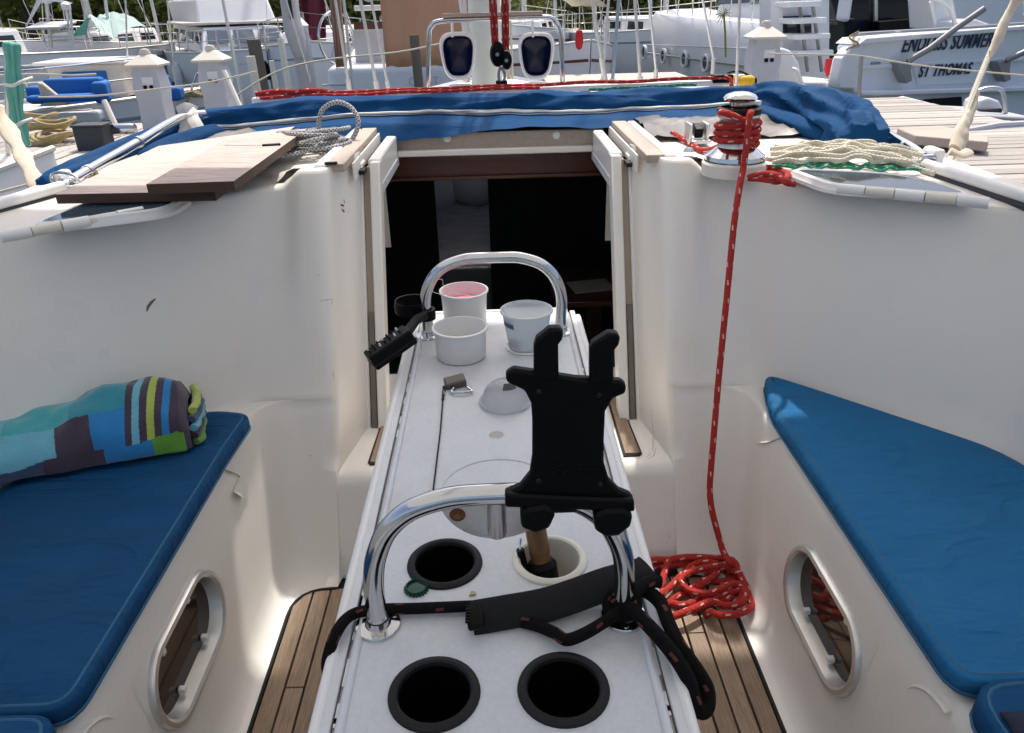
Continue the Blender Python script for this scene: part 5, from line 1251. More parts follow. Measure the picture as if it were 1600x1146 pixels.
# ================================================================== boat builders (local: +Y bow, origin on the waterline amidships)
def hull_mesh(L, B, fb, q, trans=.7, bow=.35, flare=.0):
    rows = []
    N = 26
    for i in range(N + 1):
        t = i / N; y = -L / 2 + L * t
        s = 1 - max(0, (t - .45) / .55) ** 2.2; s *= 1 - (1 - trans) * max(0, (.45 - t) / .45) ** 1.6; s = max(s, .006)
        sh_ = fb * (1 + bow * t ** 2.5); hb_ = B / 2 * s
        rows.append([(hb_ * .96, y + .0, sh_ - .0), (hb_ * 1.0, y, sh_ + .03), (hb_ * (1.0), y, sh_ - .03), (hb_ * (.97 - flare * .6), y - (.10 * L * .08 * (t > .8)), sh_ * .55), (hb_ * (.90 - flare), y, sh_ * .18), (hb_ * (.86 - flare), y, 0), (hb_ * .5, y, -.35)])
    return rows
def make_hull(root, L, B, fb, mt, deckmt, stripe=None, trans=.7, bow=.35, flare=0):
    rw = hull_mesh(L, B, fb, None, trans, bow, flare)
    q = MB()
    for sg in (1, -1): q.rows([[(sg * p[0], p[1], p[2]) for p in r] for r in rw])
    r0 = rw[0]; q.add([(p[0], p[1], p[2]) for p in r0] + [(-p[0], p[1], p[2]) for p in reversed(r0)], [tuple(range(2 * len(r0)))])
    q.build('hull', mt, root, angle=45)
    q = MB(); q.rows([[(r[0][0], r[0][1], r[0][2]), (0, r[0][1], r[0][2] + .04), (-r[0][0], r[0][1], r[0][2])] for r in rw]); q.build('deck', deckmt, root)
    if stripe:
        for sg in (1, -1):
            q = MB(); q.tube([(sg * (r[3][0] + .012), r[3][1], r[3][2] * 1.45) for r in rw], .03, 6); q.build('stripe', stripe, root)
    for sg in (1, -1):
        q = MB(); q.tube([(sg * r[1][0], r[1][1], r[1][2] + .015) for r in rw], .022, 6); q.build('toe_rail', 'aluminium', root)
    return rw
def rails(root, rw, h=.5, step=3, i0=0, i1=None, mt='stainless'):
    i1 = i1 or len(rw) - 1
    for sg in (1, -1):
        top = []
        for i in range(i0, i1 + 1, step):
            r = rw[i]; x, y, z0 = sg * r[0][0] * .97, r[0][1], r[0][2]
            q = MB(); q.tube([(x, y, z0), (x, y, z0 + h)], .014, 6); q.build('stanchion', mt, root); top.append((x, y, z0 + h))
        for f in (1.0, .55):
            q = MB(); q.tube([(p[0], p[1], p[2] - h * (1 - f)) for p in top], .009, 5); q.build('lifeline', mt, root)
def cabin(root, y0, y1, wd, z0, h, mt='hull_white', win='glass_dark', nwin=3, taper=.82, rake=.25):
    q = MB(); a = [(-wd / 2, y0, z0), (wd / 2, y0, z0), (wd / 2 * taper, y1, z0), (-wd / 2 * taper, y1, z0)]
    t = [(-wd / 2 * .9, y0 + .03, z0 + h), (wd / 2 * .9, y0 + .03, z0 + h), (wd / 2 * taper * .85, y1 - rake, z0 + h * .9), (-wd / 2 * taper * .85, y1 - rake, z0 + h * .9)]
    q.hexa(a, t); c = q.build('cabin_trunk', mt, root, bevel=.04, seg=3)
    for sg in (0, 1):
        for k in range(nwin):
            u0, u1 = (k + .18) / nwin, (k + .82) / nwin
            A_, B_ = (Vector(a[1]), Vector(a[2])) if sg else (Vector(a[0]), Vector(a[3])); A2, B2 = (Vector(t[1]), Vector(t[2])) if sg else (Vector(t[0]), Vector(t[3]))
            P = [A_.lerp(B_, u0).lerp(A2.lerp(B2, u0), .32), A_.lerp(B_, u1).lerp(A2.lerp(B2, u1), .32), A_.lerp(B_, u1).lerp(A2.lerp(B2, u1), .78), A_.lerp(B_, u0).lerp(A2.lerp(B2, u0), .78)]
            o = Vector((.012 if sg else -.012, 0, 0)); q = MB(); q.hexa([p - o * 2 for p in P], [p + o for p in P]); q.build('window', win, c, smooth=False)
    return c
def rig(root, y, z0, h, boom=None, cover='blue_canvas', r=.08):
    q = MB(); q.tube([(0, y, z0), (0, y, z0 + h)], r, 12); m_ = q.build('mast', 'aluminium', root)
    if boom:
        q = MB(); q.tube([(0, y, z0 + 1.1), (0, y - boom, z0 + 1.1)], .05, 10); q.build('boom', 'aluminium', root)
        C = [(0, y - .1 - boom * i / 12, z0 + 1.2 + .03 * math.sin(i)) for i in range(13)]; q = MB(); q.tube(C, [.15 - .006 * i for i in range(13)], 14); q.V = [(vx * (1 + .2 * nz(vy * 4, vz * 6)), vy, vz + .04 * nz(vy * 5, vx * 5)) for vx, vy, vz in q.V]; q.build('sail_cover', cover, root)
    for sg in (1, -1):
        q = MB(); q.tube([(sg * 1.2, y - .1, z0 - .3), (0, y, z0 + h)], .008, 5); q.build('shroud', 'aluminium', root)
def place(root, x, y, heading_deg):
    root.location = (x, y, WATER); root.rotation_euler = (0, 0, R_(heading_deg))

# --- white sloop with blue cushions (left middle), bow to the right
b1 = thing('moored_sloop', 'white sloop with bright blue cushions moored behind the left pedestals', 'sailboat')
rw = make_hull(b1, 8.6, 2.5, .75, 'hull_white', 'deck_cream', 'boot_blue')
rails(b1, rw, .5, 3, 0, 24)
q = MB(); q.box((.45, 2.3, .84), (.75, 1.7, .14)); q.build('cockpit_coaming', 'hull_white', b1, bevel=.04)
q = MB(); q.box((.45, 2.3, .915), (.6, 1.5, .02)); q.build('cockpit_well', 'deck_cream', b1)
hs = MB(); hs.box((-.55, 2.75, 1.08), (.8, .95, .62)); hs.build('deckhouse', 'deck_cream', b1, bevel=.03)
q = MB(); q.box((-.55, 2.75, 1.41), (1.0, 1.15, .04)); q.build('deckhouse_roof', 'hull_white', b1, bevel=.02)
q = MB(); q.box((-.14, 2.75, 1.17), (.03, .55, .26)); q.build('window_cover', 'bright_blue', b1, bevel=.01)
q = MB(); q.box((.0, 2.62, .95), (.34, .8, .05), rot=(0, .25, 0)); q.build('canvas_hood', 'bright_blue', b1, bevel=.02)
for (x_, y_) in ((.2, 3.2), (-.15, 3.3)):
    q = MB(); q.lathe([(.07, 0), (.06, .03), (.045, .05), (.045, .12), (.055, .13), (.05, .15), (0, .155)], (x_, y_, .84), 14); q.build('deck_winch', 'black_plastic', b1)
q = MB(); q.box((0, 3.55, .86), (.5, .42, .07)); q.build('fore_hatch', 'cream_plastic', b1, bevel=.02)
q = MB(); q.box((.1, 3.55, .90), (.4, .3, .02)); q.build('hatch_pane', 'mirror_win', b1)
q = MB(); q.tube([(-.25, 4.0, .8), (-.2, 4.25, 1.25), (.2, 4.25, 1.25), (.25, 4.0, .8)], .016, 8); q.build('pulpit', 'stainless', b1)
q = MB(); q.box((.9, 1.6, .9), (.25, .5, .2)); q.build('deck_locker', 'deck_cream', b1, bevel=.02)
place(b1, -8.05, 10.25, -84)
def cush(label, px, py, Y, d, rz, group='blue cushions on the sloop'):
    p = at(px, py, y=Y); q = MB(); q.box((0, 0, 0), d); o = q.build('deck_cushion', 'bright_blue', None, bevel=.04, seg=3); o.location = p; o.rotation_euler = (.0, 0, rz); tag(o, label, 'cushion', group)
cush('long bright blue cushion along the sloop cockpit back', 118, 137, 9.75, (.66, .16, .22), .08)
cush('flat bright blue cushion lying in front of the long one', 105, 152, 9.62, (.8, .36, .08), .08)
cush('darker blue cushion at the right end of the sloop cockpit', 160, 143, 9.75, (.16, .4, .24), .3)
cush('small blue cushion at the left end of the sloop cockpit', 62, 148, 9.7, (.2, .25, .2), 0)
cush('blue bag on the sloop foredeck between the pedestals', 272, 146, 9.75, (.20, .25, .16), .1)
cush('small blue cap cover standing beside the foredeck bag', 262, 128, 9.95, (.08, .1, .16), .1)
p = at(85, 158, y=9.5)
q = MB(); q.hexa([(p.x - .14, 9.48, p.z - .05), (p.x + .16, 9.48, p.z - .05), (p.x - .08, 9.48, p.z + .20), (p.x - .14, 9.48, p.z + .21)], [(p.x - .14, 9.55, p.z - .05), (p.x + .16, 9.55, p.z - .05), (p.x - .08, 9.55, p.z + .20), (p.x - .14, 9.55, p.z + .21)])
tag(q.build('seat_bolster', 'cream_canvas', bevel=.02), 'cream wedge shaped bolster in front of the blue cushions', 'bolster')
rnd = random.Random(9); fd = thing('foredeck_coils', 'straw coloured lines heaped on the sloop foredeck', 'rope')
for k in range(9):
    p = at(rnd.uniform(265, 325), rnd.uniform(112, 150), y=10.4); rope_o = rope('deck_line', [(p.x + .18 * math.cos(a) * (1 + .3 * math.sin(3 * a)), p.y + .12 * math.sin(a), .42 + .03 * math.sin(2 * a + k)) for a in [i * .7 for i in range(14)]], .016, 'rope_straw', b1 if False else None, sm=3, n=6)
    rope_o.parent = fd

# --- coil and dark box on the left dock
cd = thing('straw_rope_coil', 'straw coloured rope coil on the left dock beside the dark box', 'rope', at(80, 212, z=DK))
for k in range(9):
    c = at(66 + 9 * (k % 4), 216 - 5 * (k // 4), z=DK + .05); rope('turn', [(c.x + .17 * math.cos(a), c.y + .15 * math.sin(a), DK + .02 + .022 * k + .02 * math.sin(2 * a + k)) for a in [2 * math.pi * i / 10 for i in range(10)]], .017, 'rope_straw', cd, sm=4, n=7, closed=True)
p = at(140, 228, z=DK)
bx_ = thing('dock_box', 'dark rectangular box standing on the left dock', 'box', at(140, 215, y=6.9))
a, c_ = at(113, 199, y=6.9), at(166, 228, y=6.9)
q = MB(); q.box(((a.x + c_.x) / 2, 6.98, (a.z + c_.z) / 2 - .03), (c_.x - a.x, .2, a.z - c_.z + .06)); q.build('box_body', 'box_dark', bx_, bevel=.01)
q = MB(); q.box(((a.x + c_.x) / 2, 6.98, a.z + .006), (c_.x - a.x + .02, .22, .02)); q.build('box_lid', 'box_dark', bx_, bevel=.006)
p = at(192, 202, y=7.1); q = MB(); q.lathe([(0, -.12), (.045, -.11), (.05, -.08), (.05, .08), (.045, .11), (0, .12)], p, 16, m=Euler((0, R_(90), 0)).to_matrix()); tag(q.build('metal_cylinder', 'stainless', None, angle=50), 'small shiny cylinder lying right of the dark dock box', 'cylinder')
# slanted poles on the dock
for (a, c_, lb) in (((163, 158), (192, 215), 'pale slanted pole leaning in front of the sloop hull'), ((350, 112), (378, 165), 'white slanted pole right of the second pedestal')):
    q = MB(); q.tube([at(*c_, y=7.6) + Vector((.03, 0, -.2)), at(*a, y=7.9)], .028, 8); tag(q.build('leaning_pole', 'cream_plastic'), lb, 'pole')
# --- teal furled cloth on a pole
tc_ = thing('furled_teal_cloth', 'teal cloth furled around an upright pole at the left edge', 'cloth', at(40, 228, y=5.2))
C = catmull([at(18, 66, y=5.2), at(20, 90, y=5.2), at(22, 130, y=5.2), at(26, 170, y=5.2), at(32, 205, y=5.2), at(40, 228, y=5.2)], 6); N = len(C)
q = MB(); q.tube(C, [(.036 + .005 * math.sin(i * .6)) * (1 if 0 < i else .6) for i in range(N)], 24)
q.V = [tuple(C[min(i // 25, N - 1)] + (Vector(v) - C[min(i // 25, N - 1)]) * (1 + .32 * math.sin(7 * 2 * math.pi * (i % 25 % 24) / 24 + (i // 25) * .08))) for i, v in enumerate(q.V)]; q.build('cloth', 'teal_cloth', tc_, angle=70)
q = MB(); q.tube([at(10, 66, y=5.3), at(14, 280, y=5.3)], .018, 8); q.build('pole', 'aluminium', tc_)
for yy in (132, 196):
    q = MB(); q.tube(catmull([at(6, yy, y=5.1), at(20, yy + 2, y=5.08), at(38, yy - 6, y=5.12), at(50, yy - 10, y=5.2)], 4), .010, 8); q.build('tie', 'white_canvas', tc_)
# --- grey dinghy at the left
dg = thing('moored_dinghy', 'white and grey open dinghy floating at the left edge', 'dinghy')
rw = make_hull(dg, 3.6, 1.5, 1.12, 'hull_white', 'deck_cream', None, .92, .1)
q = MB(); q.box((0, -1.0, 1.16), (1.2, .28, .05)); q.build('thwart', 'deck_cream', dg, bevel=.01)
place(dg, -3.62, 3.5, 182)
rope_o = rope('mooring_line', [at(0, 300, y=3.0), at(60, 285, y=3.0), at(120, 275, y=2.9)], .006, 'rope_cream', None, n=6); tag(rope_o, 'thin white mooring line crossing the dinghy', 'rope')

# --- motor yacht at the left (bow towards us)
y1 = thing('trawler_yacht', 'white trawler yacht with flybridge behind the left pedestals', 'motor yacht')
rw = make_hull(y1, 9, 3.4, .95, 'hull_white', 'hull_white', 'boot_blue', .9, .22, .05)
cabin(y1, -3.4, 1.9, 2.6, 1.05, .62, 'hull_white', 'mirror_win', 4, .8, .5)
q = MB(); q.hexa([(-1.2, -3.0, 1.68), (1.2, -3.0, 1.68), (.95, 1.1, 1.68), (-.95, 1.1, 1.68)], [(-1.25, -3.0, 2.25), (1.25, -3.0, 2.25), (.85, .7, 2.25), (-.85, .7, 2.25)]); q.build('flybridge', 'hull_white', y1, bevel=.06, seg=3)
q = MB(); q.box((0, -.9, 1.69), (2.7, 4.6, .07)); q.build('flybridge_brow', 'deck_cream', y1, bevel=.03)
q = MB(); q.tube([(-1.1, -2.4, 2.2), (-1.1, -2.4, 3.6), (1.1, -2.4, 3.6), (1.1, -2.4, 2.2)], .05, 8); q.build('radar_arch', 'hull_white', y1)
for k in (-1, 0, 1):
    q = MB(); q.hexa([(k * .62 - .25, 1.76, 1.25), (k * .62 + .25, 1.76, 1.25), (k * .60 + .23, 1.52, 1.52), (k * .60 - .23, 1.52, 1.52)], [(k * .62 - .25, 1.84, 1.27), (k * .62 + .25, 1.84, 1.27), (k * .60 + .23, 1.60, 1.54), (k * .60 - .23, 1.60, 1.54)]); q.build('windscreen_pane', 'mirror_win', y1)
rails(y1, rw, .5, 2, 12, 26)
q = MB(); q.tube([(0, 4.3, 1.15), (.05, 4.55, .6)], .05, 8); q.build('anchor', 'black_plastic', y1)
for sx_ in (-1.62, 1.62):
    for yy_ in (-2.2, -.6, .9):
        q = MB(); q.lathe([(0, -.3), (.09, -.26), (.12, -.1), (.12, .12), (.07, .26), (0, .3)], (sx_, yy_, .55), 12); q.build('fender', 'hull_white', y1)
q = MB(); q.box((0, 2.6, 1.16), (.9, .8, .10)); q.build('fore_hatch', 'mirror_win', y1, bevel=.02)
q = MB(); q.tube([(-.95, .9, 2.25), (-.8, .95, 2.55), (.8, .95, 2.55), (.95, .9, 2.25)], .02, 8); q.build('venturi_rail', 'stainless', y1)
q = MB(); q.box((0, .95, 2.40), (1.5, .03, .22)); q.build('venturi_screen', 'mirror_win', y1)
place(y1, -6.75, 21.8, 205)
# --- pilings
def piling(px, pyt, pyb, Y, r, label, mt='pile_wood', capm=None):
    a, c_ = at(px, pyt, y=Y), at(px, pyb, y=Y); q = MB(); q.tube([(a.x, Y, WATER - 1), (a.x + .02, Y, (a.z + WATER) / 2), (a.x, Y, a.z)], r, 12)
    t = thing('piling', label, 'piling', (a.x, Y, WATER), 0, 'mooring pilings'); q.build('pile', mt, t)
    if capm: q = MB(); q.lathe([(r * 1.05, -.02), (r * 1.1, .0), (0, .18)], a, 12); q.build('pile_cap', capm, t)
piling(396, 62, 140, 13.5, .11, 'brown wooden piling right of the trawler yacht bow')
piling(391, 88, 160, 12.5, .07, 'slim cream piling beside the brown one', 'cream_plastic')
piling(466, 40, 130, 14, .16, 'broad grey piling wrapped in white left of the maroon cover', 'grey_sail', 'white_plastic')
piling(438, 60, 150, 12.5, .05, 'thin pale pole left of the broad grey piling', 'cream_plastic')
piling(424, 95, 150, 12.0, .04, 'short thin pale pole near the red line bundle', 'cream_plastic')
piling(647, 55, 140, 9.4, .055, 'short dark piling in front of the tan canvas')
p = at(455, 60, y=13.8)
sl = thing('furled_sail', 'white furled sail bundle standing beside the broad grey piling', 'sail', (p.x, 13.8, .2)); C = catmull([at(448, -20, y=13.8), at(454, 20, y=13.8), at(462, 58, y=13.8), at(470, 90, y=13.8)], 5)
q = MB(); q.tube(C, [.13, .13, .14, .14, .14, .15, .16, .16, .17, .16, .15, .14, .13, .12, .10, .08][:len(C)], 16); q.V = [(x + .03 * nz(x * 5, z_ * 3), y_, z_) for x, y_, z_ in q.V]; q.build('sailcloth', 'grey_sail', sl)
q = MB(); q.tube([at(452, 0, y=13.6), at(456, 30, y=13.6)], .03, 8); q.build('dark_slot', 'black_rubber', sl)
# --- boat with maroon sail cover
b2 = thing('maroon_cover_sailboat', 'sailboat with maroon sail cover behind the broad grey piling', 'sailboat')
rw = make_hull(b2, 10, 3.2, 1.0, 'hull_cool', 'hull_white', 'boot_blue'); rails(b2, rw, .55, 3, 2, 26); cabin(b2, -1, 3, 1.9, 1.1, .45); rig(b2, 1.4, 1.3, 11, 3.8, 'maroon')
place(b2, -4.3, 21.0, 188)
p = at(497, 30, y=17); q = MB(); q.grid(lambda u, v: (p.x - .32 + .62 * u * (1 - .35 * v), 17 + .1 * math.sin(u * 9), 2.6 - 1.75 * v - .2 * u * v + .05 * nz(u * 5, v * 5)), 14, 20); tag(q.build('maroon_drape', 'maroon', solid=.02), 'maroon sail cloth hanging beside the white furled sail', 'cloth')
# wheel beside the tan boat
c = at(520, 60, y=11.6); wh = thing('steering_wheel', 'large stainless steering wheel left of the tan canvas boat', 'wheel', c)
q = MB(); q.tube([(c.x + .05 + .34 * .55 * math.cos(a), 11.6 + .28 * math.cos(a), c.z + .34 * math.sin(a)) for a in [2 * math.pi * k / 36 for k in range(36)]], .016, 8, closed=True); q.build('rim', 'stainless', wh)
for k in range(6):
    a = math.pi * k / 3; q = MB(); q.tube([(c.x + .05, 11.6, c.z), (c.x + .05 + .34 * .55 * math.cos(a), 11.6 + .28 * math.cos(a), c.z + .34 * math.sin(a))], .009, 6); q.build('spoke', 'stainless', wh)

# --- boat with tan enclosure, stern to us
b3 = thing('tan_canvas_sailboat', 'white sailboat with tall tan canvas enclosure left of the mast', 'sailboat', (0, 0, 0))
Y3 = 11.0
def X3(px, py=90, Y=Y3): return at(px, py, y=Y).x
zt = at(620, 104, y=Y3).z
a, c_ = X3(495, 104), X3(745, 104)
q = MB(); q.hexa([(a + .03, Y3 + .1, WATER - .2), (c_, Y3 + .1, WATER - .2), (c_, Y3 + 6, WATER - .2), (a + .03, Y3 + 6, WATER - .2)], [(a + .10, Y3 + .12, zt), (c_ + .02, Y3 + .12, zt), (c_, Y3 + 6, zt + .3), (a, Y3 + 6, zt + .3)]); q.build('hull', 'hull_white', b3, bevel=.08, seg=4)
for k in range(3):
    q = MB(); q.tube([(a + .03, Y3 + .095, zt - .22 - .10 * k), (X3(535), Y3 + .095, zt - .22 - .1 * k)], .012, 6); q.build('transom_step_line', 'pedestal_grey', b3)
def curtain(x0, x1, z0, z1, Y, nm='curtain', w0=0):
    q = MB(); q.grid(lambda u, v: (lerp(x0, x1, u) + w0 * (1 - v), Y + .03 * math.sin(u * 26) * .6 + .02 * nz(u * 8, v * 2), lerp(z0, z1, v)), 50, 8); q.build(nm, 'tan_canvas', b3, solid=.01)
curtain(X3(596, 50), X3(742, 50), zt - .02, zt + 2.6, Y3 + .15)
curtain(X3(526), X3(543), zt + .0, zt + 2.6, Y3 + .15, w0=-.05)
q = MB(); q.box((X3(575), Y3 + .6, zt + .0), (X3(606) - X3(544), .03, .9)); q.build('cockpit_gate', 'pedestal_grey', b3)
q = MB(); q.box((X3(570), Y3 + .9, zt + .45), (.5, .03, .18)); q.build('companion_trim', 'wood_cabin', b3)
q = MB(); q.box((X3(575), Y3 + 1.2, zt + .72), (.56, .5, .07)); q.build('cockpit_shelf', 'hull_white', b3, bevel=.02)
q = MB(); q.grid(lambda u, v: (X3(548) + .55 * u, Y3 + 1.0 + .4 * v, zt + .82 + .5 * v + .05 * nz(u * 5, v * 5)), 10, 10); q.build('mint_awning', 'mint_cloth', b3, solid=.01)
for px, x2 in ((544, 543), (742, 744)):
    q = MB(); q.tube([(X3(px), Y3 + .13, zt - .3), (X3(px), Y3 + .13, zt + 2.6)], .02, 8); q.build('awning_post', 'aluminium', b3)
for tx_, px_ in (('C', 634), ('A', 660), ('T', 672)): text_mesh(tx_, 'faded_letter', 'pedestal_grey', b3, (X3(px_), Y3 + .095, zt - .26), (1, 0, 0), (0, 0, 1), .16, extrude=.002)
# --- rope strung across the left
for (pts, Y, lb, r_) in (([(330, 178), (420, 118), (500, 95), (620, 82), (690, 68)], 9.2, 'long slack cream line strung from the left pedestals to the vents', .010), ([(60, 152), (150, 150), (240, 140), (330, 128), (400, 112)], 7.7, 'white line stretched in front of the sloop and pedestals', .008), ([(0, 118), (60, 116), (110, 118), (150, 116)], 8.2, 'upper lifeline in front of the blue cushions', .010)):
    o = rope('strung_line', [at(x, y, y=Y) for x, y in pts], r_, 'rope_cream', None, n=6, sm=5); tag(o, lb, 'rope')

# --- far left boats
b4 = thing('grey_bimini_sailboat', 'sailboat with grey bimini and furled grey sail at the far left', 'sailboat')
rw = make_hull(b4, 11, 3.4, 1.1, 'hull_white', 'deck_cream', 'boot_blue'); rails(b4, rw, .55, 3, 0, 26); cabin(b4, -.5, 3.2, 2.0, 1.2, .5); rig(b4, 1.6, 1.4, 11, 4.6, 'grey_sail')
q = MB(); q.grid(lambda u, v: (-1.3 + 2.6 * u, -4.6 + 2.6 * v, 2.55 + .25 * math.sin(math.pi * u) + .03 * math.sin(v * 8)), 10, 8); q.build('bimini', 'grey_sail', b4, solid=.02)
for sx in (-1.25, 1.25):
    for yy in (-4.4, -2.2): q = MB(); q.tube([(sx, yy, 1.1), (sx, yy, 2.55)], .02, 6); q.build('bimini_post', 'stainless', b4)
place(b4, -11.6, 18.6, 165)
wg = thing('wind_generator', 'white wind generator on a tall pole at the upper left', 'wind generator', at(75, 70, y=15))
p = at(72, -2, y=15)
q = MB(); q.tube([at(80, 75, y=15), p], .035, 8); q.build('pole', 'aluminium', wg)
q = MB(); q.lathe([(0, -.22), (.06, -.18), (.09, -.05), (.08, .1), (.03, .25), (0, .3)], p, 12, m=Euler((R_(90), 0, 0)).to_matrix()); q.build('nacelle', 'hull_white', wg)
for k in range(3):
    a = R_(90 + 120 * k + 20); q = MB(); q.hexa([p + Vector((.02 * math.sin(a), -.24, -.02 * math.cos(a))), p + Vector((-.05 * math.sin(a), -.24, .05 * math.cos(a))), p + Vector((.55 * math.cos(a) - .02 * math.sin(a), -.24, .55 * math.sin(a) + .02 * math.cos(a))), p + Vector((.55 * math.cos(a), -.24, .55 * math.sin(a)))], [v + Vector((0, .02, 0)) for v in (p + Vector((.02 * math.sin(a), -.24, -.02 * math.cos(a))), p + Vector((-.05 * math.sin(a), -.24, .05 * math.cos(a))), p + Vector((.55 * math.cos(a) - .02 * math.sin(a), -.24, .55 * math.sin(a) + .02 * math.cos(a))), p + Vector((.55 * math.cos(a), -.24, .55 * math.sin(a))))]); q.build('blade', 'hull_white', wg)
spn = thing('solar_panel_rack', 'pale solar panel on a stern rack beside the wind generator', 'solar panel', at(85, 60, y=14.6))
a, c_ = at(52, 42, y=14.6), at(108, 38, y=14.6)
q = MB(); q.box((a + c_) / 2, ((c_ - a).length, .6, .04), rot=(R_(8), 0, 0)); q.build('panel', 'grey_sail', spn, bevel=.01)
for px in (104, 109):
    q = MB(); q.tube([at(px, 14, y=14.6), at(px + 7, 78, y=14.6)], .022, 6); q.build('rack_post', 'white_plastic', spn)
for yy in (50, 58): q = MB(); q.tube([at(76, yy, y=14.6), at(112, yy, y=14.6)], .015, 6); q.build('rack_bar', 'white_plastic', spn)
q = MB(); q.lathe([(0, -.06), (.07, -.05), (.08, .03), (.03, .07), (0, .075)], at(103, 10, y=14.6), 12); q.build('antenna_dome', 'hull_white', spn)
# mint tarp
tp_ = thing('mint_tarp', 'pale mint green tarp stretched as a shade over a far boat', 'tarp', at(170, 60, y=14.2))
T = [at(137, 27, y=14.6), at(172, 20, y=14.9), at(228, 42, y=14.4), at(178, 62, y=13.6), at(152, 45, y=13.9)]
def tarp(u, v):
    a = T[0].lerp(T[1], u); c_ = T[4].lerp(T[3], u); p = a.lerp(c_, v) if True else a
    return p + Vector((0, 0, .10 * math.sin(math.pi * v) * (.5 - u) + .07 * nz(u * 4, v * 4)))
q = MB(); q.grid(tarp, 20, 16); q.build('tarp_sheet', 'tarp_cloth', tp_)
q = MB(); q.grid(lambda u, v: T[1].lerp(T[2], u).lerp(T[3].lerp(T[2], u), v) + Vector((0, 0, .08 * math.sin(math.pi * u) + .03 * nz(u * 5, v * 5))), 16, 12); q.build('tarp_sheet', 'tarp_cloth', tp_)
q = MB(); q.grid(lambda u, v: at(137, 28, y=14.6).lerp(at(110, 58, y=14.8), v).lerp(at(140, 30, y=14.6).lerp(at(134, 55, y=14.6), v), u), 6, 8); q.build('tarp_flap', 'teal_cloth', tp_)
for A_, B_ in (((133, 0), (134, 60)), ((164, -5), (172, 62))):
    q = MB(); q.tube([at(*A_, y=14.7), at(*B_, y=14.7)], .03, 6); q.build('tarp_pole', 'aluminium', tp_)
# masts of distant boats
k = 0
for (px, top, lb) in ((20, 0, 'leftmost distant mast leaning over the grey bimini'), (165, 0, 'distant pale mast behind the mint tarp'), (262, 0, 'distant mast left of the trawler yacht'), (373, 0, 'slender antenna mast in front of the trawler yacht'), (478, 0, 'distant mast beside the maroon cloth'), (870, 0, 'distant mast over the beige hooded boat'), (930, 0, 'distant mast behind the wires right of the mast'), (1014, 0, 'distant mast left of the right yacht')):
    Y = 24 if px != 373 else 11.5; p = at(px, 110, y=Y); t = thing('distant_mast', lb, 'mast', (p.x, Y, WATER), 0, 'distant masts'); q = MB(); q.tube([(p.x, Y, WATER), (p.x - .2, Y, 7)], .05 if px != 373 else .022, 8); q.build('pole', 'aluminium', t)
    [MB().tube([(p.x + dx_, Y + .2 * k_, WATER + 1), (p.x - .2, Y, 7)], .012, 5).build('stay', 'aluminium', t) for k_, dx_ in enumerate((-1.6, -1.0, .9, 1.5))]

# --- boat with beige hood right of the mast
b5 = thing('beige_hood_boat', 'white boat with beige canvas hood right of the mast', 'boat')
rw = make_hull(b5, 7.5, 2.5, .95, 'hull_white', 'hull_white', 'antifoul', .85, .4)
q = MB(); q.grid(lambda u, v: (-1.1 + 2.2 * u, -2.2 + 3.0 * v, 1.35 + .85 * math.sin(math.pi * (.12 + .76 * u)) ** .5 + .03 * nz(u * 5, v * 5)), 16, 14); q.build('canvas_hood', 'cream_canvas', b5, solid=.02)
rails(b5, rw, .5, 3, 12, 26)
place(b5, 1.15, 17.5, 188)
rf = thing('red_fender', 'red fender bundle hanging beside the beige hooded boat', 'fender', at(905, 68, y=13.4)); p = at(905, 62, y=13.4)
q = MB(); q.lathe([(0, -.16), (.05, -.13), (.07, 0), (.05, .13), (0, .16)], p, 12); q.build('fender_body', 'red_cloth', rf); q = MB(); q.tube([p, p + Vector((0, 0, .5))], .01, 6); q.build('lanyard', 'rope_cream', rf)

# --- right motor yacht with portholes, bow to the far left
def plane_pt(px, py, A_, B_):
    """point where the pixel's ray meets the vertical plane through ground points A_, B_"""
    d = CR * ((px - 800) / F_PX) + CU * ((573 - py) / F_PX) + _f; n = Vector((-(B_[1] - A_[1]), B_[0] - A_[0], 0)); t = (Vector((A_[0], A_[1], 0)) - CAM).dot(n) / d.dot(n)
    return CAM + d * t
y2 = thing('porthole_yacht', 'large white motor yacht with round portholes on the right', 'motor yacht', (0, 0, 0))
GA, GB = at(1196, 120, y=13.4), at(1000, 90, y=19.5)
HA, HB = (GA.x, GA.y), (GB.x, GB.y); dirv = Vector((GB.x - GA.x, GB.y - GA.y, 0)).normalized(); inw = Vector((dirv.y, -dirv.x, 0)); inw = inw if inw.y > 0 else -inw
Lh = (Vector(HB) - Vector(HA)).length
sec = []
for i in range(15):
    t = 0 + 1.25 * i / 14; base = Vector((GA.x, GA.y, 0)) + dirv * Lh * t
    cv = .55 * max(0, t - .55) ** 2 * 3.0
    zt_ = .95 + .10 * t
    o = inw * cv
    sec.append([tuple(base + o + inw * .35 + Vector((0, 0, WATER - .2))), tuple(base + o + inw * .10 + Vector((0, 0, -.1))), tuple(base + o + Vector((0, 0, .45))), tuple(base + o + inw * .03 + Vector((0, 0, zt_ - .12))), tuple(base + o + inw * .10 + Vector((0, 0, zt_))), tuple(base + o + inw * .55 + Vector((0, 0, zt_ + .05))), tuple(base + o + inw * 1.5 + Vector((0, 0, zt_ + .05)))])
q = MB(); q.rows(sec); q.build('hull', 'hull_white', y2, angle=40)
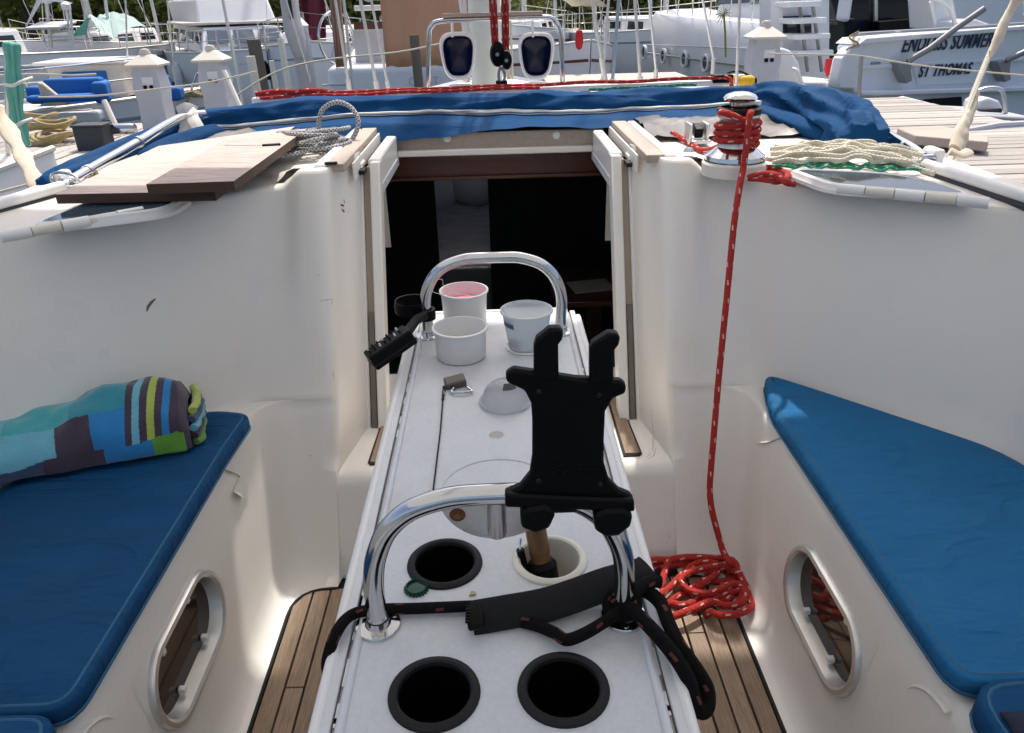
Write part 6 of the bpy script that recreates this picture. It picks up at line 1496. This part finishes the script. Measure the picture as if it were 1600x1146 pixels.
for px, py in ((1007, 82), (1037, 88), (1070, 93), (1103, 99)):
    c = plane_pt(px, py, HA, HB) - inw * .004
    mm = (-inw).to_track_quat('Z', 'Y').to_matrix()
    q = MB(); q.lathe([(.16, -.02), (.17, .02), (.155, .04), (.12, .035), (.115, -.01)], c, 28, m=mm); r_ = q.build('porthole', 'hull_white', y2)
    q = MB(); q.lathe([(0.001, .008), (.118, .008)], c, 24, m=mm); q.build('pane', 'glass_dark', r_)
# grey side line
q = MB(); q.tube([plane_pt(1010, 83, HA, HB) - inw * .004, plane_pt(1190, 107, HA, HB) - inw * .004], .022, 6); q.build('rub_line', 'grey_davit', y2)
q = MB(); q.tube([plane_pt(1010, 70, HA, HB) - inw * .02, plane_pt(1170, 76, HA, HB) - inw * .02], .010, 6); q.build('moulding_line', 'pedestal_grey', y2)
# superstructure
def pt(s, inn, z_): return Vector((GA.x, GA.y, 0)) + dirv * (Lh * s) + inw * inn + Vector((0, 0, z_))
q = MB(); q.hexa([pt(.02, .5, .95), pt(.55, .5, .98), pt(.55, 1.5, .98), pt(.02, 1.5, .95)], [pt(.02, .6, 2.9), pt(.30, .7, 2.9), pt(.30, 1.5, 2.9), pt(.02, 1.5, 2.9)]); q.build('deckhouse', 'hull_cool', y2, bevel=.06, seg=3)
for k, (s0, s1) in enumerate(((.30, .52), (.14, .285))):
    q = MB(); f = lambda s, z_: pt(s, .5 + (z_ - .95) * .055 - .016, z_)
    q.hexa([f(s0 - .0, 1.27), f(s1, 1.24), f(s1 - .07, 1.5), f(s0, 1.5)], [f(s0, 1.27) - inw * .02, f(s1, 1.24) - inw * .02, f(s1 - .07, 1.5) - inw * .02, f(s0, 1.5) - inw * .02]); q.build('window', 'mirror_win', y2, smooth=False)
q = MB(); q.hexa([pt(.5, .55, 1.0), pt(.60, .9, 1.0), pt(.60, 1.5, 1.0), pt(.5, 1.5, 1.0)], [pt(.31, .75, 1.62), pt(.36, 1.0, 1.62), pt(.36, 1.5, 1.62), pt(.31, 1.5, 1.62)]); q.build('windscreen', 'mirror_win', y2)
for (x0_, z0_, x1_, z1_) in ((1165, 58, 1195, 58), (1165, 72, 1195, 74)): 
    q = MB(); q.box((plane_pt(1178, (z0_ + z1_) / 2, HA, HB)) + inw * .3, (.3, .02, .05)); q.build('side_vent', 'pedestal_grey', y2)
for s in range(7):
    b0 = pt(.15 + .14 * s, .12 + .55 * max(0, .15 + .14 * s - .55) ** 2 * 3, .97 + .1 * (.15 + .14 * s)); q = MB(); q.tube([b0, b0 + Vector((0, 0, .55))], .014, 6); q.build('stanchion', 'stainless', y2)
q = MB(); q.tube([pt(.15 + .14 * s, .12 + .55 * max(0, .15 + .14 * s - .55) ** 2 * 3, 1.52 + .1 * (.15 + .14 * s)) for s in range(7)], .014, 6); q.build('handrail', 'stainless', y2)
# spiky plant
pp = thing('palm_plant', 'small spiky yellow green palm standing in front of the right yacht', 'plant', at(1131, 60, y=9.3)); c = at(1131, 22, y=9.3)
q = MB(); q.tube([at(1134, 90, y=9.3), at(1133, 50, y=9.3), c], .012, 6); q.build('stem', 'leaf_light', pp)
rnd = random.Random(4)
mat('leaf_yellow', (.28, .33, .08), .6, var=.3)
for k in range(13):
    a = 2 * math.pi * k / 13 + .2; d = Vector((math.cos(a), .35 * math.sin(a * 1.7), math.sin(a))); q = MB(); L_ = .11
    q.add([c, c + d * L_ * .4 + Vector((-.006, 0, .012)), c + d * L_ + Vector((0, 0, -.02)), c + d * L_ * .4 + Vector((.006, .012, .0))], [(0, 1, 2, 3)]); q.build('frond', 'leaf_yellow', pp, solid=.002)
# yellow floats
for px, lb in ((1142, 'left yellow float behind the blue canvas'), (1164, 'right yellow float behind the blue canvas')):
    c = at(px, 128, y=4.6); t = thing('yellow_float', lb, 'float', c, 0, 'yellow floats')
    q = MB(); q.lathe([(0, -.05), (.028, -.048), (.036, -.03), (.036, .03), (.028, .048), (0, .05)], c, 18, m=Euler((0, R_(90), 0)).to_matrix()); q.build('float_body', 'yellow', t)
    q = MB(); q.lathe([(.0, .05), (.024, .05), (.024, .062), (0, .064)], c, 14, m=Euler((0, R_(90), 0)).to_matrix()); q.build('float_cap', 'black_plastic', t)
rope_o = rope('black_bail', [at(1128, 130, y=4.6), at(1135, 116, y=4.6), at(1155, 112, y=4.6), at(1172, 120, y=4.6), at(1176, 132, y=4.6)], .005, 'rope_black', None, n=6); tag(rope_o, 'thin black line looped over the yellow floats', 'rope')

# --- stern of the named yacht
es = thing('named_motor_yacht', 'white motor yacht with lettered transom and grey davits on the right', 'motor yacht', (0, 0, 0))
EA, EB = at(1335, 100, y=10.4), at(1640, 100, y=11.8); A2, B2 = (EA.x, EA.y), (EB.x, EB.y)
def E(px, py, off=0):
    p = plane_pt(px, py, A2, B2); return p - en * off
eu = Vector((EB.x - EA.x, EB.y - EA.y, 0)).normalized(); en = Vector((-eu.y, eu.x, 0)); en = en if en.y > 0 else -en   # en points away from us
def extr(P, d0, d1, nm, mt, bev=.02, par=es, sg=3):
    q = MB(); q.hexa([p + en * d1 for p in P], [p + en * d0 for p in P]); return q.build(nm, mt, par, bevel=bev, seg=sg, angle=30)
extr([E(1340, 186), E(1680, 186), E(1680, 36), E(1352, 62), E(1338, 74)][::-1], .06, .35, 'transom', 'hull_cool', .03)
extr([E(1345, 109), E(1680, 92), E(1680, 86), E(1345, 103)][::-1], .02, .07, 'transom_ledge', 'hull_cool', .01)
extr([E(1338, 150), E(1680, 140), E(1680, 132), E(1338, 142)][::-1], -.10, .07, 'swim_ledge', 'hull_cool', .02)
extr([E(1430, 100), E(1535, 96), E(1548, 130), E(1438, 134)][::-1], .035, .062, 'name_panel', 'hull_cool', .008)
extr([E(1340, 70), E(1680, 40), E(1680, 34), E(1352, 60)][::-1], -.02, .40, 'cap_rail', 'hull_white', .015)
extr([E(1338, 260), E(1680, 260), E(1680, 186), E(1338, 186)][::-1], .10, .4, 'lower_hull', 'hull_cool', .02)
extr([E(1432, 186), E(1505, 186), E(1505, 152), E(1450, 156), E(1436, 164)][::-1], .02, .11, 'dark_opening', 'void', .0)
extr([E(1366, 106), E(1380, 105), E(1380, 97), E(1366, 98)][::-1], .04, .07, 'vent_plate', 'grey_davit', .004)
uz = Vector((0, 0, 1))
o = E(1412, 82, -.045); e2 = E(1553, 73, -.045); w_ = (e2 - o).length
t1 = text_mesh('ENDLESS SUMMER', 'name_lettering', 'letter_navy', es, o + Vector((0, 0, 0)), eu, uz, w_ * .158, shear=.28, offset=.005, extrude=.003, space=1.1)
o2 = E(1436, 121, -.018); e3 = E(1519, 115, -.018)
t2 = text_mesh('ST THOMAS', 'port_lettering', 'letter_navy', es, o2, eu, uz, (e3 - o2).length * .205, shear=.22, offset=.005, extrude=.003, space=1.1)
for T_, a_, c_ in ((t1, E(1412, 82, -.045), E(1553, 73, -.045)), (t2, o2, e3)):
    us = [(Vector(v.co) - a_).dot(eu) for v in T_.data.vertices]; sc = (c_ - a_).length / max(us)
    rise = (c_.z - a_.z) / (c_ - a_).length
    for v in T_.data.vertices:
        d = Vector(v.co) - a_; u_ = d.dot(eu); v.co = a_ + eu * (u_ * sc) + uz * d.dot(uz) + uz * (u_ * sc * rise) + en * d.dot(en)
# davits
for P, lb in (([(1490, 14), (1462, 42), (1430, 76), (1408, 96)], 0), ([(1600, 62), (1582, 76), (1562, 94)], 1)):
    pts = [E(x, y, .45 - .35 * i / (len(P) - 1)) for i, (x, y) in enumerate(P)]
    q = MB(); q.tube(pts, .040, 10); dv = q.build('davit_arm', 'grey_davit', es)
    x, y = P[-1]
    q = MB(); Q = [E(x - 14, y + 2), E(x + 8, y), E(x + 6, y + 14), E(x + 8, y + 30), E(x - 1, y + 34), E(x - 8, y + 18)]; q.hexa([p + en * .04 for p in Q][::-1], [p - en * .10 for p in Q][::-1]); q.build('davit_bracket', 'grey_davit', dv, bevel=.008)
# cockpit, salon bulkhead, steps
BK = 2.6
def E2(px, py, d): 
    A3 = (EA.x + en.x * d, EA.y + en.y * d); B3 = (EB.x + en.x * d, EB.y + en.y * d); return plane_pt(px, py, A3, B3)
def slab2(P, d, th, nm, mt, bev=.01, par=es):
    P = [E2(x, y, d) for x, y in P]; q = MB(); q.hexa([p + en * th for p in P], P); return q.build(nm, mt, par, bevel=bev, angle=30)
slab2([(1205, 140), (1205, -60), (1600, -60), (1600, 80), (1300, 90), (1300, 140)], 2.75, .3, 'salon_bulkhead', 'hull_cool', .02)
dr_ = slab2([(1298, 110), (1296, -40), (1370, -40), (1370, 110)], 2.70, .03, 'salon_door', 'glass_dark', .0)
slab2([(1370, 110), (1370, -40), (1434, -40), (1434, 110)], 2.70, .03, 'salon_door', 'glass_dark', .0)
slab2([(1367, 110), (1367, -40), (1372, -40), (1372, 110)], 2.64, .05, 'door_post', 'aluminium', .006)
slab2([(1434, 110), (1434, -40), (1446, -40), (1446, 110)], 2.6, .1, 'door_frame', 'hull_white', .01)
slab2([(1462, 46), (1458, -40), (1482, -40), (1500, 46)], 1.2, .5, 'side_wing', 'hull_white', .03)
slab2([(1375, 60), (1375, 34), (1440, 28), (1448, 60)], 2.3, .25, 'cockpit_settee', 'black_plastic', .02)
slab2([(1222, 140), (1222, -40), (1296, -40), (1296, 140)], 2.2, .08, 'stair_side', 'hull_cool', .01)
slab2([(1226, 52), (1226, 26), (1268, 24), (1268, 52)], 2.15, .04, 'side_window', 'glass_dark', .0)
for k, (x0_, x1_, yy) in enumerate(((1232, 1284, 7), (1238, 1292, 33), (1244, 1298, 58), (1248, 1303, 84))):
    slab2([(x0_, yy + 5), (x0_, yy - 4), (x1_, yy - 6), (x1_, yy + 3)], 1.75, .3, 'stair_tread', 'hull_white', .015)
for (a, c_) in (((1248, 0), (1262, 112)), ((1268, -6), (1284, 112))):
    q = MB(); q.tube([E2(*a, 2.0), E2(*c_, 1.9)], .028, 8); q.build('stair_stringer', 'grey_davit', es)
slab2([(1228, 140), (1228, 128), (1342, 128), (1342, 140)], .3, 1.5, 'cockpit_side', 'hull_white', .03)
slab2([(1310, 130), (1318, 92), (1330, 76), (1345, 70), (1345, 140), (1310, 140)], .05, .2, 'quarter_moulding', 'hull_white', .03)
q = MB(); q.tube(catmull([E2(1332, 76, .1), E2(1334, 60, .1), E2(1340, 54, .1), E2(1360, 52, .15), E2(1480, 45, .15), E2(1610, 36, .15)], 5), .022, 8); q.build('transom_rail', 'stainless', es)
q = MB(); P = [E(1498, -8, -.6), E(1530, 0, -.6), E(1545, 15, -.6), E(1552, 40, -.6)]; q.tube(catmull(P, 5), .03, 8); q.build('corner_hoop', 'white_plastic', es)
q = MB(); q.tube([E(1514, 2, -.6), E(1520, 38, -.6)], .025, 8); q.build('corner_post', 'white_plastic', es)
slab2([(1498, 46), (1500, 34), (1525, 30), (1548, 38), (1550, 44)], .8, .5, 'corner_seat', 'hull_white', .03)
rc = MB(); P = [E2(1293, 92, .9), E2(1301, 92, .9), E2(1299, 112, .9), E2(1294, 121, .9), E2(1290, 110, .9)]; rc.hexa([p + en * .04 for p in P], P); tag(rc.build('red_towel', 'red_cloth', bevel=.01), 'red cloth hanging under the boarding steps', 'cloth')
p = E2(1320, 130, .25); q = MB(); q.grid(lambda u, v: (p.x - .22 + .36 * u, p.y + .2 * v, p.z + .08 * math.sin(math.pi * u) * math.sin(math.pi * v) + .02 * nz(u * 6, v * 6)), 12, 8); tag(q.build('teal_heap', 'bright_blue', solid=.01), 'crumpled blue cloth on the yacht quarter beside the red cloth', 'cloth')
p = E(1338, 66, -.05); o = rope('yellow_line', [p + Vector((.05 * math.cos(k * 1.3), .04 * math.sin(k * 1.1), .12 - .03 * k)) for k in range(9)], .014, 'rope_straw', None, n=7); tag(o, 'yellow line hung on the corner of the lettered transom', 'rope')
# white moulded locker (raft case) by the pedestal
ct = thing('moulded_locker', 'white rounded moulded locker right of the right pedestal', 'locker', at(1222, 140, y=9.2))
P = [(1208, 140), (1207, 100), (1212, 82), (1222, 74), (1236, 80), (1248, 98), (1258, 140)]
PP = [at(x, y, y=9.2) for x, y in P]; q = MB(); q.hexa([p + Vector((.05, .5, 0)) for p in PP], PP); q.build('shell', 'hull_white', ct, bevel=.05, seg=4, angle=40)
q = MB(); q.tube(catmull([at(1238, 108, y=9.14), at(1246, 112, y=9.1), at(1252, 128, y=9.1), at(1258, 142, y=9.1)], 5), .022, 8); q.build('handrail', 'white_plastic', ct)
q = MB(); q.tube(catmull([at(1208, 96, y=9.17), at(1214, 112, y=9.15), at(1212, 135, y=9.15)], 5), .018, 8); q.build('strap', 'pedestal_grey', ct)
# stanchion, outboard tender, grey tender
q = MB(); q.tube([at(1346, 88, y=6.4), at(1341, 160, y=6.4)], .016, 8); tag(q.build('stanchion_post', 'grey_davit'), 'grey stanchion post in front of the lettered yacht corner', 'stanchion')
o = rope('strung_line', [at(1200, 84, y=6.4), at(1300, 86, y=6.4), at(1346, 88, y=6.4), at(1450, 104, y=6.4), at(1600, 118, y=6.4)], .006, 'rope_cream', None, n=6); tag(o, 'thin white lifeline crossing in front of the lettered transom', 'rope')
td = thing('white_tender', 'small white tender with windscreen under the lettered transom', 'dinghy', at(1540, 190, y=8.6))
P = [(1420, 195), (1422, 165), (1440, 160), (1480, 170), (1500, 184), (1498, 198)]
PP = [at(x, y, y=9.3) for x, y in P]; q = MB(); q.hexa([p + Vector((.1, .7, 0)) for p in PP], PP); q.build('hull_front', 'hull_white', td, bevel=.05, seg=3)
PP = [at(x, y, y=8.4) for x, y in ((1500, 186), (1530, 180), (1620, 184), (1620, 240), (1560, 230), (1500, 205))]; q = MB(); q.hexa([p + Vector((0, .9, .0)) for p in PP], PP); q.build('hull_side', 'dinghy_grey', td, bevel=.04, seg=3)
q = MB(); q.tube(catmull([at(1512, 200, y=8.7), at(1516, 160, y=8.7), at(1530, 142, y=8.7), at(1555, 138, y=8.7), at(1568, 148, y=8.7), at(1572, 190, y=8.7)], 5), .022, 8); q.build('windscreen_hoop', 'aluminium', td)
PP = [at(x, y, y=8.75) for x, y in ((1530, 188), (1532, 172), (1565, 170), (1568, 186))]; q = MB(); q.hexa([p + Vector((0, .05, 0)) for p in PP], PP); q.build('windscreen', 'glass_dark', td)
PP = [at(x, y, y=8.9) for x, y in ((1525, 172), (1530, 158), (1545, 152), (1562, 158), (1570, 172))]; q = MB(); q.hexa([p + Vector((0, .3, 0)) for p in PP], PP); q.build('console', 'hull_white', td, bevel=.03)
gt = thing('grey_tender', 'grey rigid tender lying on the right dock at the frame edge', 'dinghy', at(1580, 215, y=6.2))
P = [at(1505, 206, y=6.6), at(1560, 196, y=6.7), at(1640, 192, y=6.8), at(1640, 240, y=6.2), at(1590, 226, y=6.2), at(1530, 214, y=6.4)]
q = MB(); q.hexa([p - Vector((0, -.05, .12)) for p in P][::-1], P[::-1]); q.build('hull', 'dinghy_grey', gt, bevel=.03, seg=3)
q = MB(); q.tube(P[:3] , .03, 8); q.build('gunwale', 'pedestal_grey', gt)
pl_ = MB(); P = [at(1402, 200, z=DK + .10), at(1470, 196, z=DK + .10), at(1545, 214, z=DK + .10), at(1545, 222, z=DK + .10), at(1430, 212, z=DK + .10)]; pl_.hexa([p - Vector((0, 0, .07)) for p in P][::-1], P[::-1]); tag(pl_.build('gangplank', 'teak_grey', bevel=.01), 'pale flat gangplank lying on the right dock', 'plank')
# far right boat
b6 = thing('distant_cruiser', 'distant white cabin cruiser at the upper right corner', 'motor yacht')
rw = make_hull(b6, 9, 3.2, 1.2, 'hull_white', 'hull_white', 'boot_blue', .9, .4); cabin(b6, -3, 2, 2.4, 1.3, 1.3, 'hull_white', 'mirror_win', 3, .8, .6); rails(b6, rw, .6, 3, 10, 26)
place(b6, 15.2, 23, 60)
# far middle boats between mast and right yacht
for (nm, lb, x, y, h, st_) in (('distant_sailboat', 'distant white sailboat between the wires and the right yacht', 4.3, 23.5, 200, 'boot_blue'), ('distant_sailboat', 'distant white sailboat behind the beige hooded boat', 1.2, 26, 170, 'antifoul'), ('distant_sailboat', 'distant white sailboat behind the tan canvas boat', -2.2, 27, 185, 'boot_blue'), ('distant_sailboat', 'distant white sailboat left of the sloop deckhouse', -14.5, 21, 190, 'boot_blue'), ('distant_sailboat', 'distant white sailboat between the tarp and trawler yacht', -11.0, 24.5, 175, 'boot_blue')):
    b_ = thing(nm, lb, 'sailboat', (0, 0, 0), 0, 'distant sailboats'); rw = make_hull(b_, 9.5, 3.0, 1.05, 'hull_white', 'deck_cream', st_); rails(b_, rw, .55, 4, 0, 24); cabin(b_, -.8, 2.8, 1.8, 1.1, .45); rig(b_, 1.2, 1.3, 10, 3.6, 'grey_sail'); place(b_, x, y, h)
dk2 = thing('far_dock', 'far plank dock crossing behind the mast', 'dock', (3, 13.5, DK)); q = MB(); q.box((1.9, 11.4, DK - .06), (2.2, 3.6, .1)); q.build('dock_deck', 'dock_wood', dk2)
for x in (1.0, 1.9, 2.8):
    q = MB(); q.tube([(x, 10.0, WATER - 1), (x, 10.0, DK - .12)], .1, 8); q.build('dock_leg', 'pile_wood', dk2)
# ================================================================== small marks on the cockpit walls (found by casting onto the built surface)
bpy.context.view_layer.update(); DG = bpy.context.evaluated_depsgraph_get()
def hit(px, py):
    d = (CR * ((px - 800) / F_PX) + CU * ((573 - py) / F_PX) + _f).normalized()
    ok, loc, nrm, idx, ob, mx = S.ray_cast(DG, CAM, d)
    return (loc, nrm if nrm.dot(d) < 0 else -nrm) if ok else (None, None)
def mark(P, wd, mt, name='scuff_mark'):
    H = [hit(*p) for p in P]
    if any(h[0] is None for h in H): return None
    q = MB(); V = []
    for i, (l, n) in enumerate(H):
        a = H[max(i - 1, 0)][0]; c = H[min(i + 1, len(H) - 1)][0]; t = (c - a).normalized(); s = t.cross(n).normalized() * wd * (math.sin(math.pi * (i + .35) / (len(H) - .3)) + .1)
        V += [l + n * .0007 - s, l + n * .0009 + s]
    q.add(V, [(2 * i, 2 * i + 1, 2 * i + 3, 2 * i + 2) for i in range(len(H) - 1)]); return q.build(name, mt, boat)
mat('scuff_brown', (.16, .12, .09), .8, var=.4, vscale=80)
mat('scuff_soft', (.46, .43, .38), .6, var=.2, vscale=80)
mark([(229, 487), (231, 480), (236, 473), (243, 467)], .0035, 'scuff_brown', 'feather_mark')
for P in ([(500, 470), (510, 469), (518, 468)], [(495, 430), (499, 431)], [(519, 468), (518, 476)], [(520, 580), (522, 592)], [(1018, 640), (1021, 680), (1020, 705)], [(1017, 708), (1010, 716)], [(1025, 700), (1022, 712), (1014, 718)], [(484, 712), (488, 713)], [(1045, 835), (1046, 840)]):
    mark(P, .0012, 'scuff_soft')
for P in ([(537, 312), (538, 318)], [(532, 320), (537, 322)], [(534, 328), (538, 331)]): mark(P, .0035, 'maroon', 'sticker_print')
for k in range(14):
    r_ = random.Random(k); mark([(r_.uniform(1080, 1560), r_.uniform(350, 560)), ] * 1 + [], .001, 'scuff_soft') if False else None

for o in bpy.data.objects:
    if '_o' in o: del o['_o']
